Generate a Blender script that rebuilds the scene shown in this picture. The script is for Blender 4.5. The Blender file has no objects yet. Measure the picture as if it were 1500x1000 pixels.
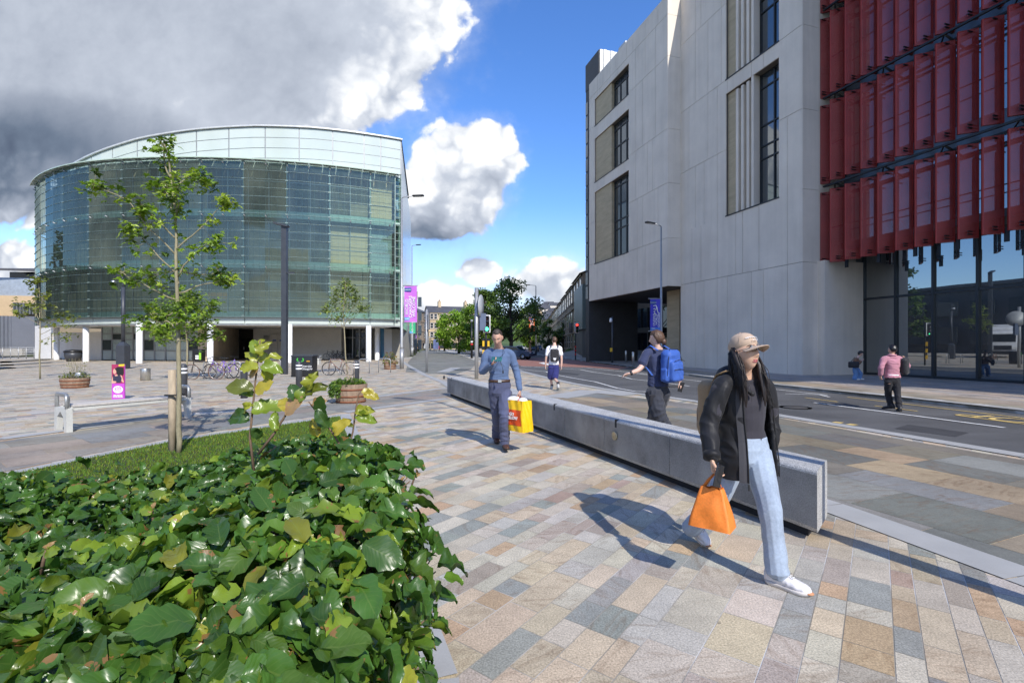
import bpy, math, random
import numpy as np
from mathutils import Vector, Matrix, noise as mnoise
R=math.radians
SC=bpy.context.scene; COL=SC.collection
F=709.0; HZ=505.0; CAMZ=1.55
rnd=random.Random(7)
def G(px,py,z=0.0):
    Y=(CAMZ-z)*F/(py-HZ); return ((px-750)/F*Y, Y)
def at(px,py,Y): return Vector(((px-750)/F*Y, Y, CAMZ-(py-HZ)/F*Y))
# ---------------------------------------------------------------- mesh builder
class MB:
    def __init__(s): s.v=[]; s.f=[]; s.m=[]; s.sm=[]; s.col=None; s.uv=None
    def add(s,vs,fs,mi=0,smooth=False):
        o=len(s.v); s.v.extend([tuple(p) for p in vs])
        for f in fs: s.f.append(tuple(i+o for i in f)); s.m.append(mi); s.sm.append(smooth)
        return s
    def box(s,c,d,rz=0,mi=0,M=None):
        x,y,z=d[0]/2,d[1]/2,d[2]/2; ca,sa=math.cos(rz),math.sin(rz); vs=[]
        for a,b,e in ((-x,-y,-z),(x,-y,-z),(x,y,-z),(-x,y,-z),(-x,-y,z),(x,-y,z),(x,y,z),(-x,y,z)):
            p=Vector((c[0]+a*ca-b*sa,c[1]+a*sa+b*ca,c[2]+e))
            if M is not None: p=M@p
            vs.append(p)
        return s.add(vs,[(0,3,2,1),(4,5,6,7),(0,1,5,4),(1,2,6,5),(2,3,7,6),(3,0,4,7)],mi)
    def rbox(s,c,d,r,M=None,mi=0,n=3):
        # box with rounded vertical and horizontal edges (superellipsoid-like)
        x,y,z=d[0]/2-r,d[1]/2-r,d[2]/2-r; vs=[];fs=[]
        ring=[]
        for q,(sx,sy) in enumerate(((1,1),(-1,1),(-1,-1),(1,-1))):
            for k in range(n+1):
                a=math.pi/2*(q+k/n); ring.append((sx*x,sy*y,math.cos(a),math.sin(a)))
        lv=[]
        for k in range(n+1):
            b=-math.pi/2+math.pi/2*k/n; lv.append((-z,math.cos(b),math.sin(b)))
        for k in range(n+1):
            b=math.pi/2*k/n; lv.append((z,math.cos(b),math.sin(b)))
        N=len(ring)
        for (zz,cb,sb) in lv:
            for (ax,ay,ca,sa) in ring:
                p=Vector((c[0]+ax+r*cb*ca,c[1]+ay+r*cb*sa,c[2]+zz+r*sb))
                if M is not None: p=M@p
                vs.append(p)
        for i in range(len(lv)-1):
            for j in range(N): fs.append((i*N+j,i*N+(j+1)%N,(i+1)*N+(j+1)%N,(i+1)*N+j))
        fs.append(tuple(reversed(range(N)))); fs.append(tuple((len(lv)-1)*N+j for j in range(N)))
        return s.add(vs,fs,mi,True)
    def prism(s,poly,z0,z1,mi=0,top=None):
        n=len(poly); ar=sum(poly[i][0]*poly[(i+1)%n][1]-poly[(i+1)%n][0]*poly[i][1] for i in range(n))
        if ar<0: poly=list(reversed(poly))
        vs=[(p[0],p[1],z0) for p in poly]+[(p[0],p[1],z1) for p in (top or poly)]
        fs=[tuple(reversed(range(n))),tuple(range(n,2*n))]+[(i,(i+1)%n,n+(i+1)%n,n+i) for i in range(n)]
        return s.add(vs,fs,mi)
    def sheet(s,poly,z,mi=0):
        n=len(poly); ar=sum(poly[i][0]*poly[(i+1)%n][1]-poly[(i+1)%n][0]*poly[i][1] for i in range(n))
        if ar<0: poly=list(reversed(poly))
        return s.add([(p[0],p[1],z) for p in poly],[tuple(range(n))],mi)
    def tube(s,pts,rad,n=8,mi=0,cap=True,smooth=True,flat=1.0,up=None):
        pts=[Vector(p) for p in pts]; k=len(pts)
        if not hasattr(rad,'__len__'): rad=[rad]*k
        vs=[];fs=[]; prev=None
        for i,p in enumerate(pts):
            t=(pts[min(i+1,k-1)]-pts[max(i-1,0)]); t=t.normalized() if t.length>1e-9 else Vector((0,0,1))
            if prev is None:
                a=Vector(up) if up is not None else (Vector((1,0,0)) if abs(t.x)<.9 else Vector((0,1,0)))
            else: a=prev
            a=(a-t*a.dot(t)).normalized(); prev=a; b=t.cross(a)
            for j in range(n):
                an=2*math.pi*j/n; vs.append(p+a*math.cos(an)*rad[i]+b*math.sin(an)*rad[i]*flat)
        for i in range(k-1):
            for j in range(n): fs.append((i*n+j,i*n+(j+1)%n,(i+1)*n+(j+1)%n,(i+1)*n+j))
        if cap: fs.append(tuple(reversed(range(n)))); fs.append(tuple((k-1)*n+j for j in range(n)))
        return s.add(vs,fs,mi,smooth)
    def lathe(s,prof,c=(0,0,0),n=24,mi=0,smooth=True):
        vs=[];fs=[]
        for (r,z) in prof:
            for j in range(n): a=2*math.pi*j/n; vs.append((c[0]+r*math.cos(a),c[1]+r*math.sin(a),c[2]+z))
        for i in range(len(prof)-1):
            for j in range(n): fs.append((i*n+j,i*n+(j+1)%n,(i+1)*n+(j+1)%n,(i+1)*n+j))
        fs.append(tuple(reversed(range(n)))); fs.append(tuple((len(prof)-1)*n+j for j in range(n)))
        return s.add(vs,fs,mi,smooth)
    def ell(s,c,r,M=None,nu=16,nv=10,mi=0):
        vs=[];fs=[]
        for i in range(nv+1):
            th=math.pi*i/nv
            for j in range(nu):
                a=2*math.pi*j/nu; p=Vector((r[0]*math.sin(th)*math.cos(a),r[1]*math.sin(th)*math.sin(a),r[2]*math.cos(th)))
                if M is not None: p=M@p
                vs.append(p+Vector(c))
        for i in range(nv):
            for j in range(nu): fs.append((i*nu+j,(i+1)*nu+j,(i+1)*nu+(j+1)%nu,i*nu+(j+1)%nu))
        return s.add(vs,fs,mi,True)
    def grid(s,fn,nu,nv,mi=0,smooth=True,closeu=False):
        vs=[fn(i/nu,j/nv) for j in range(nv+1) for i in range(nu+(0 if closeu else 1))]
        w=nu if closeu else nu+1; fs=[]
        for j in range(nv):
            for i in range(nu):
                i2=(i+1)%w; fs.append((j*w+i,j*w+i2,(j+1)*w+i2,(j+1)*w+i))
        return s.add(vs,fs,mi,smooth)
    def mesh(s,name):
        me=bpy.data.meshes.new(name); me.from_pydata(s.v,[],s.f)
        me.polygons.foreach_set('material_index',s.m); me.polygons.foreach_set('use_smooth',s.sm)
        me.update(); return me
def setprops(o,label=None,cat=None,group=None,kind=None):
    if label: o['label']=label
    if cat: o['category']=cat
    if group: o['group']=group
    if kind: o['kind']=kind
    return o
def wm(o):
    m=o.matrix_parent_inverse@o.matrix_basis
    return wm(o.parent)@m if o.parent else o.matrix_basis.copy()
def empty(name,loc,label,cat,group=None,rz=0):
    o=bpy.data.objects.new(name,None); COL.objects.link(o); o.location=loc; o.rotation_euler=(0,0,rz); o.empty_display_size=.2
    return setprops(o,label,cat,group)
def link(me,name,mats,parent=None,world=True,loc=None):
    """me in world coords when world=True (kept there by the parent inverse), else local to the parent"""
    if not isinstance(mats,(list,tuple)): mats=[mats]
    for m in mats: me.materials.append(m)
    o=bpy.data.objects.new(name,me); COL.objects.link(o)
    if parent is not None:
        o.parent=parent
        if world: o.matrix_parent_inverse=wm(parent).inverted()
    elif loc is not None:
        me.transform(Matrix.Translation(-Vector(loc))); o.location=loc
    return o
def part(mb,name,mats,parent,world=True,label=None):
    o=link(mb.mesh(name),name,mats,parent,world)
    if label: o['label']=label
    return o
def single(mb,name,mats,label,cat,group=None,loc=None,kind=None):
    o=link(mb.mesh(name),name,mats,None,True,loc); return setprops(o,label,cat,group,kind)
def struct(mb,name,mats): 
    o=link(mb.mesh(name),name,mats); o['kind']='structure'; return o
def copy_tree(o,parent=None):
    c=o.copy(); COL.objects.link(c)
    if parent is not None: c.parent=parent
    for ch in [x for x in bpy.data.objects if x.parent==o]: copy_tree(ch,c)
    return c
# ---------------------------------------------------------------- materials
class NT:
    def __init__(s,tree): s.t=tree; s.n=tree.nodes; s.l=tree.links
    def node(s,typ,**kw):
        n=s.n.new(typ)
        for k,v in kw.items(): setattr(n,k,v)
        return n
    def setin(s,sock,val):
        if hasattr(val,'is_output') or isinstance(val,bpy.types.NodeSocket): s.l.new(val,sock)
        elif isinstance(val,(tuple,list)) and len(val)==3 and sock.type=='RGBA': sock.default_value=(*val,1)
        else: sock.default_value=val
    def math(s,op,a,b=0.0,c=0.0,clamp=False):
        n=s.node('ShaderNodeMath',operation=op,use_clamp=clamp)
        s.setin(n.inputs[0],a); s.setin(n.inputs[1],b); s.setin(n.inputs[2],c); return n.outputs[0]
    def mix(s,f,a,b,blend='MIX'):
        n=s.node('ShaderNodeMix',data_type='RGBA',blend_type=blend); s.setin(n.inputs[0],f); s.setin(n.inputs[6],a); s.setin(n.inputs[7],b); return n.outputs[2]
    def noise(s,vec,scale,detail=3,rough=.55,dist=0,d='3D'):
        n=s.node('ShaderNodeTexNoise',noise_dimensions=d); 
        if vec is not None: s.l.new(vec,n.inputs['Vector'])
        n.inputs['Scale'].default_value=scale; n.inputs['Detail'].default_value=detail; n.inputs['Roughness'].default_value=rough; n.inputs['Distortion'].default_value=dist
        return n.outputs['Fac']
    def ramp(s,fac,stops,interp='LINEAR'):
        n=s.node('ShaderNodeValToRGB'); s.setin(n.inputs[0],fac); cr=n.color_ramp; cr.interpolation=interp
        while len(cr.elements)<len(stops): cr.elements.new(.5)
        for e,(p,c) in zip(cr.elements,stops):
            e.position=p; e.color=(*c,1) if hasattr(c,'__len__') else (c,c,c,1)
        return n.outputs[0]
    def coords(s,kind='Object',scale=None,rz=0):
        tc=s.node('ShaderNodeTexCoord').outputs[kind]
        if scale is None and not rz: return tc
        m=s.node('ShaderNodeMapping'); s.l.new(tc,m.inputs[0])
        if scale is not None: m.inputs['Scale'].default_value=scale
        m.inputs['Rotation'].default_value=(0,0,rz); return m.outputs[0]
    def world(s,scale=None):
        g=s.node('ShaderNodeNewGeometry').outputs['Position']
        if scale is None: return g
        m=s.node('ShaderNodeMapping'); s.l.new(g,m.inputs[0]); m.inputs['Scale'].default_value=scale; return m.outputs[0]
    def bump(s,h,strength=.3,dist=.01):
        b=s.node('ShaderNodeBump'); s.setin(b.inputs['Height'],h); b.inputs['Strength'].default_value=strength; b.inputs['Distance'].default_value=dist; return b.outputs[0]
MATS={}
def newmat(name):
    m=bpy.data.materials.new(name); m.use_nodes=True; t=NT(m.node_tree); bs=m.node_tree.nodes['Principled BSDF']; MATS[name]=m
    return m,t,bs
def M(name,col=(.5,.5,.5),rough=.6,metal=0,var=.12,vs=3.0,bump=.15,bs=40,bd=.004,spec=.5,stretch=None,emit=None,es=0,vs2=None,sheen=0):
    """general painted / cloth / stone material with low and high frequency variation"""
    if name in MATS: return MATS[name]
    m,t,b=newmat(name); co=t.coords('Object',stretch)
    n1=t.noise(co,vs,4); n2=t.noise(co,vs2 or vs*9,3)
    f=t.math('ADD',t.math('MULTIPLY',n1,.6),t.math('MULTIPLY',n2,.4))
    lo=tuple(c*(1-var*1.6) for c in col); hi=tuple(min(1,c*(1+var*1.6)) for c in col)
    t.setin(b.inputs['Base Color'],t.ramp(f,[(.3,lo),(.7,hi)]))
    t.setin(b.inputs['Roughness'],t.math('ADD',t.math('MULTIPLY',n2,.2),rough-.1,clamp=True))
    b.inputs['Metallic'].default_value=metal; b.inputs['Specular IOR Level'].default_value=spec
    if sheen: b.inputs['Sheen Weight'].default_value=sheen
    if bump: t.setin(b.inputs['Normal'],t.bump(t.noise(co,bs,4),bump,bd))
    if emit: b.inputs['Emission Color'].default_value=(*emit,1); b.inputs['Emission Strength'].default_value=es
    return m
def glassmat(name,tint=(.6,.75,.7),refl=.2,rough=.01,dark=None,grime=True,rc=(.9,.95,.95)):
    """architectural pane: tinted see-through (or dark body) plus a fresnel mirror"""
    m,t,b=newmat(name); out=m.node_tree.nodes['Material Output']
    gl=t.node('ShaderNodeBsdfGlossy'); gl.inputs['Roughness'].default_value=rough; gl.inputs['Color'].default_value=(*rc,1)
    w=t.noise(t.world(),.35,2); t.setin(gl.inputs['Normal'],t.bump(w,.05,.03))
    if dark is not None:
        tr=b; b.inputs['Base Color'].default_value=(*dark,1); b.inputs['Roughness'].default_value=.25
    else:
        tr=t.node('ShaderNodeBsdfTransparent'); tr.inputs['Color'].default_value=(*tint,1)
    fr=t.node('ShaderNodeLayerWeight'); fr.inputs['Blend'].default_value=.35
    f=t.math('ADD',t.math('MULTIPLY',fr.outputs['Fresnel'],.9),refl,clamp=True)
    mx=t.node('ShaderNodeMixShader'); t.setin(mx.inputs[0],f); t.l.new(tr.outputs[0],mx.inputs[1]); t.l.new(gl.outputs[0],mx.inputs[2])
    last=mx
    if grime:
        df=t.node('ShaderNodeBsdfDiffuse'); df.inputs['Color'].default_value=(.45,.55,.5,1)
        g=t.math('MULTIPLY',t.noise(t.world((.6,.6,.12)),1.5,4),.1 if dark is None else .03)
        m2=t.node('ShaderNodeMixShader'); t.setin(m2.inputs[0],g); t.l.new(mx.outputs[0],m2.inputs[1]); t.l.new(df.outputs[0],m2.inputs[2]); last=m2
    t.l.new(last.outputs[0],out.inputs['Surface']); return m
def text_mb(body,size,Mx,mb=None,mi=0,depth=.002,bold=0.0,align='CENTER',spacing=.85):
    cu=bpy.data.curves.new('t','FONT'); cu.body=body; cu.size=size; cu.extrude=depth; cu.offset=bold; cu.align_x=align; cu.align_y='CENTER'; cu.space_line=spacing; cu.resolution_u=3
    o=bpy.data.objects.new('t',cu); COL.objects.link(o); dg=bpy.context.evaluated_depsgraph_get(); dg.update()
    me=bpy.data.meshes.new_from_object(o.evaluated_get(dg)); bpy.data.objects.remove(o)
    mb=mb or MB(); mb.add([Mx@v.co for v in me.vertices],[tuple(p.vertices) for p in me.polygons],mi); bpy.data.meshes.remove(me); bpy.data.curves.remove(cu)
    return mb
def frame(o,x,z):
    """matrix: local x -> x, local y -> z (up), local z -> normal, at o"""
    x=Vector(x).normalized(); z=Vector(z).normalized(); n=x.cross(z)
    m=Matrix((x,z,n)).transposed().to_4x4(); m.translation=Vector(o); return m
# ---------------------------------------------------------------- camera, world, sun
cam=bpy.data.objects.new('Camera',bpy.data.cameras.new('Camera')); COL.objects.link(cam); SC.camera=cam
cam.location=(0,0,CAMZ); cam.rotation_euler=(R(90),0,0); cam.data.sensor_width=36; cam.data.lens=36*F/1500; cam.data.shift_y=-(500-HZ)/1500
cam.data.clip_end=5000; cam.data.clip_start=.05
SUN_EL=R(39.5); SUNV=Vector((.4476*math.cos(SUN_EL),-.8942*math.cos(SUN_EL),math.sin(SUN_EL)))
sun=bpy.data.objects.new('Sun',bpy.data.lights.new('Sun','SUN')); COL.objects.link(sun)
sun.rotation_euler=SUNV.to_track_quat('Z','Y').to_euler(); sun.data.energy=3.9; sun.data.angle=R(.53); sun.data.color=(1,.945,.86)
sun.location=(5,-10,30)
W=bpy.data.worlds.new('World'); SC.world=W; W.use_nodes=True
t=NT(W.node_tree); t.n.clear()
sky=t.node('ShaderNodeTexSky',sky_type='NISHITA'); sky.sun_disc=False; sky.sun_elevation=SUN_EL; sky.sun_rotation=math.atan2(SUNV.x,SUNV.y); sky.air_density=1.0; sky.dust_density=.3; sky.ozone_density=2.5; sky.altitude=50
hsv=t.node('ShaderNodeHueSaturation'); t.l.new(sky.outputs[0],hsv.inputs['Color']); hsv.inputs['Saturation'].default_value=1.18; hsv.inputs['Value'].default_value=1.2
bg1=t.node('ShaderNodeBackground'); SKYC=t.mix(1.0,hsv.outputs[0],(.84,.92,1.16),'MULTIPLY'); bg1.inputs[1].default_value=.145
tc=t.node('ShaderNodeTexCoord').outputs['Generated']; sp=t.node('ShaderNodeSeparateXYZ'); t.l.new(tc,sp.inputs[0])
ay=t.math('MAXIMUM',t.math('ABSOLUTE',sp.outputs[1]),.12)
u=t.math('DIVIDE',sp.outputs[0],ay); v=t.math('DIVIDE',sp.outputs[2],ay)
cv=t.node('ShaderNodeCombineXYZ'); t.l.new(u,cv.inputs[0]); t.l.new(v,cv.inputs[1])
uv=cv.outputs[0]
hzf=t.node('ShaderNodeMapRange',interpolation_type='SMOOTHSTEP'); t.setin(hzf.inputs[0],v); hzf.inputs[1].default_value=.30; hzf.inputs[2].default_value=-.02; hzf.inputs[3].default_value=0; hzf.inputs[4].default_value=.85
t.l.new(t.mix(hzf.outputs[0],SKYC,(4.3,5.0,6.2)),bg1.inputs[0])
n_big=t.noise(uv,3.6,8,.58,.2); n_fine=t.noise(uv,13,10,.64,.1)
warp=t.node('ShaderNodeTexNoise'); t.l.new(uv,warp.inputs['Vector']); warp.inputs['Scale'].default_value=7; warp.inputs['Detail'].default_value=6
wv=t.node('ShaderNodeVectorMath',operation='SCALE'); t.l.new(warp.outputs['Color'],wv.inputs[0]); wv.inputs['Scale'].default_value=.16
uvw=t.node('ShaderNodeVectorMath',operation='ADD'); t.l.new(uv,uvw.inputs[0]); t.l.new(wv.outputs[0],uvw.inputs[1])
def puff(sc):
    v_=t.node('ShaderNodeTexVoronoi',feature='SMOOTH_F1'); t.l.new(uvw.outputs[0],v_.inputs['Vector']); v_.inputs['Scale'].default_value=sc; v_.inputs['Smoothness'].default_value=.35; v_.inputs['Randomness'].default_value=1
    return t.math('SUBTRACT',.55,v_.outputs['Distance'])
p1,p2_,p3_=puff(7.5),puff(17),puff(38)
puf=t.math('ADD',t.math('ADD',t.math('MULTIPLY',p1,.55),t.math('MULTIPLY',p2_,.30)),t.math('MULTIPLY',p3_,.18))
pert=t.math('ADD',t.math('ADD',t.math('MULTIPLY',t.math('SUBTRACT',n_big,.5),.75),t.math('MULTIPLY',t.math('SUBTRACT',n_fine,.5),.34)),t.math('MULTIPLY',t.math('SUBTRACT',puf,.12),1.0))
blobs=[(190,-10,520,318,1.5),(-60,190,300,150,.9),(672,262,86,92,.62),(715,228,54,58,.5),(628,300,84,66,.55),(702,398,34,28,.3),(810,415,76,40,.34),(850,440,90,34,.35),(640,440,90,30,.28),(15,395,62,46,.5),(-300,420,260,60,.5),(1100,420,300,46,.4),(-700,150,500,260,1.2),(1900,100,500,200,1.0)]
def ell_d(cx,cy,rx,ry):
    du=t.math('DIVIDE',t.math('SUBTRACT',u,(cx-750)/F),rx/F); dv=t.math('DIVIDE',t.math('SUBTRACT',v,(HZ-cy)/F),ry/F)
    return t.math('SUBTRACT',1.0,t.math('SQRT',t.math('ADD',t.math('MULTIPLY',du,du),t.math('MULTIPLY',dv,dv))))
fld=None
for (cx,cy,rx,ry,k) in blobs:
    e=t.math('MULTIPLY',ell_d(cx,cy,rx,ry),k); fld=e if fld is None else t.math('MAXIMUM',fld,e)
den=t.math('ADD',fld,t.math('MULTIPLY',pert,.40))
mask=t.node('ShaderNodeMapRange',interpolation_type='SMOOTHSTEP'); t.setin(mask.inputs[0],den); mask.inputs[1].default_value=0.0; mask.inputs[2].default_value=.075
# wispy soft veil round the edges
veil=t.node('ShaderNodeMapRange',interpolation_type='SMOOTHSTEP'); t.setin(veil.inputs[0],t.math('ADD',fld,t.math('MULTIPLY',t.math('SUBTRACT',n_fine,.45),.5))); veil.inputs[1].default_value=-.12; veil.inputs[2].default_value=.25
msk=t.math('MAXIMUM',mask.outputs[0],t.math('MULTIPLY',veil.outputs[0],.30))
inner=t.node('ShaderNodeMapRange',interpolation_type='SMOOTHSTEP'); t.setin(inner.inputs[0],t.math('ADD',ell_d(170,-10,520,318),t.math('MULTIPLY',t.math('SUBTRACT',n_big,.5),.5))); inner.inputs[1].default_value=.02; inner.inputs[2].default_value=.42
belly=t.math('MULTIPLY',t.math('MAXIMUM',ell_d(-60,245,430,125),0.0),1.7,clamp=True)
low=t.math('MAXIMUM',ell_d(650,352,110,66),0.0)
shade=t.math('SUBTRACT',.95,t.math('MULTIPLY',inner.outputs[0],.33))
shade=t.math('SUBTRACT',shade,t.math('MULTIPLY',belly,.46)); shade=t.math('SUBTRACT',shade,t.math('MULTIPLY',low,.55))
soft=t.math('SUBTRACT',1.0,t.math('MULTIPLY',inner.outputs[0],.88))
shade=t.math('ADD',shade,t.math('MULTIPLY',t.math('MULTIPLY',t.math('SUBTRACT',puf,.18),1.1),soft)); shade=t.math('ADD',shade,t.math('MULTIPLY',t.math('SUBTRACT',n_fine,.5),.20)); shade=t.math('ADD',shade,t.math('MULTIPLY',t.math('SUBTRACT',n_big,.5),.32),clamp=True)
ccol=t.ramp(shade,[(0,(.075,.10,.155)),(.2,(.14,.18,.25)),(.45,(.29,.33,.41)),(.68,(.49,.535,.62)),(.85,(.85,.87,.9)),(1,(1.0,1.0,1.0))])
bg2=t.node('ShaderNodeBackground'); t.l.new(ccol,bg2.inputs[0]); bg2.inputs[1].default_value=.95
mx=t.node('ShaderNodeMixShader'); up_=t.math('MULTIPLY',msk,t.math('GREATER_THAN',sp.outputs[2],0.0)); t.l.new(up_,mx.inputs[0]); t.l.new(bg1.outputs[0],mx.inputs[1]); t.l.new(bg2.outputs[0],mx.inputs[2])
wo=t.node('ShaderNodeOutputWorld'); t.l.new(mx.outputs[0],wo.inputs[0])
W.cycles.sampling_method='MANUAL'; W.cycles.sample_map_resolution=1024
SC.view_settings.view_transform='Standard'; SC.view_settings.look='None'; SC.view_settings.exposure=.36; SC.view_settings.gamma=1
SC.render.engine='CYCLES'; SC.cycles.use_denoising=True; SC.cycles.max_bounces=6; SC.cycles.transparent_max_bounces=12; SC.cycles.diffuse_bounces=3; SC.cycles.glossy_bounces=3; SC.cycles.caustics_reflective=False; SC.cycles.caustics_refractive=False; SC.cycles.sample_clamp_indirect=6
# ================================================================ GROUND
def inpoly(p,poly):
    x,y=p; c=False; n=len(poly); j=n-1
    for i in range(n):
        xi,yi=poly[i]; xj,yj=poly[j]
        if (yi>y)!=(yj>y) and x<(xj-xi)*(y-yi)/(yj-yi)+xi: c=not c
        j=i
    return c
def clip(subject,clipq):
    out=list(subject); n=len(clipq)
    for i in range(n):
        a=clipq[i]; b=clipq[(i+1)%n]; inp=out; out=[]
        if not inp: break
        def side(p): return (b[0]-a[0])*(p[1]-a[1])-(b[1]-a[1])*(p[0]-a[0])
        s=inp[-1]; ss=side(s)
        for e in inp:
            se=side(e)
            if (se>=0)!=(ss>=0):
                k=ss/(ss-se); out.append((s[0]+(e[0]-s[0])*k,s[1]+(e[1]-s[1])*k))
            if se>=0: out.append(e)
            s,ss=e,se
    return out
def slabs(name,poly,du,widths,lens,pal,z,mat,gap=.004,seed=1,kind=True,coarse=None):
    """individual stone slabs laid in courses along du, clipped to the region, one colour attribute per slab"""
    rr=random.Random(seed); ux,uy=du; l=math.hypot(ux,uy); ux/=l; uy/=l; vx,vy=-uy,ux
    us=[p[0]*ux+p[1]*uy for p in poly]; vs=[p[0]*vx+p[1]*vy for p in poly]
    V=[];Fc=[];C=[]; T=[]
    w=min(vs)
    while w<max(vs):
        h=rr.choice(widths)*rr.uniform(.97,1.03)
        q=min(us)-rr.random()
        while q<max(us):
            L=rr.uniform(*lens)
            a,b,c,d=q+gap/2,q+L-gap/2,w+gap/2,w+h-gap/2
            quad=[(ux*s+vx*k,uy*s+vy*k) for s,k in ((a,c),(b,c),(b,d),(a,d))]
            q+=L
            ins=[inpoly(p,poly) for p in quad]
            if all(ins): pl=quad
            elif any(ins): pl=clip(poly,quad)
            else: continue
            if len(pl)<3: continue
            o=len(V); V.extend([(p[0],p[1],z) for p in pl]); Fc.append(tuple(range(o,o+len(pl))))
            r_=rr.random(); acc=0
            for (pr,col) in pal:
                acc+=pr
                if r_<=acc: break
            k=rr.uniform(.9,1.1); C.append((*[min(1,x*k*rr.uniform(.97,1.03)) for x in col],rr.random()))
        w+=h
    me=bpy.data.meshes.new(name); me.from_pydata(V,[],Fc); me.update()
    ca=me.color_attributes.new('slab','FLOAT_COLOR','CORNER'); arr=[]
    for f,c in zip(Fc,C): arr.extend(list(c)*len(f))
    ca.data.foreach_set('color',arr)
    o=link(me,name,mat); o['kind']='structure'; return o
def slabmat(name,speck=1.0,streak=.35,rough=.75):
    m,t,b=newmat(name); at_=t.node('ShaderNodeAttribute',attribute_name='slab'); P=t.world()
    n1=t.noise(P,95,3,.8); n2=t.noise(P,38,4,.6); 
    # per-slab rotated veining
    cx=t.node('ShaderNodeCombineXYZ'); t.l.new(t.math('MULTIPLY',at_.outputs['Alpha'],37.0),cx.inputs[2])
    va=t.node('ShaderNodeVectorMath',operation='ADD'); t.l.new(P,va.inputs[0]); t.l.new(cx.outputs[0],va.inputs[1])
    rot=t.node('ShaderNodeVectorRotate',rotation_type='Z_AXIS'); t.l.new(va.outputs[0],rot.inputs[0]); t.setin(rot.inputs['Angle'],t.math('MULTIPLY',at_.outputs['Alpha'],6.28))
    mp=t.node('ShaderNodeMapping'); mp.inputs['Scale'].default_value=(2.2,9,1); t.l.new(rot.outputs[0],mp.inputs[0])
    vn=t.noise(mp.outputs[0],1.6,5,.6,1.2)
    vm=t.node('ShaderNodeMapRange'); t.setin(vm.inputs[0],vn); vm.inputs[1].default_value=.5; vm.inputs[2].default_value=.68
    sel=t.math('GREATER_THAN',at_.outputs['Alpha'],.45)
    base=at_.outputs['Color']
    c=t.mix(t.math('MULTIPLY',t.math('MULTIPLY',vm.outputs[0],sel),streak),base,t.mix(.75,base,(.16,.09,.045),'MIX'))
    big=t.noise(P,.9,5,.65); c=t.mix(1.0,c,t.ramp(big,[(.28,.74),(.6,1.08)]),'MULTIPLY')
    med=t.noise(P,9,5,.7); c=t.mix(1.0,c,t.ramp(med,[(.25,.88),(.7,1.1)]),'MULTIPLY')
    sr=t.ramp(n1,[(.32,.42),(.5,1.0),(.66,1.5)]); c=t.mix(speck,c,sr,'MULTIPLY')
    # small dark stains and gum spots
    vo=t.node('ShaderNodeTexVoronoi'); vo.inputs['Scale'].default_value=2.3; t.l.new(P,vo.inputs['Vector']); vo.inputs['Randomness'].default_value=1
    sp_=t.math('LESS_THAN',vo.outputs['Distance'],.035); c=t.mix(t.math('MULTIPLY',sp_,.45),c,(.1,.09,.08))
    t.setin(b.inputs['Base Color'],c); b.inputs['Roughness'].default_value=rough; b.inputs['Specular IOR Level'].default_value=.3
    h=t.math('ADD',t.math('MULTIPLY',n1,.5),n2); t.setin(b.inputs['Normal'],t.bump(h,.35,.003))
    return m
SETT=slabmat('sett_stone',.75,.5); FLAG=slabmat('flag_stone',.35,.6,.7)
mortar,t,b=newmat('mortar'); P=t.world(); t.setin(b.inputs['Base Color'],t.ramp(t.noise(P,1.3,4),[(.35,(.26,.24,.20)),(.50,(.33,.31,.27)),(.60,(.58,.57,.55))])); b.inputs['Roughness'].default_value=.9
# asphalt: aggregate sparkle, patched lanes, tyre wear
asph,t,b=newmat('asphalt'); P=t.world(); n1=t.noise(P,190,2,.8); n2=t.noise(P,.5,6,.6); n3=t.noise(t.world((.25,1.2,1)),1.1,4,.6)
c=t.ramp(n1,[(.3,(.055,.055,.057)),(.55,(.10,.10,.101)),(.75,(.18,.18,.178))]); c=t.mix(1.0,c,t.ramp(n2,[(.3,.72),(.7,1.25)]),'MULTIPLY'); c=t.mix(1.0,c,t.ramp(n3,[(.35,.85),(.7,1.12)]),'MULTIPLY')
t.setin(b.inputs['Base Color'],c); b.inputs['Roughness'].default_value=.8; t.setin(b.inputs['Normal'],t.bump(n1,.6,.006))
KERB=M('kerb_granite',(.37,.37,.36),.7,var=.1,vs=2,vs2=140,bump=.2,bs=150)
g=MB(); g.sheet([(-2500,-300),(2500,-300),(2500,3000),(-2500,3000)],-.03); 
far_m,t,b=newmat('far_ground'); P=t.world(); t.setin(b.inputs['Base Color'],t.ramp(t.noise(P,.03,6),[(.35,(.05,.08,.025)),(.5,(.10,.12,.05)),(.65,(.16,.15,.13))])); b.inputs['Roughness'].default_value=.9
struct(g,'ground',far_m)
# mortar bed under the setts
pl_edge=[G(643,510),G(665,514.0),G(705,525),G(760,542),G(800,551.5),G(840,560.5),G(880,567.5),G(931,575),G(985,581.5),G(1022,587),G(1140,607),G(1300,633),G(1500,667),G(1800,719)]
plaza_poly=[(14,-4),(-26,-4),(-75,20),(-75,60),(-52,62),(-10,62),(-13,80),(-30,200)]+pl_edge
b_=MB(); b_.sheet(plaza_poly,-.0016); struct(b_,'plaza_bed',mortar)
PAL=[(.33,(.49,.435,.345)),(.23,(.50,.41,.29)),(.16,(.455,.425,.37)),(.12,(.285,.29,.26)),(.08,(.45,.325,.205)),(.07,(.385,.33,.27)),(.01,(.37,.28,.22))]
near=[(9.5,1.5),(-4.5,1.5),(-26,6),(-40,18),(-62,30),(-62,53),(-5.5,53),(-6.2,36)]+[G(700,530),G(760,543),G(800,552.5),G(840,561.5),G(931,576),G(1022,588),G(1140,608),G(1300,634),G(1500,668),G(1700,704),G(2000,760)]
slabs('plaza_paving',near,(.6023,.7983),[.12,.15,.18,.21,.26],(.18,.50),PAL,0.0,SETT,.0055,3)
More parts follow.
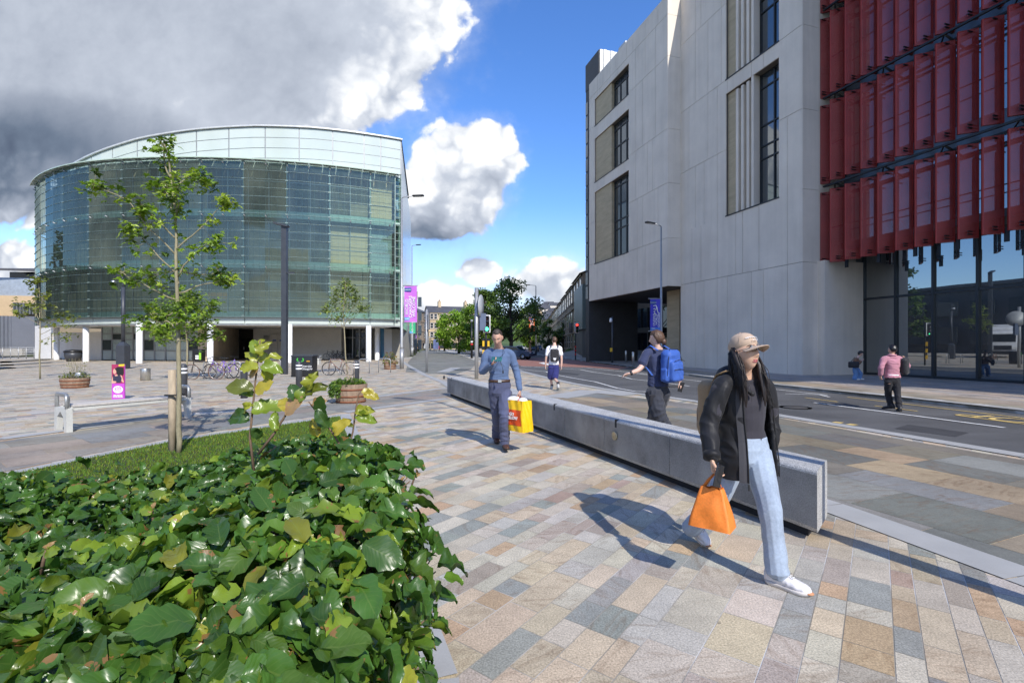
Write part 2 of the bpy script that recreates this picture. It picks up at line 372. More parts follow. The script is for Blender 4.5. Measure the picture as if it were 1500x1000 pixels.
# dark flagstone path on the left, flagstone footway on the right, far footway
PALF=[(.34,(.20,.18,.145)),(.22,(.26,.215,.155)),(.2,(.165,.168,.15)),(.12,(.34,.265,.175)),(.12,(.22,.22,.2))]
PALL=[(.4,(.27,.25,.215)),(.3,(.31,.26,.21)),(.3,(.24,.24,.22))]
band=[G(-500,703),G(0,647),G(247,613),G(448,596),G(657,569.5),G(657,582.5),G(495,604.5),G(252,641),G(0,692),G(-400,760)]
slabs('stone_path',band,(.6023,.7983),[.45,.6],(.5,1.1),PALL,.004,FLAG,.005,5)
def strip(name,line,w,z,mat,seg=1.0,gap=.006,side=0,kind='structure'):
    """kerb stones: a ribbon of short stones along a ground polyline"""
    mb=MB(); pts=[Vector(p).to_2d() for p in line]; 
    for i in range(len(pts)-1):
        a,b=pts[i],pts[i+1]; d=b-a; L=d.length; d/=L; n=Vector((-d.y,d.x)); k=max(1,int(L/seg)) if seg else 1
        k=min(k,60)
        for j in range(k):
            p=a+d*(L*j/k+gap/2); q=a+d*(L*(j+1)/k-gap/2); o0=n*w*(side-.5); o1=n*w*(side+.5)
            mb.sheet([p+o0,q+o0,q+o1,p+o1],z+(i%2)*.0012)
    return struct(mb,name,mat)
strip('kerb_path_edge',[G(-500,697),G(0,643),G(247,610.5),G(448,594),G(657,568)],.28,.008,KERB)
strip('kerb_path_edge_lower',[G(505,604),G(657,583.5)],.28,.008,KERB)
strip('kerb_lawn_edge',[G(-400,764),G(0,697),G(252,645.5),G(500,608.5)],.22,.008,KERB)
strip('kerb_lawn_side',[G(502,607),G(519,655),G(560,770),G(624,1000),(-.1,.6)],.30,.010,KERB)
foot=[G(812,585),G(868,574.5),G(925,581.5),G(985,588),G(1022,593),G(1140,612),G(1300,640),G(1500,674),G(1800,726),(9.5,1.2),G(2100,1063),G(1500,848),G(1213,744),G(1080,697),G(960,651),G(880,620)]
slabs('footway',foot,(-.42,1),[.6,.75,.9],(.7,1.5),PALF,.004,FLAG,.005,11)
foot2=[G(594,545),G(598,530),G(612,514),G(641,511.5),G(672,519),G(700,529.5),G(690,541),G(664,548.5),G(628,547)]
slabs('footway_far',foot2,(-.42,1),[.6,.9],(.7,1.5),[(1,(.2,.2,.175))],.004,FLAG,.005,12)
strip('kerb_footway_inner',[G(1060,690),G(1213,741),G(1500,844),G(2100,1059)],.36,.0062,KERB,1.2,side=-.0)
strip('kerb_light_line',[G(596,532.5),G(640,532),G(690,532.5)],.35,.010,KERB)
strip('kerb_light_line_upper',[G(648,545),G(668,538.5),G(720,538)],.7,.010,KERB)
strip('kerb_curve',[G(590,530),G(604,539),G(622,549),G(650,560),G(662,568)],.3,.010,KERB)
strip('kerb_footway_tip',[G(812,582),G(868,572.5),G(925,578.5)],.9,.008,KERB)
# road
kerb_far=[(1500,607),(1320,586.5),(1132,566),(1047,555.5),(970,545),(895,534.5),(830,526),(790,519.5),(765,514.5)]
KF=[G(x,y) for x,y in kerb_far]; KF=[G(1900,652)]+KF
KN=[G(1900,735)]+[G(x,y) for x,y in [(1500,667),(1300,633),(1140,607),(1022,587),(985,581.5),(931,575),(880,567.5),(840,560.5),(800,551.5),(760,542),(705,525),(665,514),(643,510)]]
road=KN+[(-60,230),(-20,260),(0,270),(30,260)]+list(reversed(KF))+[(30,2)]
r_=MB(); r_.sheet([(60,-40),(13,-10)]+road[:-1]+[(28,0)],.004); struct(r_,'road',asph)
side_rd=MB(); side_rd.sheet([G(740,518),G(842,519.5),(14,190),(40,420),(-4,420),(-12,230)],.008); struct(side_rd,'side_road',asph)
strip('kerb_road_near',[G(1900,735)]+[G(x,y) for x,y in [(1500,668),(1300,634.5),(1140,608.5),(1022,588.5),(985,583),(931,576.5),(880,569),(840,562),(800,553),(760,543)]],.32,.012,KERB,.9)
strip('kerb_road_near_far',[G(760,542),G(705,525),G(665,514),G(643,510)],.5,.012,KERB,3)
# markings
PW=M('road_paint_white',(.72,.72,.70),.6,var=.15,vs=6,bump=.1); PY=M('road_paint_yellow',(.62,.45,.16),.65,var=.3,vs=5,bump=.1)
RED=M('red_road_surface',(.27,.125,.095),.85,var=.12,vs=1.5,bump=.4,bs=150)
rs=MB(); rs.sheet([G(x,y) for x,y in [(748,523.5),(800,524.2),(840,527.5),(872,531.5),(925,538.2),(905,541),(860,538),(800,536.8),(763,536.3)]],.010); struct(rs,'red_road_surface',RED)
def wavy(name,pts,w,mat,z=.014): return strip(name,[G(x,y) for x,y in pts],w,z,mat,seg=0)
wavy('road_marking_zigzag',[(763,541),(800,544.5),(806,547.5),(840,554),(872,559.5),(905,569),(931,573.6),(950,574.2)],.09,PW)
wavy('road_marking_lane',[(763,536.2),(850,541.5),(868,545),(905,550),(925,555.3),(968,560),(1010,566)],.09,PW)
wavy('road_marking_red_edge',[(763,537),(800,537.6),(860,538.8),(900,543),(948,548),(1000,553.5)],.1,PW)
wavy('road_marking_lane_near',[(1192,590),(1472,627)],.1,PW)
wavy('road_marking_lane_far',[(930,547),(1045,561),(1130,570),(1212,579)],.08,PW)
wavy('road_marking_bay_edge',[(1150,577),(1200,578.5),(1215,582)],.08,PW)
wavy('road_marking_kerb_yellow',[(1241,582),(1300,589),(1500,613),(1700,638)],.07,PY)
wavy('road_marking_kerb_yellow_short',[(1179,582.7),(1227,589)],.07,PY)
wavy('road_marking_bay_yellow',[(1281,594.7),(1344,602.7)],.07,PY)
ar=MB(); 
for P3 in ([(789,531.5),(797,530.8),(812,535),(806,536)],): ar.sheet([G(x,y) for x,y in P3],.016)
struct(ar,'road_marking_arrow',PW)
# bus stop lettering, painted lengthwise on the lane
bx,by=G(1500,616); dd=Vector((-.29,.957,0)); nn=Vector((.957,.29,0))
tm=MB(); text_mb('BUS STOP',1.0,frame((bx+.2,by-1.2,.013),dd,nn*-1)@Matrix.Scale(1.0,4,(0,1,0)),tm,0,.001); 
struct(tm,'road_marking_lettering',PY)
strip('road_marking_box_edge',[G(1411,610),G(1520,624),G(1700,647)],.08,.013,PY,seg=0)
yk=MB()
for x0,y0,x1,y1 in ((1221,619,1234,620.5),(1242,622,1254,623.6)):
    a=Vector(G(x0,y0)); b2=Vector(G(x1,y1)); d=(b2-a).normalized(); n=Vector((-d.y,d.x))*.09; yk.sheet([a-n,b2-n,b2+n,a+n],.018)
struct(yk,'road_marking_kerb_tick',PY)
tarp=M('tar_patch',(.045,.045,.048),.85,var=.2,vs=3,bump=.4,bs=120); tp=MB()
for q in ([(1050,572),(1120,581),(1098,588),(1026,578)],[(1330,622),(1420,634),(1400,640),(1310,628)],[(820,545),(850,547.5),(846,550),(815,547)]): tp.sheet([G(x,y) for x,y in q],.0075)
struct(tp,'road_patch',tarp)
for px,py,lb in ((1165,597,'round iron manhole cover in the road behind the woman in the cap'),(985,566,'round iron manhole cover in the road beyond the blue backpack')):
    x,y=G(px,py); q=MB(); q.lathe([(0,.012),(.27,.012),(.28,.008)],(x,y,0),24); q.lathe([(.30,.0105),(.36,.0105)],(x,y,0),24); single(q,'manhole_cover',[M('cast_iron',(.09,.085,.08),.6,.3,bump=.6,bs=45)],lb,'manhole cover','manhole covers in the road',loc=(x,y,0))
# far footway with a real kerb step
d2=Vector((-.29,.957)); n2=Vector((.957,.29))
def FP(tt,c): return (d2.x*tt+n2.x*c, d2.y*tt+n2.y*c)
backline=[FP(150,24.5),FP(60,24.5),FP(31,24.5),FP(5,24.5),FP(-10,24.5)]
far=KF+[G(748,511.5)]+backline
ff=MB(); ff.prism(far,-.03,.085); struct(ff,'far_footway_bed',mortar)
far_in=[(p[0]+.5*n2.x*1.0,p[1]+.5*n2.y) for p in KF]
PALB=[(.5,(.33,.27,.2)),(.3,(.29,.25,.2)),(.2,(.36,.31,.25))]
mid=[(p[0]+1.9*n2.x,p[1]+1.9*n2.y) for p in KF]
slabs('far_footway_flags',far_in[:8]+list(reversed(mid[:8])),(-.29,.957),[.6],(.6,1.2),PALB,.090,FLAG,.005,21)
PALC=[(.45,(.46,.38,.31)),(.3,(.4,.36,.33)),(.25,(.34,.32,.30))]
slabs('far_footway_setts',mid[:8]+[FP(44,24.4),FP(31,24.4),FP(5,24.4),FP(-2,24.4)],(-.29,.957),[.2,.3],(.3,.8),PALC,.091,FLAG,.006,22)
strip('kerb_far',[(p[0]+.12*n2.x,p[1]+.12*n2.y) for p in KF],.26,.0905+.004,KERB,1.0)
# terrace rising to the recessed entrance
te=MB(); te.add([(*FP(33,24.5),.10),(*FP(62,24.5),.10),(*FP(62,28.5),.98),(*FP(33,28.5),.98)],[(0,3,2,1)]); struct(te,'entrance_ramp',M('ramp_stone',(.3,.29,.27),.8,var=.1,vs=1.2,bump=.2))
# lawn
lawn=[G(-700,840),G(-400,765.5),G(0,699),G(252,647.5),G(498,610.5),G(514,655),G(553,770),G(600,915),(-.35,1.6),(-1.2,1.2),(-4,1)]
soil=M('soil',(.045,.05,.02),.95,var=.3,vs=4,bump=.5); lm=MB(); lm.sheet(lawn,.012); struct(lm,'lawn',soil)
grass_m,t,b=newmat('grass_blade'); at_=t.node('ShaderNodeAttribute',attribute_name='leafcol'); t.l.new(at_.outputs['Color'],b.inputs['Base Color']); b.inputs['Roughness'].default_value=.6; b.inputs['Specular IOR Level'].default_value=.3
tr=t.node('ShaderNodeBsdfTranslucent'); t.l.new(at_.outputs['Color'],tr.inputs[0]); ms=t.node('ShaderNodeMixShader'); ms.inputs[0].default_value=.35; t.l.new(b.outputs[0],ms.inputs[1]); t.l.new(tr.outputs[0],ms.inputs[2]); t.l.new(ms.outputs[0],grass_m.node_tree.nodes['Material Output'].inputs['Surface'])
def setcol(me,cols,name='leafcol'):
    ca=me.color_attributes.new(name,'FLOAT_COLOR','POINT'); ca.data.foreach_set('color',np.asarray(cols,dtype=np.float32).ravel())
def grass():
    rg=np.random.default_rng(5); xs=[p[0] for p in lawn]; ys=[p[1] for p in lawn]; pts=[]
    N=90000; cand=np.stack([rg.uniform(-9,-.3,N*2),rg.uniform(1.8,10.6,N*2)],1)
    for p in cand:
        if inpoly(p,lawn): pts.append(p)
        if len(pts)>=N: break
    p=np.array(pts); n=len(p); h=rg.uniform(.018,.045,n); w=rg.uniform(.002,.004,n)*(1+p[:,1]*.12); a=rg.uniform(0,6.28,n); ln=rg.uniform(0,.03,n); b_=rg.uniform(0,6.28,n)
    base=np.zeros((n,3)); base[:,:2]=p; base[:,2]=.012; dx=np.stack([np.cos(a)*w,np.sin(a)*w,0*w],1); top=base+np.stack([np.cos(b_)*ln,np.sin(b_)*ln,h],1)
    V=np.stack([base-dx,base+dx,top],1).reshape(-1,3); me=bpy.data.meshes.new('grass'); me.from_pydata(V.tolist(),[],np.arange(3*n).reshape(-1,3).tolist()); me.update()
    k=rg.uniform(.7,1.3,n); y=rg.uniform(0,1,n)**3; c=np.stack([(.12+.14*y)*k,(.235+.04*y)*k,.03*k,np.ones(n)],1); setcol(me,np.repeat(c,3,0))
    o=link(me,'grass',grass_m); setprops(o,'short bright green lawn grass beside the hedge and paving','grass',kind='stuff')
grass()
# ================================================================ STONE AND RED SCREEN BUILDING (right)
def TP(px,c):
    s=(px-750)/F; Y=c/(s*.957+.29); return -.29*s*Y+.957*Y
def wb(mb,t0,t1,c0,c1,z0,z1,mi=0):
    if t0>t1: t0,t1=t1,t0
    vs=[(*FP(a,b),z) for z in (z0,z1) for a,b in ((t0,c0),(t1,c0),(t1,c1),(t0,c1))]
    return mb.add(vs,[(0,1,2,3),(4,7,6,5),(0,4,5,1),(1,5,6,2),(2,6,7,3),(3,7,4,0)],mi)
def stonewall(name,col,seam=True):
    """pale precast panels with very faint mottling and rain streaks"""
    m,t,b=newmat(name); P=t.world(); st=t.noise(t.world((1.2,1.2,.07)),2.2,4,.6); n=t.noise(P,.5,5,.6); f=t.noise(P,60,3,.6)
    c=t.mix(1.0,col,t.ramp(n,[(.3,.9),(.7,1.06)]),'MULTIPLY'); c=t.mix(1.0,c,t.ramp(st,[(.3,.94),(.6,1.02)]),'MULTIPLY'); c=t.mix(1.0,c,t.ramp(f,[(.3,.93),(.7,1.05)]),'MULTIPLY')
    t.setin(b.inputs['Base Color'],c); b.inputs['Roughness'].default_value=.8; b.inputs['Specular IOR Level'].default_value=.3; t.setin(b.inputs['Normal'],t.bump(f,.15,.003)); return m
ST=stonewall('pale_cladding_stone',(.75,.675,.575)); JO=M('joint_backing',(.12,.11,.10),.9,bump=0)  # JO: dark backing behind the open panel joints
SAND=M('sandstone_panel',(.46,.38,.25),.85,var=.12,vs=.8,vs2=5,bump=.4,bs=6,bd=.02,stretch=(1,1,5))
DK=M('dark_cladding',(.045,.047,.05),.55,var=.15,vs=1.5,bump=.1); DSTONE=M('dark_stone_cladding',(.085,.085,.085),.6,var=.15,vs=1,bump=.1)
GLR=glassmat('office_glass',refl=.26,dark=(.012,.016,.022),grime=False)
GLW=glassmat('window_glass',refl=.10,dark=(.02,.03,.04),grime=False)
FRM=M('dark_window_frame',(.03,.035,.04),.4,.3,bump=0); MET=M('pale_metal',(.55,.56,.57),.4,.6,bump=.05)
B=empty('office_building',(*FP(18,20.2),0),'tall pale stone clad building with red perforated screens and a dark glass ground floor','building')
C0=20.17; CW=19.17; CG=23.7
tB=TP(1174,C0); tE=TP(997,C0); tW0=TP(976.5,CW); tW1=TP(863,CW); tW2=TP(857.5,CW); tN=-14
ZT=24.8
def panelwall(nm,rects,c0,c1,joints_z,joints_t,parent):
    """stone wall made of rectangles (t0,t1,z0,z1), each split into panels by open 14 mm joints over a dark backing"""
    mb=MB(); g=.012
    for (t0,t1,z0,z1) in rects:
        wb(mb,t0,t1,c0+.06,c1,z0,z1,1)
        zs=[z0]+[z for z in joints_z if z0+.05<z<z1-.05]+[z1]
        for i in range(len(zs)-1):
            row=joints_z.index(zs[i]) if zs[i] in joints_z else -1
            ts=[t0]+sorted(x for x in joints_t(row) if t0+.15<x<t1-.15)+[t1]
            for j in range(len(ts)-1):
                a=ts[j]+(g if j else 0); b=ts[j+1]-(g if j<len(ts)-2 else 0)
                wb(mb,a,b,c0,c0+.07,zs[i]+(g if i else 0),zs[i+1]-(g if i<len(zs)-2 else 0),0)
    return part(mb,nm,[ST,JO],parent)
# main wall with the tall window strip
ta,tb=TP(1141,C0),TP(1063,C0)    # opening (near, far)
jz=[5.55,9.08,12.95,17.0,21.5]
rj=random.Random(4); base_t=[TP(x,C0) for x in (1033,1079,1110,1130)]
def jt(row):
    r=random.Random(row*7+3); return [tB+(tE-tB)*k/8+r.choice((-.35,0,.3)) for k in range(1,8)]
rects=[(tB,tE,.0,9.05),(tB,ta,9.05,ZT),(tb,tE,9.05,ZT),(ta,tb,16.2,17.0),(ta,tb,24.0,ZT)]
panelwall('stone_wall',rects,C0,C0+.7,jz,jt,B)
# the return that turns in towards the glass
rt=MB(); wb(rt,tB-.03,tB-.43,C0+.95,CG+1.5,0,5.62,0); wb(rt,tB+.01,tB+.7,C0+.7,CG+1,0,ZT,0)
for z in [0]+jz: pass
zs=[.0]+jz+[ZT]
for i in range(len(zs)-1): wb(rt,tB-.06,tB+.01,C0,C0+1.0,zs[i]+.008,zs[i+1]-.008,0)
part(rt,'stone_return',[ST],B)
# window strip
for z0,z1 in ((9.05,16.2),(17.0,24.0)):
    f=MB(); wb(f,TP(1075,C0),tb,C0+.18,C0+.5,z0,z1,0); part(f,'sandstone_panel',[SAND],B)
    for p in (1079,1086.5,1094.5):
        r_=MB(); tt=TP(p,C0); wb(r_,tt-.09,tt+.09,C0+.03,C0+.5,z0,z1-.12,0); part(r_,'stone_rib',[ST],B)
    bk=MB(); wb(bk,TP(1103,C0),TP(1075,C0),C0+.46,C0+.6,z0,z1,0); part(bk,'rib_backing',[SAND],B)
    rv=MB(); wb(rv,TP(1101,C0)-.12,TP(1101,C0)+.05,C0+.02,C0+.55,z0,z1,0); part(rv,'window_reveal',[ST],B)
    t0,t1=ta,TP(1101,C0)-.12
    w=MB(); wb(w,t0,t1,C0+.5,C0+.56,z0,z1,0); wo_=part(w,'window',[GLW],B)
    fr=MB(); tm_=(t0+t1)/2-.12
    for tt in (t0+.03,tm_,t1-.03): wb(fr,tt-.035,tt+.035,C0+.43,C0+.5,z0,z1)
    hs=[z0+.04,z0+2.55,z0+3.25,z0+4.35,z1-.75,z1-.05] 
    for z in hs: wb(fr,t0,t1,C0+.435,C0+.495,z-.035,z+.035)
    part(fr,'window_frame',[FRM],wo_)
    sl=MB(); wb(sl,ta-.02,tb+.02,C0-.03,C0+.45,z0-.03,z0+.04); part(sl,'sill',[FRM],B)
# dark shadow gap between the wing and the main wall
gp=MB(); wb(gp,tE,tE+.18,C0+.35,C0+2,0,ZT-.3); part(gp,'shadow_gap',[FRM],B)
# cantilevered wing
za,zb=5.46,ZT
oa,ob=TP(921,CW),TP(871,CW); os_=TP(894,CW)
wins=[(8.6,14.85),(15.7,19.5),(20.6,22.95)]
rects=[(tW0,oa,za,zb),(ob,tW1,za,zb)]
zz=za
for z0,z1 in wins: rects.append((oa,ob,zz,z0)); zz=z1
rects.append((oa,ob,zz,zb))
jz2=[8.65,12.3,15.9,20.7,23.46]
def jt2(row):
    r=random.Random(row*5+1); return [tW0+(tW1-tW0)*k/9+r.choice((-.3,0,.35)) for k in range(1,9)]
panelwall('wing_wall',rects,CW,CW+.6,jz2,jt2,B)
rt=MB(); zs=[za]+jz2+[zb]
for i in range(len(zs)-1): wb(rt,tW0-.12,tW0,CW,C0+1.2,zs[i]+.008,zs[i+1]-.008)
wb(rt,tW0,tW0+.3,CW+.6,C0+1.2,za+.1,zb-.1,0); part(rt,'wing_return',[ST],B)
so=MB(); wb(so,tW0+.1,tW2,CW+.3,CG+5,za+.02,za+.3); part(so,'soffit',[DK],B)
for z0,z1 in wins:
    f=MB(); wb(f,os_,ob,CW+.12,CW+.45,z0,z1); part(f,'sandstone_panel',[SAND],B)
    w=MB(); wb(w,oa,os_,CW+.42,CW+.47,z0,z1); wo_=part(w,'window',[GLW],B)
    fr=MB()
    for k in range(4): tt=oa+(os_-oa)*k/3; wb(fr,tt-.05,tt+.05,CW+.36,CW+.42,z0,z1)
    for z in ([z0+.04,z1-.5,z1-.05]+([z0+2.3,z0+3.0] if z1-z0>5 else [z0+1.9] if z1-z0>3 else [])): wb(fr,oa,os_,CW+.362,CW+.415,z-.05,z+.05)
    part(fr,'window_frame',[FRM],wo_)
    sl=MB(); wb(sl,oa,ob,CW-.03,CW+.4,z0-.04,z0+.03); part(sl,'sill',[FRM],B)
# north end strip and roof plant
ne=MB(); wb(ne,tW1+.12,tW2,CW+.05,CW+5,0,ZT-.2,0); part(ne,'end_glazing',[DK],B)
ns=MB(); 
for i in range(14): wb(ns,tW1+.3,tW1+.75,CW+.01,CW+.06,5.7+i*1.28,6.8+i*1.28)
part(ns,'end_window',[MATS['window_glass']],B)
PLM=M('ribbed_plant_cladding',(.52,.53,.52),.5,.3,stretch=None,var=.1)
pd=MB(); wb(pd,TP(877,CW),tW2+.02,CW+.02,CW+.12,ZT-.3,26.9); part(pd,'plant_screen_dark',[DK],B)
pr=MB(); tt=TP(877,CW)
for k in range(12): wb(pr,tt+.0-(.05 if k%2 else 0),tt+2,CW+.14+k*.33,CW+.14+k*.33+.3,ZT-.3,26.95)
part(pr,'plant_room',[PLM],B)
pc=MB(); wb(pc,TP(916,CW+1),TP(906,CW+1),CW+1,CW+3,ZT,26.2); part(pc,'roof_cowl',[PLM],B)
rf=MB(); wb(rf,tN,tE,C0+.5,C0+22,ZT-.4,ZT-.1); wb(rf,tE,tW2-.2,CW+.5,C0+22,ZT-.42,ZT-.12); part(rf,'roof',[DK],B)
# recess under the wing
CR=28.5
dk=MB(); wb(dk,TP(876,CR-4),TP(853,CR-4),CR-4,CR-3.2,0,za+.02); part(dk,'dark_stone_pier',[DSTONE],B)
gl=MB(); wb(gl,TP(980,CR),TP(870,CR)+4,CR,CR+.06,.05,za); part(gl,'entrance_glazing',[GLR],B)
fr=MB()
for k in range(14):
    tt=TP(980,CR)+(TP(872,CR)-TP(980,CR))*k/13; wb(fr,tt-.05,tt+.05,CR-.12,CR-.002,.05,za)
wb(fr,TP(980,CR),TP(925,CR),CR-2.2,CR-.13,2.75,3.25); wb(fr,TP(958,CR)-.08,TP(958,CR)+.08,CR-2.2,CR-2.0,.3,2.75); wb(fr,TP(978,CR),TP(978,CR)+.16,CR-2.2,CR-2.0,.3,2.75)
part(fr,'entrance_frame',[FRM],B)
dp=MB(); t8=TP(994,C0+1.1); wb(dp,t8-.1,TP(977,C0+1.1),C0+1.1,C0+8,0,za+.01); part(dp,'beige_stone_wall',[SAND],B)
cl=MB(); cl.lathe([(.3,.05),(.3,5.46)],(*FP(TP(905,22.5),22.5),0),20); part(cl,'round_column',[M('dark_column',(.07,.1,.14),.3,.3)],B)
# glazed ground floor facing the road
tg0=TP(1223,CG)
g_=MB(); gx=[TP(x,CG) for x in (1223,1248,1266,1313,1368,1433.5,1504,1590,1690)]; gx.append(tN)
for i in range(len(gx)-1):
    for (z0,z1) in ((.12,3.8),(3.82,6.2)):
        q=MB(); wb(q,gx[i+1]+.03,gx[i]-.03,CG,CG+.04,z0,z1); part(q,'glass_pane',[GLR if i!=0 else DK],B)
fr=MB()
for tt in gx: wb(fr,tt-.045,tt+.045,CG-.1,CG-.005,.09,6.2)
wb(fr,gx[0],tN,CG-.08,CG-.01,3.76,3.86); wb(fr,gx[0],tN,CG-.09,CG-.012,.09,.2); part(fr,'mullion_frame',[FRM],B)
so=MB(); wb(so,tB-.45,tN,C0+2.0,CG+2,6.2,6.5); part(so,'screen_soffit',[DK],B)
# upper curtain wall behind the red screens
CU=22.35
BLK=M('dark_bracket_steel',(.02,.022,.025),.45,.5,bump=0)
GLU=glassmat('upper_glass',refl=.22,dark=(.03,.045,.07),grime=False)
rows=[(5.5,9.0),(9.42,13.25),(13.6,17.5),(17.8,21.7)]
for i,(z0,z1) in enumerate(rows):
    for k in range(8):
        q=MB(); wb(q,tB-.45-k*3.0,tB-.45-(k+1)*3.0+.06,CU,CU+.04,z0+.75,z1+.2); part(q,'upper_pane',[GLU],B)
    q=MB(); wb(q,tB-.45,tN,CU-.03,CU+.05,z0-.22 if i else 6.2,z0+.72); part(q,'spandrel_band',[M('spandrel_metal',(.10,.12,.14),.35,.5)],B)
    q=MB(); 
    for k in range(16): tt=tB-.5-k*1.5; wb(q,tt-.04,tt+.04,CU-.12,CU-.03,z0+.3,z1+.25)
    part(q,'upper_mullion',[FRM],B)
    q=MB(); zc=z1+.18
    wb(q,tB-.3,tN,21.15,21.25,zc-.04,zc+.04); wb(q,tB-.3,tN,21.75,21.85,zc-.12,zc-.04)
    for k in range(10):
        tt=tB-.9-k*2.25; q.tube([(*FP(tt,21.2),zc),(*FP(tt,CU),zc-.35)],.045,6); q.tube([(*FP(tt,21.2),zc),(*FP(tt+.5,21.8),zc-.08)],.03,6)
    part(q,'walkway_truss',[BLK],B)
top=MB(); wb(top,tB-.45,tN,CU-.1,CU+1,21.9,ZT); part(top,'upper_wall',[DK],B)
redm,t,b=newmat('red_perforated_metal'); out=redm.node_tree.nodes['Material Output']; P=t.coords('UV'); 
b.inputs['Roughness'].default_value=.38; b.inputs['Metallic'].default_value=.25; n=t.noise(t.world(),1.5,3); t.setin(b.inputs['Base Color'],t.ramp(n,[(.3,(.225,.014,.012)),(.7,(.295,.022,.018))]))
sx=t.node('ShaderNodeSeparateXYZ'); t.l.new(P,sx.inputs[0]); k=2*math.pi/.044
d=t.math('MULTIPLY',t.math('SINE',t.math('MULTIPLY',t.math('ADD',sx.outputs[0],sx.outputs[1]),k)),t.math('SINE',t.math('MULTIPLY',t.math('SUBTRACT',sx.outputs[0],sx.outputs[1]),k)))
hole=t.math('MULTIPLY',t.math('GREATER_THAN',d,.42),t.math('GREATER_THAN',sx.outputs[2] if False else t.math('ABSOLUTE',t.math('SUBTRACT',sx.outputs[0],.3)),-1))
edge=t.math('MULTIPLY',t.math('GREATER_THAN',sx.outputs[0],.04),t.math('LESS_THAN',sx.outputs[0],.56)); hole=t.math('MULTIPLY',hole,edge)
tr=t.node('ShaderNodeBsdfTransparent'); ms=t.node('ShaderNodeMixShader'); t.setin(ms.inputs[0],hole); t.l.new(b.outputs[0],ms.inputs[1]); t.l.new(tr.outputs[0],ms.inputs[2]); t.l.new(ms.outputs[0],out.inputs[0])
proto=None
ang=R(-24); fdir=Vector((math.cos(ang),math.sin(ang),0)); fn_=Vector((-fdir.y,fdir.x,0))
for i,(z0,z1) in enumerate(rows):
    H=z1-z0; me=None
    mb=MB(); w=.6
    # folded sheet: main leaf, two returned flanges
    def quad(p,q,za_,zb_): mb.add([(*p,za_),(*q,za_),(*q,zb_),(*p,zb_)],[(0,1,2,3)])
    A=(0,0);Bp=(fdir.x*w,fdir.y*w); rn=(-fn_.x*-.1,-fn_.y*-.1)
    quad(A,Bp,0,H); quad((rn[0],rn[1]),A,0,H); quad(Bp,(Bp[0]+rn[0],Bp[1]+rn[1]),0,H)
    mb.add([(A[0],A[1],H),(Bp[0],Bp[1],H),(Bp[0]+rn[0],Bp[1]+rn[1],H),(rn[0],rn[1],H)],[(0,1,2,3)])
    mb.add([(A[0],A[1],0),(Bp[0],Bp[1],0),(Bp[0]+rn[0],Bp[1]+rn[1],0),(rn[0],rn[1],0)],[(3,2,1,0)])
    me=mb.mesh('red_louvre'); uvl=me.uv_layers.new(name='UVMap'); 
    uvs=[(0,0),(w,0),(w,H),(0,H),(-.1,0),(0,0),(0,H),(-.1,H),(.7,0),(.8,0),(.8,H),(.7,H)]+[(-1,0)]*8
    uvl.data.foreach_set('uv',[c for p in uvs for c in p]); me.materials.append(redm)
    for k in range(15):
        tt=18.45-.745*k
        o=bpy.data.objects.new('red_louvre',me); COL.objects.link(o); o.parent=B; o.matrix_parent_inverse=wm(B).inverted(); o.location=(*FP(tt,21.22),z0)
    for k in range(15):
        tt=18.45-.745*k; br=MB()
        for z in (z0+H*.04,z0+H*.07,z1-H*.03): wb(br,tt-.28,tt-.24,21.3,21.8,z-.02,z+.02)
        if i==0 and k%2: wb(br,tt-.5,tt-.36,21.7,21.76,z0-.30,z0+.2)
        part(br,'louvre_bracket',[BLK],B)
bar=MB()
for i,(z0,z1) in enumerate(rows):
    zc=(z0+z1)/2
    bar.tube([(*FP(tB-.3,21.75),zc),(*FP(8,21.75),zc)],.025,6)
part(bar,'louvre_rail',[BLK],B)
# lower opaque building mass so no sky shows through
core=MB(); wb(core,tN,tE,CG+.3,CG+20,.1,ZT-.5); wb(core,tB-.3,tN,CU+.3,CG+.4,6.6,ZT-.5); wb(core,tE,TP(870,CR)+4,CR+.2,CG+20,.1,5.4); wb(core,tE+.2,tW2-.3,CW+.7,CG+20,5.8,ZT-.5); part(core,'inner_core',[M('dark_core',(.03,.03,.032),.9,bump=0)],B)

# ================================================================ CURVED GLASS BUILDING (left)
cx0,cy0,RR=-28.5,81.0,39.0
def CP(phi,r,z): a=R(phi); return (cx0+r*math.sin(a),cy0-r*math.cos(a)+.0048*max(0,-phi-12)**2,z)
GB=empty('glass_building',CP(2,RR,0),'curved building with a green glass double skin standing on white columns','building')
PH=[-31.3,-29.4,-24.15,-18.9,-13.65,-8.4,-3.15,2.1,7.35,12.6,17.85,23.1,26.4]
GSK=glassmat('green_skin_glass',tint=(.76,.90,.83),refl=.05,rough=.02,rc=(.62,.74,.66))
RAIL=M('glazing_rail_metal',(.22,.29,.26),.4,.4,bump=0); WHT=M('white_painted_column',(.8,.8,.79),.5,var=.05,bump=.05)
PG,t,b=newmat('pale_green_glass_panel'); t.setin(b.inputs['Base Color'],t.ramp(t.noise(t.world((1,1,.3)),.35,3),[(.3,(.48,.54,.50)),(.7,(.55,.61,.57))])); b.inputs['Roughness'].default_value=.16
GREY=M('grey_frame_metal',(.30,.31,.31),.45,.4,bump=0)
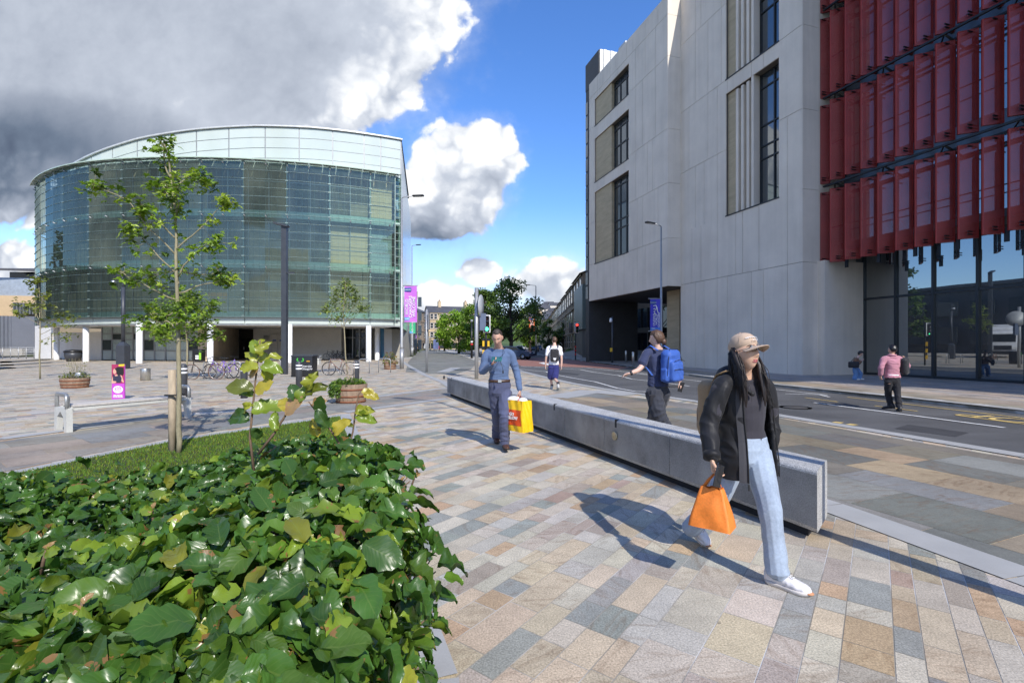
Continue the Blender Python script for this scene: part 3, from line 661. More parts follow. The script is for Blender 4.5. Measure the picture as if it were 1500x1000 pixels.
def ring(mb,p0,p1,r0,r1,z0,z1,mi=0,step=1.75,z1f=None):
    """solid curved bar from angle p0 to p1 between two radii"""
    n=max(1,int(round((p1-p0)/step))); vs=[];fs=[]
    for i in range(n+1):
        p=p0+(p1-p0)*i/n; za_=z0(p) if callable(z0) else z0; zb_=z1(p) if callable(z1) else z1
        vs+=[CP(p,r1,za_),CP(p,r0,za_),CP(p,r0,zb_),CP(p,r1,zb_)]
    for i in range(n):
        o=i*4
        for j in range(4): fs.append((o+j,o+4+j,o+4+(j+1)%4,o+(j+1)%4))
    fs+= [(0,1,2,3),(n*4+3,n*4+2,n*4+1,n*4)]
    mb.add(vs,fs,mi)
lv=[4.0,8.6,13.1,17.65]
for i in range(len(PH)-1):
    a,b2=PH[i],PH[i+1]
    for L in range(3):
        z0,z1=lv[L],lv[L+1]; q=MB(); n=max(1,round((b2-a)/2.7))
        for k in range(n):
            s0=a+(b2-a)*k/n; s1=a+(b2-a)*(k+1)/n
            q.add([CP(s0,RR,z0),CP(s1,RR,z0),CP(s1,RR,z1),CP(s0,RR,z1)],[(0,1,2,3)],0)
        for k in range(1 if L else 0,7): z=z0+(z1-z0)*k/6; ring(q,a,b2,RR+.03,RR+.006,z-.012,z+.012,1)
        # vertical tension rods with clamps behind the skin
        m_=max(2,round((b2-a)/.75))
        for k in range(m_):
            p=a+(b2-a)*(k+.5)/m_; ring(q,p,p+.016,RR-.12,RR-.15,z0,z1,1)
        part(q,'glass_panel',[GSK,RAIL],GB)
    po=MB(); ring(po,a-.06,a+.06,RR-.02,RR-.35,4.0,17.6)
    for k in range(19): ring(po,a-.17,a+.17,RR-.01,RR+.05,4.05+k*.75,4.15+k*.75)
    part(po,'screen_mast',[RAIL],GB)
# end returns with their open ladders of rungs
for pe,sg in ((-31.3,-1),(26.4,1)):
    e=MB(); ring(e,pe+sg*.0,pe+sg*.12,RR,RR-.15,3.6,17.7); ring(e,pe+sg*.95,pe+sg*1.05,RR-.3,RR-.5,3.6,17.9)
    for k in range(19): z=4+k*.75; p0,p1=sorted((pe+sg*.1,pe+sg*1.0)); ring(e,p0,p1,RR-.2,RR-.3,z-.03,z+.03)
    part(e,'end_ladder_frame',[RAIL],GB)
    e=MB()
    p0,p1=sorted((pe+sg*.1,pe+sg*1.0)); ring(e,p0,p1,RR-.6,RR-.62,3.6,17.7); part(e,'end_glass',[GSK],GB)
# floors and the inner facade
RI=RR-1.15
WOOD=M('timber_blind',(.66,.52,.31),.7,var=.12,vs=1.5,vs2=30,bump=.3,bs=8,stretch=(1,1,14)); WOOD2=M('dim_timber_lining',(.33,.285,.19),.75,var=.25,vs=1.2,vs2=25,bump=.3,bs=8,stretch=(1,1,10))
INN=[M('inner_pane_dark',(.10,.098,.066),.65,var=.5,vs=.7,bump=0,stretch=(1,1,.3),spec=.15),M('inner_pane_green',(.135,.13,.085),.65,var=.5,vs=.8,bump=0,stretch=(1,1,.3),spec=.15),WOOD2,WOOD,M('inner_pane_pale',(.30,.40,.38),.4,var=.25,vs=.8,bump=0)]
ri=random.Random(11)
for L in range(3):
    f=MB(); z=lv[L]; ring(f,-31.2,27.2,RR-.2,RI-.3,z-.02,z+.14,0); ring(f,-31.2,27.2,RI+.12,RI,z-.35,z+.55,0); part(f,'floor_edge',[M('pale_floor_edge',(.36,.50,.43),.5,.1)],GB)
    if L: f=MB(); ring(f,-31,26.2,RR-.22,RR-.26,z-.28,z+.22,0); part(f,'walkway_fascia',[MATS['pale_floor_edge']],GB)
    for i in range(len(PH)-1):
        a,b2=PH[i],PH[i+1]; z0,z1=lv[L]+.55,lv[L+1]-.35; n=2 if b2-a>3.4 else 1
        for k in range(n):
            s0,s1=a+(b2-a)*k/n+.05,a+(b2-a)*(k+1)/n-.05; q=MB()
            mi=ri.choice((0,0,0,1,1,1))
            if i==11: mi=(2,4,3)[L]
            if i==10: mi=(1,3,2 if k else 1)[L]
            segs=ri.choice((1,2,2,3))
            if mi in (3,4): segs=1
            zs=[z0+(z1-z0)*s/segs for s in range(segs+1)]
            for s in range(segs):
                m2=mi if s==0 or mi in (3,4) else ri.choice((0,1,1))
                if s==0 and mi not in (3,4) and (L==0 or ri.random()<.25): m2=2
                if i==10 and L==1 and False: m2=3
                ring(q,s0,s1,RI+.05,RI,zs[s]+.02,zs[s+1]-.02,m2)
            if i==7 and L==0 and k==0: ring(q,s0,s1,RI+.07,RI+.05,z0+1.15,z0+1.65,5)
            w=part(q,'inner_window',INN+[M('lit_timber_panel',(.62,.30,.08),.6)],GB)
            fr=MB(); ring(fr,s0-.05,s0+.04,RI+.14,RI+.05,z0,z1); ring(fr,s0,s1,RI+.12,RI+.05,z0+(z1-z0)*.34-.03,z0+(z1-z0)*.34+.03); ring(fr,s0,s1,RI+.12,RI+.05,z0+(z1-z0)*.72-.03,z0+(z1-z0)*.72+.03)
            part(fr,'window_frame',[GREY],w)
# brackets and sloping visor on top of the skin
vz=MB()
n=34
for i in range(n):
    p0=-31.3+58.6*i/n; p1=-31.3+58.6*(i+1)/n
    vz.add([CP(p0+.03,RR+.35,17.72),CP(p1-.03,RR+.35,17.72),CP(p1-.03,RI+.3,17.95),CP(p0+.03,RI+.3,17.95)],[(0,1,2,3)])
ring(vz,-31.3,26.4,RR+.4,RR+.33,17.68,17.76); part(vz,'glass_visor',[M('visor_glass',(.42,.52,.42),.3)],GB)
for L,z in ((0,8.45),(1,12.95),(2,17.5)):
    bk=MB()
    for i in range(23):
        p=-31.5+58*i/22.3; bk.tube([CP(p,RR+.15,z-.05),CP(p,RI+.1,z-.45)],.05,6); bk.tube([CP(p,RR-.1,z),CP(p,RI,z+.05)],.04,6)
    part(bk,'skin_bracket',[GREY],GB)
# parapet of pale green panels under the tilted roof
RP=RR-.9
def ztop(p):
    x=cx0+RP*math.sin(R(p)); pts=[(-52,16.9),(-49,17.1),(-44,17.75),(-41,18.3),(-38,18.9),(-33,19.9),(-28,20.55),(-23,21.05),(-18,21.35),(-11,21.5),(-8,21.5)]
    for (x0,z0),(x1,z1) in zip(pts,pts[1:]):
        if x<=x1: return z0+(z1-z0)*(x-x0)/(x1-x0)
    return 21.5
PHP=[p for p in PH if p<24]+[27.6]
vj=[-22.5,-18.9,-15.2,-11.4,-7.5,-3.5,.8,5.0,9.6,13.9,18.2,22.4,24.7,27.6]
def zlow(p): return 17.4
pp=MB()
for i in range(len(vj)-1):
    a,b2=vj[i]+.08,vj[i+1]-.08
    for k in range(4):
        z1=lambda p,k=k: max(17.42,ztop(p)-.93*k-.06); z0=lambda p,k=k: max(17.40,min(ztop(p)-.93*(k+1)+.0,ztop(p)-.93*k-.07))
        if k==3: z0=lambda p:17.38
        ring(pp,a,b2,RP,RP-.1,z0,z1)
part(pp,'parapet_panel',[PG],GB)
pb=MB(); ring(pb,-24.6,27.7,RP-.03,RP-.4,17.3,lambda p:ztop(p)-.02); part(pb,'parapet_frame',[GREY],GB)
pf=MB(); ring(pf,-25,27.8,RP+.18,RP-.4,lambda p:ztop(p),lambda p:ztop(p)+.12); part(pf,'roof_edge',[M('roof_edge_metal',(.6,.6,.58),.4,.3)],GB)
rf=MB(); n=24; vs=[CP(-25+52.8*i/n,RP-.1,ztop(-25+52.8*i/n)) for i in range(n+1)]+[(-14,66,21.5),(-50,66,17.5)]; rf.add(vs,[tuple(range(len(vs)))]); part(rf,'roof',[GREY],GB)
sw=MB(); c1=CP(27.7,RP-.1,0); sw.prism([(c1[0],c1[1]),(c1[0]-.3,c1[1]),(-16.6,78),(-16.3,78)],3.3,21.3); part(sw,'side_wall',[PG],GB)
# fascia, soffit, columns, ground floor walls
fa=MB()
for i in range(len(PH)-1): ring(fa,PH[i]+.06,PH[i+1]-.06,RR-.35,RR-.45,3.42,3.92)
ring(fa,-31.3,27.4,RR-.45,RR-.55,3.35,3.98); part(fa,'fascia_panel',[PG],GB)
fe=MB(); ring(fe,-32.4,27.4,RR-.30,RR-.55,3.28,3.38); ring(fe,-32.4,27.0,RR-.1,RR-.3,3.93,4.0); part(fe,'fascia_edge',[GREY],GB)
so=MB(); ring(so,-31.3,27.2,RR-.5,RR-14,3.36,3.5); part(so,'soffit',[M('white_soffit',(.8,.8,.78),.7)],GB)
def colm(px,py):
    x,y=G(px,py); q=MB(); q.lathe([(.24,0),(.23,.03),(.23,3.34)],(x,y,0),18); part(q,'white_column',[WHT],GB)
for px,py in ((83,526.8),(126,529.8),(204,532),(308,532),(424,531.2),(540,529.5),(552.5,527.5),(486,522)): colm(px,py)
def wallpx(mb,p0,p1,z0,z1,th=.25,mi=0):
    """wall between two ground points"""
    a=Vector(p0);b2=Vector(p1); d=(b2-a).normalized(); n=Vector((-d.y,d.x))*th
    return mb.prism([a,b2,b2+n,a+n],z0,z1,mi)
Zs=3.36
LIME=M('warm_limestone',(.58,.47,.33),.8,var=.12,vs=1.2,vs2=9,bump=.3,bs=7,bd=.01); CREAM=M('cream_render',(.74,.71,.65),.85,var=.06,vs=.8,bump=.1); DOORC=M('cream_door',(.60,.57,.51),.6,var=.04)
# glazed offices left of the passage
A=G(150,527.3);A2=G(293,529)
gw=MB(); n=9
for k in range(n):
    p0=(A[0]+(A2[0]-A[0])*k/n,A[1]+(A2[1]-A[1])*k/n); p1=(A[0]+(A2[0]-A[0])*(k+1)/n,A[1]+(A2[1]-A[1])*(k+1)/n)
    q=MB()
    wallpx(q,p0,p1,.08,.98,.1,0); 
    for z0,z1,mi in ((1.02,2.05,1 if k%4 else 2),(2.1,2.65,2 if k%2 else 1),(2.7,Zs,1)): wallpx(q,(p0[0]+.05,p0[1]-.02),(p1[0]-.05,p1[1]-.02),z0,z1,.08,mi)
    w=part(q,'office_window',[PG,M('pale_blind_pane',(.42,.50,.47),.25,var=.15,vs=.7,bump=0),M('dim_office_pane',(.06,.075,.07),.15,bump=0)],GB)
    fr=MB(); wallpx(fr,(p0[0]-.06,p0[1]-.08),(p0[0]+.06,p0[1]-.08),.0,Zs,.2); 
    for z in (1.0,2.07,2.68): wallpx(fr,(p0[0]+.06,p0[1]-.09),(p1[0]-.06,p1[1]-.09),z-.04,z+.04,.1)
    part(fr,'window_frame',[GREY],w)
lw=MB(); lw.prism([G(58,524.5),G(80,525),G(152,527.3),G(152,524),G(58,521)],0,2.9); part(lw,'white_wall',[CREAM],GB)
lb=MB(); lb.prism([G(51,524.4),G(75,525),G(78,522),G(54,521)],0,Zs+.4); part(lb,'white_block',[WHT],GB)
bs_=MB(); bs_.prism([G(290,529.2),G(312,529.2),G(316,525),G(294,525)],0,Zs-.02); part(bs_,'stone_pier',[LIME],GB)
# porch: timber-toned wall, dark doorway, cream wall with doors
q=MB(); wallpx(q,G(312,529),G(350,524.6),.0,Zs-.01,.2); part(q,'porch_wall',[LIME],GB)
bx_=G(350,524.8); by_=G(372,524.8)
q=MB(); wallpx(q,bx_,by_,0,Zs-.015,.3); part(q,'porch_recess',[M('dark_porch',(.05,.045,.04),.7)],GB)
for k in range(2):
    a=G(352+k*9.5,525); b3=G(360.5+k*9.5,525); q=MB(); wallpx(q,a,b3,.05,2.3,.06); dr=part(q,'glazed_door',[M('dark_door_glass',(.03,.03,.03),.1)],GB)
    q=MB(); wallpx(q,(a[0]+.35,a[1]-.06),(a[0]+.5,a[1]-.06),1.0,1.35,.03); part(q,'door_handle',[MET],dr)
ca,cb=G(371,525.6),G(500,525.6)
q=MB(); wallpx(q,ca,cb,0,Zs-.012,.3); part(q,'cream_wall',[CREAM],GB)
for k in range(2):
    a=G(397+k*10,525.8); b3=G(406.6+k*10,525.8); q=MB(); wallpx(q,a,b3,.05,2.75,.08); dr=part(q,'service_door',[DOORC],GB)
    q=MB(); wallpx(q,(a[0]+.2,a[1]-.04),(b3[0]-.15,b3[1]-.04),1.95,2.12,.03); part(q,'door_notice',[M('blue_notice',(.04,.08,.32),.5)],dr)
a=G(386,525.75); q=MB(); wallpx(q,a,(a[0]+.5,a[1]),2.1,2.6,.04); part(q,'wall_notice',[GREY],GB)
q=MB(); a=G(333,520);  q.prism([G(336,525.8),G(340.5,525.1),G(341,524.6),G(336.5,525.2)],1.9,2.7); part(q,'porch_sign',[M('sign_grey',(.3,.32,.33),.5)],GB)
# right end: glazed lobby, white piers, blue strip, rough stone end
q=MB(); wallpx(q,G(498,525.4),G(505,525.2),0,Zs-.02,.4); part(q,'white_pier',[CREAM],GB)
q=MB(); wallpx(q,G(505,525),G(536,525.2),.05,Zs-.02,.08); part(q,'lobby_glazing',[GLW],GB)
q=MB()
for p in (505,517,527,536): a=G(p,525.4); wallpx(q,(a[0]-.05,a[1]-.12),(a[0]+.05,a[1]-.12),0,Zs-.02,.12)
a,b3=G(505,525.1),G(536,525.3); wallpx(q,(a[0],a[1]-.12),(b3[0],b3[1]-.12),2.3,2.42,.1); part(q,'lobby_frame',[GREY],GB)
q=MB(); wallpx(q,G(537,524.2),G(556,525),0,Zs-.02,.3); part(q,'white_wall',[CREAM],GB)
q=MB(); wallpx(q,G(557,525.6),G(562,525.6),0,Zs-.02,.2); part(q,'blue_strip',[M('blue_panel',(.02,.14,.28),.4)],GB)
q=MB(); wallpx(q,G(562.5,525.5),G(574,525),0,Zs-.02,.3); part(q,'white_wall',[CREAM],GB)
q=MB(); a=G(574,525); q.prism([a,(a[0]+.95,a[1]+.3),(a[0]-1,a[1]+17),(a[0]-2.5,a[1]+17)],0,Zs-.01); part(q,'concrete_end_wall',[M('rough_concrete',(.36,.34,.29),.9,var=.12,vs=1.5,bump=.5,bs=12,bd=.01)],GB)
co=MB(); vs2=[CP(-30+56*i/14,RI-.6,0)[:2] for i in range(15)]; co.prism(vs2+[(-16,74),(-48,74)],3.9,17.6); part(co,'inner_core',[M('dark_green_core',(.035,.045,.04),.9,bump=0)],GB)
# ================================================================ STREET FURNITURE
def g3(px,py,z=0): x,y=G(px,py,z); return Vector((x,y,z))
# --- long granite bench wall
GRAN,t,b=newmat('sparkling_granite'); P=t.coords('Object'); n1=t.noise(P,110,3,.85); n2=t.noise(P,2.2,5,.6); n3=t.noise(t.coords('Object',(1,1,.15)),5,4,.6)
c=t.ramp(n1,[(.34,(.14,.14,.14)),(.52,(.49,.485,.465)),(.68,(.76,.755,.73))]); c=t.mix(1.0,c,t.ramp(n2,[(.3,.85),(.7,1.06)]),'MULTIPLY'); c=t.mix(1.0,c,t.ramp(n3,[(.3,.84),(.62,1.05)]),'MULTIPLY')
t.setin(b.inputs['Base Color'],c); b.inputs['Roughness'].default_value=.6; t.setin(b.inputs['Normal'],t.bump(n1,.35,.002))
GRAF=M('dark_granite_face',(.27,.265,.25),.75,var=.38,vs=2,vs2=110,bump=.5,bs=110,bd=.004)  # bench front face: darker and rougher than the granite top
PLN=M('bench_plinth_dark',(.03,.03,.032),.9,bump=.1)
A=Vector(G(1197,797)); Z=Vector(G(655,579)); bd=(Z-A).normalized(); bn=Vector((-bd.y,bd.x))*-1   # bn points to the road side
if bn.x<0: bn=-bn
L=(Z-A).length; skew=.24; wid=.45; HB=.57
bw=empty('granite_bench',(A.x,A.y,0),'long low grey granite bench wall dividing the paved square from the road footway','bench wall')
def bp(s,w): q=A+bd*s+bn*w; return (q.x,q.y)
cuts=[0,1.72,3.05,4.2,5.5,6.9,8.4,9.9,10.9,L]
for i in range(len(cuts)-1):
    s0=cuts[i]+(.006 if i else 0); s1=cuts[i+1]-.006; mb=MB(); r=.035
    # cross-section: overhanging body with a rounded front arris
    sec=[(0.02,.085),(0.0,.12),(0.0,HB-r)]+[(r-r*math.cos(a),HB-r+r*math.sin(a)) for a in (R(30),R(60),R(90))]+[(wid-r+r*math.sin(a),HB-r+r*math.cos(a)) for a in (0,R(45),R(90))]+[(wid,.085)]
    n=len(sec); vs=[]
    for e,s in enumerate((s0,s1)):
        for (w,z) in sec:
            k=skew*w/wid if (e==0 and i==0) else 0; p=bp(s+k,w); vs.append((*p,z))
    fs=[(j,(j+1)%n,n+(j+1)%n,n+j) for j in range(n)]+[tuple(reversed(range(n))),tuple(range(n,2*n))]
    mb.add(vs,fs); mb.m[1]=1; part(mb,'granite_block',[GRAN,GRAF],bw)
pb=MB(); pb.prism([bp(.14,.09),bp(L-.05,.09),bp(L-.05,wid-.03),bp(.3,wid-.03)],0,.10); part(pb,'plinth',[PLN],bw)
for s in (2.75,4.55,7.3,11.4,12.4):   # slot notches in the front arris
    nb=MB(); p=[bp(s,-.004),bp(s+.035,-.004),bp(s+.035,.05),bp(s,.05)]; nb.prism(p,HB-.10,HB+.003); part(nb,'drain_slot',[PLN],bw)
for s in (2.78,6.3):
    c=A+bd*s; m=Matrix.Translation((c.x,c.y,.36))@Vector((-bn.x,-bn.y,0)).to_track_quat('Z','Y').to_matrix().to_4x4()
    lb=MB(); vs=lb.lathe([(.0,.012),(.03,.012),(.045,.02),(.055,.02),(.055,.0)],(0,0,0),20); lb.v=[tuple(m@Vector(p)) for p in lb.v]; part(lb,'recessed_light',[M('aged_brass',(.42,.38,.28),.35,.7)],bw)
# --- poles and lamps
DKG=M('dark_grey_paint',(.045,.05,.06),.4,bump=.05); GALV=M('galvanised_steel',(.38,.39,.40),.45,.5,var=.08,vs=5,bump=.05); BLKP=M('black_paint',(.015,.016,.018),.35,bump=.03)
LENS=M('lamp_lens',(.6,.6,.55),.2,bump=0)
def colpost(px,py,name,label,group=None): p=g3(px,py); return p,empty(name,p,label,'street lamp' if 'lamp' in name else 'post',group)
# old style black lamp with curved arm
p,o=colpost(180.5,540,'lamp_post','black lamp post with curved swan neck in front of the curved building')
q=MB(); q.prism([(p.x-.27,p.y-.25),(p.x+.27,p.y-.25),(p.x+.27,p.y+.25),(p.x-.27,p.y+.25)],0,1.5); q.prism([(p.x-.27,p.y-.25),(p.x+.27,p.y-.25),(p.x+.27,p.y+.25),(p.x-.27,p.y+.25)],1.5,1.75,top=[(p.x-.1,p.y-.1),(p.x+.1,p.y-.1),(p.x+.1,p.y+.1),(p.x-.1,p.y+.1)]); part(q,'base_cabinet',[DKG],o)
q=MB(); q.tube([(p.x,p.y,1.7),(p.x,p.y,5.3)],.11,12); q.tube([(p.x,p.y,5.3),(p.x,p.y,5.75)],.05,10); part(q,'pole',[DKG],o)
q=MB(); q.tube([(p.x-.32-.32*math.cos(a),p.y,5.75+.32*math.sin(a)) for a in [R(180-k*20) for k in range(9)]],.03,8); part(q,'swan_neck',[DKG],o)
q=MB(); q.lathe([(.02,.16),(.12,.1),(.14,0),(.1,-.03)],(p.x-.64,p.y,5.58),14); part(q,'lantern',[MET],o)
# square modern column
p,o=colpost(417,548,'lamp_post','tall dark grey square lamp post beside the black recycling bin')
q=MB(); q.box((p.x,p.y,3.9),(.26,.26,7.8)); part(q,'pole',[DKG],o)
q=MB(); m=Matrix.Translation((p.x-.12,p.y-.1,7.86))@Matrix.Rotation(R(14),4,'Y'); q.box((0,0,0),(.75,.3,.09),M=m); part(q,'lamp_head',[DKG],o)
q=MB(); q.box((p.x+.3,p.y,5.35),(.4,.14,.07)); part(q,'side_head',[DKG],o)
# galvanised road lamps
def roadlamp(px,py,H,arm,label,Y=None,w=.09,grp=None,base=True,mat=None,z0=0):
    p=g3(px,py,z0) if Y is None else Vector(((px-750)/F*Y,Y,z0)); o=empty('street_lamp',p,label,'street lamp',grp); mat=mat or GALV
    q=MB(); q.tube([(p.x,p.y,p.z),(p.x,p.y,1.3)],w*1.35,12); q.tube([(p.x,p.y,1.3),(p.x,p.y,1.42),(p.x,p.y,H)],[w*1.35,w,w*.55],12); part(q,'pole',[mat],o)
    ax=Vector(arm); q=MB(); q.tube([(p.x,p.y,H-.02),(p.x+ax.x*.1,p.y+ax.y*.1,H+.06),(p.x+ax.x,p.y+ax.y,H+.12)],.035,8); part(q,'arm',[mat],o)
    u_=ax.normalized(); e=Vector((p.x+ax.x,p.y+ax.y,H+.12)); m=Matrix.Translation(e+u_*.35)@Matrix.Rotation(math.atan2(u_.y,u_.x),4,'Z')
    q=MB(); q.rbox((0,0,0),(.75,.24,.11),.04,m); q.box((0,0,-.06),(.4,.16,.02),M=m,mi=1); part(q,'lamp_head',[BLKP,LENS],o); return p,o
pA,lA=roadlamp(588.5,540,11.05,(.75,-.1,0),'grey street lamp at the right end of the curved building carrying the big magenta banner',w=.1)
roadlamp(603.5,517,15.0,(.6,-.2,0),'grey street lamp behind the magenta banner carrying the green banner',Y=66,w=.12)
roadlamp(785,0,10.3,(-.9,-.3,0),'slim grey street lamp with an orange banner near the side street trees',Y=72,w=.11,mat=DKG)
pM,lM=roadlamp(968.5,0,8.95,(-.55,-.35,0),'grey street lamp with a blue banner in front of the stone office wing',Y=30.4,w=.085,z0=.09)
roadlamp(727,0,9.3,(-.7,-.3,0),'thin street lamp with a small green banner beside the big trees',Y=78,w=.07,mat=DKG)
roadlamp(1760,0,9.9,(-.8,.55,0),'tall galvanised street lamp on the near footway whose shadow crosses the granite bench',Y=2.38,w=.07)
# --- banners
def banner(px0,px1,py0,py1,Y,col,label,texts,name,blocks=(),grp='banners hung on the street lamps',ang=0):
    a=at(px0,py1,Y); c=at(px1,py0,Y); w=c.x-a.x; h=c.z-a.z; ux=Vector((math.cos(ang),math.sin(ang),0)); w=w/math.cos(ang)
    o=empty(name,a,label,'banner',grp); m=frame(a,ux,(0,0,1))
    q=MB(); q.grid(lambda s,t_:m@Vector((s*w,t_*h,.02*math.sin(s*5+t_*3))),6,10); q.grid(lambda s,t_:m@Vector(((1-s)*w,t_*h,.02*math.sin((1-s)*5+t_*3)-.012)),6,10); part(q,'cloth',[M('banner_'+name+'_cloth',col,.6,var=.05,bump=.05)],o)
    q=MB(); q.tube([m@Vector((-.12,h+.03,0)),m@Vector((w+.05,h+.03,0))],.025,8); q.tube([m@Vector((-.12,-.03,0)),m@Vector((w+.05,-.03,0))],.025,8); part(q,'banner_arm',[GALV],o)
    for (x0,y0,x1,y1,cc) in blocks:
        q=MB(); q.box(((x0+x1)/2*w,(y0+y1)/2*h,.03),((x1-x0)*w,(y1-y0)*h,.008),M=m); part(q,'logo_block',[M('logo_'+cc[0],cc[1],.6,bump=0)],o)
    for (s_,x,y,sz,rot) in texts:
        q=text_mb(s_,sz*h,m@Matrix.Translation((x*w,y*h,.042))@Matrix.Rotation(R(rot),4,'Z'),depth=.002,bold=.006*sz*h*2); part(q,'lettering',[M('banner_white',(.8,.8,.8),.6,bump=0)],o)
    return o
NAVY=('navy',(.02,.09,.30)); SKYB=('light_blue',(.10,.38,.68))
banner(592.5,611,419,471.5,31.2,(.56,.16,.66),'big magenta banner reading WORLD CHANGERS WELCOME on the lamp by the curved building',[('WORLD\nCHANGERS\nWELCOME',.50,.42,.118,90),('GLASGOW',.27,.895,.04,0),('UofG',.22,.085,.05,0)],'magenta_banner',[(.02,.85,.56,.95,NAVY),(.02,.05,.42,.13,SKYB)],ang=-.1)
banner(600,608.5,472.5,488,64,(.05,.45,.22),'green banner hanging just below the big magenta banner',[('WELCOME',.5,.55,.2,90)],'green_banner',[(.0,.0,.6,.2,SKYB)])
banner(604.5,610,477,495,90,(.55,.18,.62),'small magenta banner farther down the street, behind the green one',[],'magenta_banner',[(.1,.05,.9,.2,NAVY)])
banner(775,783,465,485.5,71.5,(.62,.13,.03),'orange banner on the slim lamp beside the side street',[('WORLD\nCHANGERS',.55,.5,.15,90)],'orange_banner',[(.05,.84,.75,.96,NAVY),(.05,.05,.6,.16,SKYB)])
banner(719,726,463,477.5,77.5,(.05,.40,.2),'small green banner just right of the green traffic light',[('WELCOME',.5,.5,.2,90)],'green_banner',[(.0,.0,.9,.15,NAVY)])
banner(952.5,967,438,484,30.2,(.06,.05,.50),'dark blue banner with white emblem on the lamp at the office wing',[('STUDENT\nWORLD\nCHANGERS',.62,.34,.09,90),('UofG',.3,.07,.05,0),('GLASGOW',.3,.885,.04,0)],'blue_banner',[(.03,.84,.55,.94,NAVY),(.0,.0,1,.1,('azure',(.07,.2,.6)))])
em=MB(); a=at(952.5,484,30.2); c=at(967,438,30.2); w=c.x-a.x;h=c.z-a.z
for pts in ([(.3,.78),(.55,.8),(.68,.72),(.7,.62),(.8,.56)],[(.3,.68),(.45,.7),(.5,.64)],[(.3,.6),(.42,.62),(.42,.54)],[(.35,.52),(.5,.53),(.6,.5)],[(.62,.76),(.62,.66)]):
    em.tube([(a.x+w*x,a.y-.05,a.z+h*y) for x,y in pts],.03,5)
bo=[o for o in bpy.data.objects if o.name.startswith('blue_banner')][0]; part(em,'white_emblem',[MATS['banner_white']],bo)
# --- plain sign posts
p=g3(625,545); o=empty('sign_post',p,'slim grey post with an edge-on sign, standing on the dark footway near the bus shelter','sign post')
q=MB(); q.tube([p,(p.x,p.y,3.57)],.065,12); part(q,'post',[GALV],o); q=MB(); q.box((p.x+.12,p.y+.02,2.9),(.03,.5,.95)); part(q,'sign_plate',[GALV],o)
p=g3(698,555); o=empty('sign_post',p,'tall thick grey post with a round sign, rising behind the granite bench','sign post')
q=MB(); q.tube([p,(p.x,p.y,1.9),(p.x,p.y,4.14)],.085,14); part(q,'post',[GALV],o)
c=p+Vector((.2,.12,3.32)); m=Matrix.Translation(c)@Matrix.Rotation(R(79),4,'Z')@Matrix.Rotation(R(90),4,'X'); q=MB(); q.lathe([(.0,-.012),(.52,-.012),(.52,.012),(0,.012)],(0,0,0),30); q.v=[tuple(m@Vector(x)) for x in q.v]; part(q,'round_sign',[M('sign_back_grey',(.42,.44,.46),.5,.2)],o)
q=MB(); q.box((c.x+.06,c.y,2.6),(.3,.12,.78),rz=R(25)); part(q,'small_plate',[M('sign_dark',(.1,.13,.2),.5)],o)
p=g3(691,524.5); o=empty('cctv_post',p,'black pole with red and white stickers left of the round sign post','post')
q=MB(); q.tube([p,(p.x,p.y,4.2)],[.14,.08],12); part(q,'post',[BLKP],o); q=MB(); q.lathe([(0,.3),(.14,.25),(.16,.1),(.08,0)],(p.x,p.y,4.2),12); part(q,'camera_dome',[M('camera_grey',(.3,.32,.35),.3)],o)
q=MB(); q.lathe([(.145,0),(.145,.22)],(p.x,p.y,1.5),12); part(q,'red_sticker',[M('sticker_red',(.55,.03,.03),.5)],o); q=MB(); q.lathe([(.145,0),(.145,.2)],(p.x,p.y,1.8),12); part(q,'white_sticker',[WHT],o)
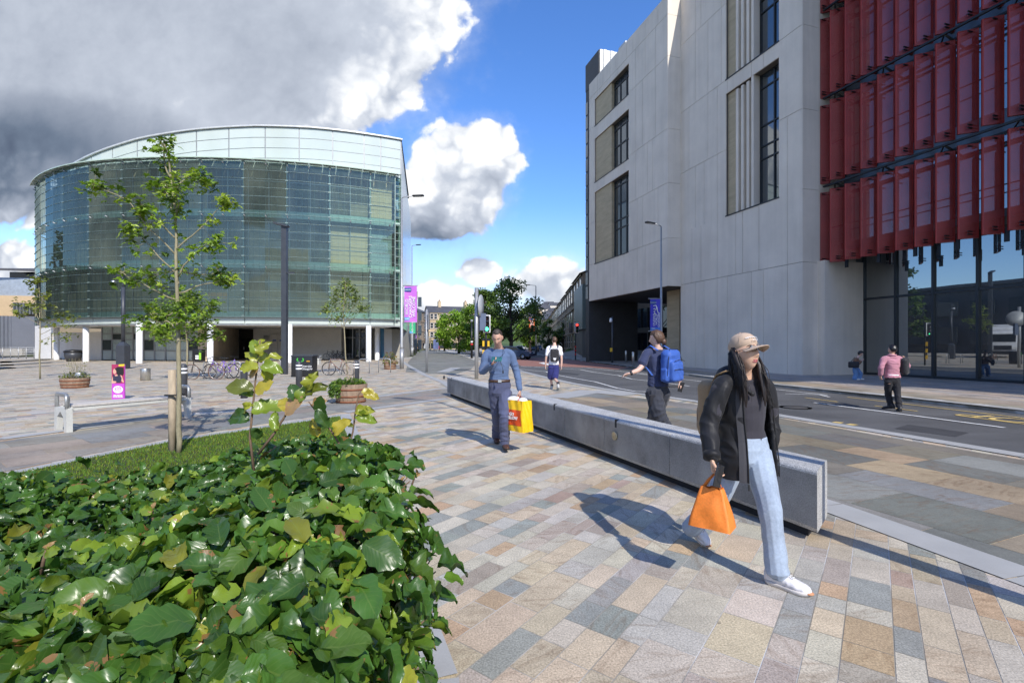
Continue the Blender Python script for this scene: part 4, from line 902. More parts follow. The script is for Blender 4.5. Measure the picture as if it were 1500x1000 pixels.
# traffic lights
def trafficlight(px,Y,ztop,lit,label,z0=0.0,stripes=False,turn=0):
    p=Vector(((px-750)/F*Y,Y,z0)); o=empty('traffic_light',p,label,'traffic light')
    q=MB(); q.tube([p,(p.x,p.y,ztop+.1)],.06,12); part(q,'post',[BLKP],o)
    if stripes:
        for sx in (-.14,.14):
            for k in range(3):
                zz=1.62-k*.5; q=MB(); q.box((p.x+sx,p.y-.1,zz),(.11,.05,.3)); part(q,'yellow_guard',[M('guard_yellow',(.75,.45,.02),.5)],o)
            q=MB(); q.box((p.x+sx,p.y-.07,1.2),(.12,.05,1.4)); part(q,'black_guard',[BLKP],o)
    else:
        for k in range(3): q=MB(); q.tube([(p.x,p.y,1.45-k*.36),(p.x,p.y,1.25-k*.36)],.075,12); part(q,'red_band',[M('band_red',(.6,.03,.02),.5)],o)
    hx=p.x+(.12 if not stripes else .05); H=.98; W_=.40
    q=MB(); q.rbox((hx,p.y-.14,ztop-H/2),(W_,.06,H),.028); part(q,'backing_board',[M('board_white',(.75,.75,.76),.5,bump=0)],o)
    q=MB(); q.rbox((hx,p.y-.2,ztop-H/2),(W_-.09,.14,H-.09),.03); part(q,'signal_box',[BLKP],o)
    for k in range(3):
        zz=ztop-.2-k*.29; col=((.9,.03,.02),(.7,.35,.02),(.05,.85,.35))[k]; on=(k==lit)
        m=Matrix.Translation((hx,p.y-.275,zz))@Matrix.Rotation(R(90),4,'X'); q=MB(); q.lathe([(0,.03),(.06,.022),(.1,0)],(0,0,0),18); q.v=[tuple(m@Vector(x)) for x in q.v]
        part(q,'signal_lens',[M('lens_on_%d'%k,col,.3,bump=0,emit=col,es=5.5) if on else M('lens_off_%d'%k,tuple(x*.05 for x in col),.25,bump=0)],o)
        q=MB(); 
        for a in range(9): an=R(a*22.5); q.box((hx+.115*math.cos(an),p.y-.32,zz+.115*math.sin(an)),(.05,.12,.012),M=None)
        qq=MB(); qq.grid(lambda s,t_:Vector((hx+.118*math.cos(math.pi*s),p.y-.27-.15*t_,zz+.118*math.sin(math.pi*s))),10,1); part(qq,'hood',[BLKP],o)
    q=MB(); q.rbox((p.x-(.45 if not stripes else .5),p.y+.1,ztop-H/2+.02),(.36,.2,H),.03); part(q,'rear_signal_box',[BLKP],o)
trafficlight(712,27.0,at(0,461.5,27.0).z,2,'traffic light showing green, yellow guards on its post, behind the man in blue',stripes=True)
trafficlight(843,47.5,at(0,473,47.5).z,0,'traffic light showing red at the far kerb below the office wing',z0=.09)
p=Vector(((897-750)/F*39.5,39.5,.09)); o=empty('cctv_post',p,'dark post with a white camera and yellow push box by the far kerb','post')
q=MB(); q.tube([p,(p.x,p.y,3.85)],[.09,.06],12); part(q,'post',[DKG],o); q=MB(); q.lathe([(0,.35),(.09,.3),(.13,.1),(.1,0)],(p.x-.12,p.y,3.4),12); part(q,'camera_dome',[WHT],o); q=MB(); q.box((p.x-.12,p.y-.1,1.15),(.18,.14,.3)); part(q,'push_box',[MATS['guard_yellow']],o)
# --- bollards
DB=M('charcoal_bollard',(.05,.055,.065),.45,bump=.08); SSB=M('brushed_steel',(.50,.49,.46),.3,.85,var=.06,vs=3,bump=.05,stretch=(1,1,.1)); TAPE=M('white_reflective_band',(.8,.8,.8),.35,bump=0)
def bollard(x,y,label):
    o=empty('bollard',(x,y,0),label,'bollard','dark bollards with white bands')
    q=MB(); q.lathe([(.095,0),(.095,.96),(.088,1.0),(.06,1.035),(0,1.045)],(x,y,0),20); part(q,'post',[DB],o)
    for z in (.78,.88): q=MB(); q.lathe([(.0965,z),(.0965,z+.05)],(x,y,0),20); part(q,'white_band',[TAPE],o)
for (px,Y,lb) in ((268.5,13,'dark bollard with white bands behind the trunk of the young maple'),(357.6,14.1,'dark bollard with white bands behind the tallest hedge shoot'),(438,15.15,'dark bollard with white bands standing in front of the black recycling bin'),(521.9,16,'dark bollard with white bands behind the ivy filled barrel')):
    bollard((px-750)/F*Y,Y,lb)
for (px,py,h,lb) in ((116.6,567,.55,'short brushed steel bollard touching the left flower barrel'),(213,557,.52,'short brushed steel bollard alone on the square right of the magenta sign')):
    x,y=G(px,py); o=single(MB().lathe([(.19,0),(.19,h-.01),(.185,h),(0,h)],(x,y,0),24),'steel_bollard',[SSB],lb,'bollard','short steel bollards',loc=(x,y,0))
for (px,Y,lb) in ((917,41,'slim steel bollard by the office entrance, nearer the far kerb'),(927.5,33,'slim steel bollard beside the head of the person with the blue backpack')):
    x=(px-750)/F*Y; single(MB().lathe([(.09,0),(.09,.95),(.05,1.0),(0,1.0)],(x,Y,.09),16),'steel_bollard',[SSB],lb,'bollard','short steel bollards',loc=(x,Y,.09))
# --- slatted bench on the square
CST=M('cast_aluminium',(.42,.43,.42),.4,.6,bump=.1); CONC=M('pale_concrete_leg',(.52,.52,.48),.7,var=.08,vs=5,bump=.15); SLAT=M('weathered_seat_slat',(.45,.42,.38),.75,var=.15,vs=3,bump=.2,stretch=(8,8,1))
a=g3(101,633); b2=g3(276,612); d=(b2-a).normalized(); n=Vector((-d.y,d.x,0)); Ls=(b2-a).length
o=empty('park_bench',a,'long backless bench with pale legs and grey armrests beside the lawn','bench')
def legp(s,name='leg'):
    q=MB(); c=a+d*s; w=.24
    for dy,sg in ((0,1),):
        prof=[(-.28,.0),(-.18,.0),(-.14,.26),(.0,.36),(.14,.26),(.18,.0),(.28,.0),(.27,.43),(-.27,.43)]
        vs=[]; 
        for e in (-.045,.045):
            for (u_,z) in prof: vs.append(c+d*e+n*(u_+.25)+Vector((0,0,z)))
        k=len(prof); q.add(vs,[tuple(reversed(range(k))),tuple(range(k,2*k))]+[(i,(i+1)%k,k+(i+1)%k,k+i) for i in range(k)])
    part(q,name,[CONC],o)
legp(0);legp(Ls)
for s in (-.02,Ls+.02):
    q=MB(); c=a+d*s+n*.25
    q.tube([c+n*-.24+Vector((0,0,.42)),c+n*-.24+Vector((0,0,.62)),c+n*-.2+Vector((0,0,.66)),c+n*.2+Vector((0,0,.66)),c+n*.24+Vector((0,0,.62)),c+n*.24+Vector((0,0,.42))],.03,8,flat=1.4); part(q,'armrest',[CST],o)
for k in range(5):
    q=MB(); c=a+d*(Ls/2)+n*(.25+(k-2)*.105)+Vector((0,0,.455)); m=Matrix.Translation(c)@Matrix.Rotation(math.atan2(d.y,d.x),4,'Z'); q.rbox((0,0,0),(Ls-.1,.095,.04),.008,m); part(q,'seat_slat',[SLAT],o)
q=MB(); c=a+d*(Ls/2)+n*.035+Vector((0,0,.405)); m=Matrix.Translation(c)@Matrix.Rotation(math.atan2(d.y,d.x),4,'Z'); q.rbox((0,0,0),(Ls-.06,.05,.07),.008,m); q.rbox((0,.43,0),(Ls-.06,.05,.07),.008,m); part(q,'edge_beam',[CONC],o)
p=g3(464,534); o=empty('park_bench',p,'small pale bench in the porch behind the recycling bin','bench')
q=MB(); q.box((p.x-.5,p.y,.45),(1.6,.45,.08)); part(q,'seat',[CONC],o)
for sx in (-1.2,.2): q=MB(); q.box((p.x+sx,p.y,.21),(.12,.4,.41)); part(q,'leg',[CONC],o)
q=MB(); q.tube([(p.x+.3,p.y-.2,.45),(p.x+.35,p.y-.2,.72),(p.x+.35,p.y+.2,.72),(p.x+.3,p.y+.2,.45)],.03,6); part(q,'armrest',[CST],o)
# --- planters
OAK=M('weathered_barrel_oak',(.27,.19,.13),.8,var=.3,vs=4,vs2=30,bump=.4,bs=20,stretch=(3,3,.4)); RUST=M('rusty_hoop',(.20,.075,.035),.8,var=.25,vs=8,bump=.3)
EARTH=M('planter_soil',(.03,.022,.015),.95,bump=.4)
def barrel(x,y,r,h,label,name='barrel_planter'):
    o=empty(name,(x,y,0),label,'planter'); q=MB(); N=22; 
    prof=[(.86,0.0),(.93,.25*h),(.98,.6*h),(1.0,h),(.93,h),(.9,h-.05)]
    vs=[];fs=[]
    for (k,z) in prof:
        for j in range(N*2):
            a=2*math.pi*(j//2+(.04 if j%2==0 else .96))/N; kk=k*(1-.006*((j//2)%3)); vs.append((x+r*kk*math.cos(a),y+r*kk*math.sin(a),z))
    M2=N*2
    for i in range(len(prof)-1):
        for j in range(M2): fs.append((i*M2+j,i*M2+(j+1)%M2,(i+1)*M2+(j+1)%M2,(i+1)*M2+j))
    q.add(vs,fs); part(q,'staves',[OAK],o)
    for z in (.02*h,.30*h,.66*h): q=MB(); rr=r*(.865+.125*(z/h)**.8); q.lathe([(rr+.002,z),(rr+.014,z),(rr+.02,z+.05),(rr+.004,z+.05)],(x,y,0),30); part(q,'hoop',[RUST],o)
    q=MB(); q.lathe([(r*.9,h-.07),(0,h-.04)],(x,y,0),24); part(q,'soil',[EARTH],o); return o
x,y=G(506.5,591.5); bar1=barrel(x,y+.42,.43,.50,'half barrel planter overflowing with ivy, standing on the dark stone path')
x1,y1=G(569,541); bar2=barrel(x1,y1+.4,.40,.55,'half barrel planter with bronze flowers beside the cycle hoops')
x2,y2=G(95,569); bar3=barrel(x2,y2+.4,.43,.36,'low half barrel planter with wispy plants next to the steel bollard')
x3,y3=G(107.5,529); o=empty('round_tub',(x3,y3,0),'dark round tub standing by the white columns','planter')
q=MB(); q.lathe([(.5,0),(.66,.5),(.68,.85)],(x3,y3,0),20); part(q,'tub',[DKG],o); q=MB(); q.lathe([(.72,.85),(.74,.95),(.55,1.08),(0,1.12)],(x3,y3,0),20); part(q,'lid',[BLKP],o)
# --- bins
x,y=G(442,552); o=empty('recycling_bin',(x,y,0),'wide black recycling bin with green symbol and white lettering behind a bollard','bin')
q=MB(); q.rbox((x,y+.3,.5),(1.03,.6,1.0),.02); part(q,'body',[BLKP],o); q=MB(); q.rbox((x,y+.3,1.02),(1.08,.64,.06),.02); part(q,'lid',[DKG],o)
q=text_mb('University\nof Glasgow',.15,frame((x+.18,y-.012,.46),(1,0,0),(0,0,1))); part(q,'lettering',[MATS['banner_white']],o)
q=MB()
for dx,fl in ((-.16,1),(.02,-1)):
    for k in range(5):
        a=R(90+fl*(40+k*35)); q.box((x+dx+.06*math.cos(a),y-.008,.83+.07*math.sin(a)),(.05,.012,.05))
part(q,'green_symbol',[M('symbol_green',(.08,.55,.06),.5,bump=0)],o)
q=MB(); q.box((x+.31,y-.006,.76),(.16,.01,.05)); part(q,'orange_label',[M('label_orange',(.6,.3,.02),.5)],o)
x,y=G(288,530.5); o=empty('litter_bin',(x,y,0),'black litter bin with white notice and lime green side beside the stone pier','bin')
q=MB(); q.rbox((x,y+.3,.62),(.85,.6,1.1),.06); part(q,'body',[BLKP],o); q=MB(); q.box((x+.05,y-.02,.45),(.28,.04,.36)); part(q,'notice',[WHT],o); q=MB(); q.box((x+.32,y-.02,.55),(.17,.05,.62)); q.lathe([(0,0),(.08,0),(.08,.02),(0,.02)],(x+.32,y-.03,.98),12); part(q,'lime_panel',[M('lime_plastic',(.30,.62,.05),.4)],o)
x,y=G(605,520); o=empty('litter_bin',(x,y,0),'slim black litter bin with a white emblem by the hedge at the street corner','bin')
q=MB(); q.rbox((x,y,.7),(.75,.7,1.4),.08); part(q,'body',[BLKP],o); q=MB(); q.box((x+.02,y-.37,.95),(.38,.03,.38)); part(q,'white_emblem',[WHT],o)
# --- magenta advertising panel
p=g3(172,585.5); Wd=.345; H=.99; o=empty('advert_panel',p,'small upright magenta advertising panel with a photo of a dark haired woman','sign')
m=frame((p.x-Wd/2+.01,p.y,0.01),(1,.05,0),(0,0,1))
def flat(name,col,polys,off,rough=.5):
    q=MB()
    for pl in polys: n_=len(pl); q.add([m@Vector((a*Wd,b_*H,off)) for a,b_ in pl],[tuple(range(n_))])
    return part(q,name,[M(name+'_colour',col,rough,bump=0,var=.03)],o)
def circ(cx,cy,rx,ry,n=18): return [(cx+rx*math.cos(2*math.pi*k/n),cy+ry*math.sin(2*math.pi*k/n)) for k in range(n)]
q=MB(); q.box((Wd/2,H/2,-.02),(Wd,H,.035),M=m); part(q,'board',[M('magenta_board',(.50,.07,.50),.5,bump=0,var=.03)],o)
flat('photo_ground',(.36,.03,.10),[[(0,.46),(1,.46),(1,1),(0,1)]],.001)
flat('printed_skin',(.62,.36,.26),[circ(.24,.80,.13,.075),[(.26,.7),(.46,.72),(.5,.66),(.3,.65)],[(.62,.7),(.8,.68),(.97,.5),(.9,.48),(.72,.56)],[(0,.52),(.08,.66),(.12,.62),(.1,.53),(.4,.52),(.3,.47),(0,.46)]],.003)
flat('printed_dark_clothes',(.03,.03,.06),[[(.08,.74),(.3,.66),(.5,.68),(.64,.72),(.8,.6),(.72,.48),(.4,.475),(.36,.52),(.12,.53)]],.004)
flat('printed_hair',(.015,.012,.012),[[(.25,.88),(.5,.93),(.95,.91),(.97,.75),(.88,.68),(.66,.71),(.5,.68),(.4,.74),(.36,.82)]],.005)
flat('yellow_label',(.75,.55,.03),[[(.55,.945),(1.02,.955),(1.02,1.01),(.57,1.0)]],.006)
flat('white_oval',(.8,.8,.8),[circ(.5,.285,.39,.105,26)],.003)
part(text_mb('£23',.11,m@Matrix.Translation((.5*Wd,.31*H,.006))@Matrix.Rotation(R(6),4,'Z'),bold=.002),'price_lettering',[MATS['magenta_board']],o)
part(text_mb('per month',.035,m@Matrix.Translation((.52*Wd,.235*H,.006))@Matrix.Rotation(R(6),4,'Z')),'small_lettering',[MATS['magenta_board']],o)
part(text_mb('UNLIMITED\nGYM+SWIM',.05,m@Matrix.Translation((.5*Wd,.095*H,.006)),bold=.002),'white_lettering',[MATS['white_oval_colour']],o)
# --- bicycles and hoops
TYRE=M('tyre_rubber',(.02,.02,.02),.8,bump=.1); CHR=M('bike_steel',(.45,.45,.46),.3,.8,bump=0)
def bicycle(x,y,ang,col,label,tyre=None,lean=0.06,group='bicycles parked on the square',step=False,s=1.0):
    o=empty('bicycle',(x,y,0),label,'bicycle',group); m=Matrix.Translation((x,y,0))@Matrix.Rotation(ang,4,'Z')@Matrix.Rotation(lean,4,'X')@Matrix.Scale(s,4)
    fm=M('bike_paint_%s'%col[0],col[1],.35,.2,bump=0)
    def tb(q,pts,r,n=7): q.tube([m@Vector(p) for p in pts],r,n)
    r=.34
    for wx in (-.52,.52):
        q=MB(); tb(q,[(wx+r*math.cos(a),0,r+r*math.sin(a)) for a in [2*math.pi*k/28 for k in range(29)]],.019,6); w=part(q,'wheel',[tyre or TYRE],o)
        q=MB(); tb(q,[(wx+(r-.03)*math.cos(a),0,r+(r-.03)*math.sin(a)) for a in [2*math.pi*k/24 for k in range(25)]],.008,5)
        for k in range(14): a=2*math.pi*k/14; tb(q,[(wx,.02 if k%2 else -.02,r),(wx+(r-.03)*math.cos(a),0,r+(r-.03)*math.sin(a))],.0022,4)
        part(q,'spokes',[CHR],w)
    q=MB(); hd=(-.40,0,.86); bb=(.02,0,.28); st=(.16,0,.80); hb=(-.43,0,.72)
    tb(q,[hd,hb],.02); tb(q,[hb,bb],.02); tb(q,[(-.41,0,.83),(st if not step else (.07,0,.5))],.017); tb(q,[bb,st],.017); tb(q,[st,(.52,.03,.34)],.01); tb(q,[st,(.52,-.03,.34)],.01); tb(q,[bb,(.52,.03,.34)],.011); tb(q,[bb,(.52,-.03,.34)],.011); part(q,'bike_frame',[fm],o)
    q=MB(); tb(q,[hb,(-.52,.045,.34)],.013); tb(q,[hb,(-.52,-.045,.34)],.013); part(q,'fork',[fm if col[0]!='grey' else CHR],o)
    q=MB(); tb(q,[hd,(-.40,0,.96)],.014); tb(q,[(-.36,-.28,.98),(-.42,-.12,1.0),(-.42,.12,1.0),(-.36,.28,.98)],.012); part(q,'handlebar',[BLKP],o)
    q=MB(); tb(q,[st,(.18,0,.92)],.013); q.tube([m@Vector(p) for p in [(.06,0,.93),(.14,0,.945),(.3,0,.95)]],[.015,.04,.07],8,flat=.4,up=(0,1,0)); part(q,'saddle',[BLKP],o)
    q=MB(); tb(q,[(.02+.09*math.cos(a),-.04,.28+.09*math.sin(a)) for a in [2*math.pi*k/16 for k in range(17)]],.006,5); tb(q,[(.02,-.04,.28),(.12,-.08,.16)],.009); tb(q,[(.02,.04,.28),(-.08,.08,.4)],.009); part(q,'crank',[CHR],o)
    return o
BR=M('brown_tyre_rubber',(.17,.10,.07),.8); 
def bk(px,py,ang,*a,**k): x,y=G(px,py); return bicycle(x,y,ang,*a,**k)
bk(299,556,R(6),('brown',(.06,.05,.045)),'dark bicycle with tan tyres, leftmost in the row of hoops',tyre=BR)
bk(322,554.5,R(-4),('purple',(.20,.10,.48)),'purple bicycle leaning in the row of hoops',lean=-.14,step=True)
bk(330,553,R(176),('violet',(.24,.15,.52)),'second purple bicycle, half hidden behind the first one',lean=.1,step=True)
bk(383,550,R(-3),('grey',(.32,.34,.36)),'grey racing bicycle behind the yellow hedge shoot',lean=.05)
bk(497,549.5,R(3),('rust',(.26,.15,.11)),'rust coloured road bicycle behind the ivy barrel',lean=.05)
for i,(px,py,an) in enumerate(((486,527.6,8),(491,527.0,-12),(496,526.6,175),(500,527.2,5),(504,526.8,-170))):
    bk(px,py,R(an),('black',(.02,.02,.022)),'black bicycle crowded against the porch wall among several black bicycles',group='black bicycles against the porch wall',lean=.1*(-1)**i)
def hoop(px0,px1,py,label,h=.78):
    a=g3(px0,py); b3=g3(px1,py); rr=.13; d=(b3-a); L_=d.length; d.normalize(); up=Vector((0,0,1))
    pts=[a]+[a+d*(rr-rr*math.cos(x))+up*(h-rr+rr*math.sin(x)) for x in (0,R(30),R(60),R(90))]+[b3-d*(rr-rr*math.sin(x))+up*(h-rr+rr*math.cos(x)) for x in (0,R(30),R(60),R(90))]+[b3]
    return single(MB().tube(pts,.025,8),'cycle_hoop',[GALV],label,'cycle stand','steel cycle hoops',loc=a)
hoop(298,317,555,'steel cycle hoop holding the leftmost bicycle'); hoop(333,352,554.5,'steel cycle hoop behind the purple bicycles'); hoop(391,411,548,'steel cycle hoop left of the tall square lamp post')
hoop(482,500,549,'steel cycle hoop behind the rust coloured bicycle'); hoop(526,541,546.5,'steel cycle hoop right of the bollard behind the ivy barrel'); hoop(554.5,572,545.5,'steel cycle hoop in front of the bronze flower barrel')
# red litter/e-cargo bits: bus shelter, van
def shelter():
    Y=120; p=Vector(((636-750)/F*Y,Y,0)); o=empty('bus_shelter',p,'glazed bus shelter on the pavement before the sandstone tenement','bus shelter')
    a=at(629,491.5,Y)
    q=MB(); q.box((p.x,p.y,3.5),(2.6,4,.16)); part(q,'roof',[GALV],o)
    for dx in (-1.1,1.1):
        for dy in (-1.8,1.8): q=MB(); q.box((p.x+dx,p.y+dy,1.72),(.12,.12,3.4)); part(q,'post',[GALV],o)
    q=MB(); q.box((p.x-1.1,p.y,1.8),(.04,3.4,2.6)); part(q,'glass_panel',[glassmat('shelter_glass',tint=(.75,.8,.85),refl=.2,grime=False)],o)
    q=MB(); q.box((p.x+.75,p.y-1.9,1.7),(1.3,.14,2.4)); part(q,'poster_case',[M('poster_blue',(.12,.15,.28),.4,var=.4,vs=1.5)],o)
    q=MB(); q.box((p.x-1.5,p.y-1.9,2.0),(.6,.3,4.0)); part(q,'totem',[M('totem_grey',(.25,.27,.3),.5)],o)
shelter()
# ================================================================ VEGETATION
def leafmat(name,veins=True,gloss=.35,trans=.3):
    m,t,b=newmat(name); at_=t.node('ShaderNodeAttribute',attribute_name='leafcol'); c=at_.outputs['Color']
    if veins:
        uvn=t.node('ShaderNodeTexCoord').outputs['UV']; s=t.node('ShaderNodeSeparateXYZ'); t.l.new(uvn,s.inputs[0])
        au=t.math('ABSOLUTE',s.outputs[0]); ph=t.math('SUBTRACT',t.math('MULTIPLY',s.outputs[1],9.0),t.math('MULTIPLY',au,2.6))
        fr=t.math('ABSOLUTE',t.math('SUBTRACT',t.math('FRACT',ph),.5)); vein=t.math('LESS_THAN',fr,.06); mid=t.math('LESS_THAN',au,.045)
        v_=t.math('MAXIMUM',t.math('MULTIPLY',vein,.55),mid)
        P=t.world(); n=t.noise(P,14,5,.65); br=t.math('MULTIPLY',t.math('GREATER_THAN',t.math('ADD',n,t.math('MULTIPLY',au,.09)),.70),.9)
        c=t.mix(1.0,c,t.ramp(t.noise(P,7,4),[(.3,.8),(.7,1.15)]),'MULTIPLY')
        c=t.mix(t.math('MULTIPLY',v_,.28),c,(.20,.27,.07)); c=t.mix(br,c,(.27,.14,.05))
        t.setin(b.inputs['Normal'],t.bump(t.math('ADD',t.math('MULTIPLY',fr,1.0),t.math('MULTIPLY',t.noise(P,60,3),.35)),.22,.002))
        g=t.math('SUBTRACT',gloss+.06,t.math('MULTIPLY',t.noise(P,9,2),.12)); t.setin(b.inputs['Roughness'],g)
    else: b.inputs['Roughness'].default_value=gloss
    t.setin(b.inputs['Base Color'],c); b.inputs['Specular IOR Level'].default_value=.55
    tr=t.node('ShaderNodeBsdfTranslucent'); t.setin(tr.inputs[0],t.mix(1.0,c,(1.25,1.35,.5),'MULTIPLY')); ms=t.node('ShaderNodeMixShader'); ms.inputs[0].default_value=trans
    t.l.new(b.outputs[0],ms.inputs[1]); t.l.new(tr.outputs[0],ms.inputs[2]); t.l.new(ms.outputs[0],m.node_tree.nodes['Material Output'].inputs['Surface']); return m
LEAF=leafmat('beech_leaf',gloss=.30); MAPLE=leafmat('maple_leaf',False,.42,.35); FARLEAF=leafmat('distant_leaf',False,.6,.3)
BARK=M('young_bark',(.27,.24,.15),.85,var=.25,vs=6,bump=.4,bs=40,stretch=(1,1,.3)); DBARK=M('dark_bark',(.07,.055,.04),.9,var=.2,vs=3,bump=.5); TWIG=M('hedge_twig',(.17,.11,.07),.8,var=.2,vs=20,bump=.3)
def leaf_template(kind='beech'):
    """returns verts (N,3) with length along +y (0..1), width along x, normal +z; faces; uv"""
    if kind=='beech':
        st=[0,.07,.17,.29,.41,.53,.65,.76,.86,.94,1.0]; wd=[.012,.13,.235,.27,.325,.285,.315,.235,.20,.09,.0]
        V=[];U=[]
        for t_,w in zip(st,wd):
            for k in (-1,-.5,0,.5,1): V.append((k*w,t_,abs(k)*w*.42-.26*t_*t_+.045*math.sin(t_*11+k*2)*abs(k))); U.append((k,t_))
        Fc=[]
        for i in range(len(st)-1):
            for j in range(4): Fc.append((i*5+j,i*5+j+1,(i+1)*5+j+1,(i+1)*5+j))
        return np.array(V),np.array(Fc),np.array(U)
    if kind=='maple':
        pts=[(0,0),(.16,.06),(.42,.10),(.30,.24),(.52,.46),(.24,.50),(.18,.62),(.0,1.0),(-.18,.62),(-.24,.50),(-.52,.46),(-.30,.24),(-.42,.10),(-.16,.06)]
        V=[(0,.34,-.03)]+[(x,y,.10*abs(x)-.2*(y-.4)**2) for x,y in pts]; n=len(pts); Fc=[(0,i+1,(i+1)%n+1) for i in range(n)]
        return np.array(V),np.array(Fc),np.array([(v[0],v[1]) for v in V])
    V=[(0,0,0),(.42,.45,.06),(0,1,-.05),(-.42,.45,.06)]; return np.array(V,float),np.array([(0,1,2,3)]),np.array([(0,0),(1,.5),(0,1),(-1,.5)])
def leaf_cloud(name,pos,dirs,nors,size,cols,kind,mat,parent=None,rng=None,curl=.0):
    T,Fc,U=leaf_template(kind); n=len(pos); y=dirs/np.linalg.norm(dirs,axis=1,keepdims=True); z=nors-(nors*y).sum(1,keepdims=True)*y; z/=np.maximum(np.linalg.norm(z,axis=1,keepdims=True),1e-6); x=np.cross(y,z)
    s=size[:,None,None]; Tn=np.repeat(T[None],n,0)
    if rng is not None:
        wob=rng.normal(0,.035,(n,T.shape[0],1)); Tn=Tn.copy(); Tn[:,:,2:3]+=wob; Tn[:,:,2]*=rng.uniform(.2,2.3,(n,1)); Tn[:,:,0]*=rng.uniform(.8,1.2,(n,1)); Tn[:,:,0]*=(1+rng.normal(0,.07,(n,T.shape[0])))
    V=pos[:,None,:]+s*(Tn[:,:,0:1]*x[:,None]+Tn[:,:,1:2]*y[:,None]+Tn[:,:,2:3]*z[:,None])
    k=T.shape[0]; Fa=(Fc[None]+(np.arange(n)*k)[:,None,None]).reshape(-1,Fc.shape[1])
    me=bpy.data.meshes.new(name); me.from_pydata(V.reshape(-1,3).tolist(),[],Fa.tolist()); me.update()
    c=np.concatenate([cols,np.ones((n,1))],1); setcol(me,np.repeat(c,k,0))
    uvl=me.uv_layers.new(name='UVMap'); uvl.data.foreach_set('uv',np.tile(U[Fc.ravel()],(n,1)).ravel().astype(np.float32))
    me.polygons.foreach_set('use_smooth',[kind=='beech']*len(me.polygons))
    return link(me,name,mat,parent)
# ---- hedge
HP=[(-.30,1.32),(-.74,2.46),(-1.35,2.30),(-2.25,2.02),(-3.6,1.8),(-3.6,.05),(-.34,.05)]
hx,hy=(-1.2,2.0)
hedge=empty('beech_hedge',(hx,hy,0),'glossy green clipped beech hedge filling the lower left corner','hedge')
rg=np.random.default_rng(3)
def ztop(x,y): return 1.02+.15*math.exp(-((x+.62)/.42)**2-((y-1.75)/.6)**2)+.035*math.sin(x*5+y*3)+.03*math.sin(x*2.3-y*4.1+1)-.05*max(0,(-1.0-x))
P_=[];D_=[];N_=[];S_=[];C_=[]
def addleaf(p,d,n,s,c): P_.append(p);D_.append(d);N_.append(n);S_.append(s);C_.append(c)
def lcol(yel=0):
    k=rg.uniform(.6,1.25); r=rg.random()
    if r<yel: return (.30*k,.31*k,.035*k)
    if r<yel+.12: return (.20*k,.29*k,.03*k)
    if r<yel+.32: return (.10*k,.19*k,.023*k)
    if r<yel+.324: return (.24*k,.13*k,.06*k)
    return (.062*k,.145*k,.022*k)
cnt=0
while cnt<7000:
    x=rg.uniform(-3.5,-.2); y=rg.uniform(.05,2.5)
    if not inpoly((x,y),HP) or (abs(x)>1.15*y+.25 and rg.random()<.4): continue
    dep=abs(rg.normal(0,.05)); a=rg.uniform(0,6.28); tilt=rg.uniform(-.25,.55)
    d=np.array([math.cos(a)*.8+.25,math.sin(a)*.8-.25,tilt-.2]); n=np.array([rg.normal(.12,.55),rg.normal(-.28,.55),1.0])
    s=1.08*rg.uniform(.040,.088)*(.85 if y>1.7 else 1.0 if y>1.1 else 1.2); addleaf((x,y,ztop(x,y)-dep),d,n,s,lcol(.015)); cnt+=1
# right side wall and far side: leaves hang outward
def wallleaves(a,b,nrm,cnt):
    for _ in range(cnt):
        s=rg.random(); z=1.03+.12*math.sin(3.1*min(1,max(0,s)))*(1 if nrm[0]>.5 and nrm[1]>.3 else 0)-rg.random()**.9*.95; o=rg.normal(0,.045)+.02*math.sin(z*20+s*9)
        x=a[0]+(b[0]-a[0])*s+nrm[0]*o; y=a[1]+(b[1]-a[1])*s+nrm[1]*o
        if z>.95: o-=.02
        d=np.array([nrm[0]*.8+rg.normal(0,.5),nrm[1]*.8+rg.normal(0,.5),rg.normal(-.35,.4)]); n=np.array([nrm[0]+rg.normal(0,.35),nrm[1]+rg.normal(0,.35),.75+rg.normal(0,.3)])
        addleaf((x,y,z),d,n,1.08*rg.uniform(.042,.09),lcol(.02))
wallleaves((-.29,1.30),(-.73,2.46),(.93,.36),1000)
wallleaves((-.36,.55),(-.29,1.32),(1,-.05),500)
wallleaves((-.74,2.46),(-1.35,2.30),(-.2,.97),150); wallleaves((-1.35,2.30),(-2.3,2.0),(-.2,.97),170)
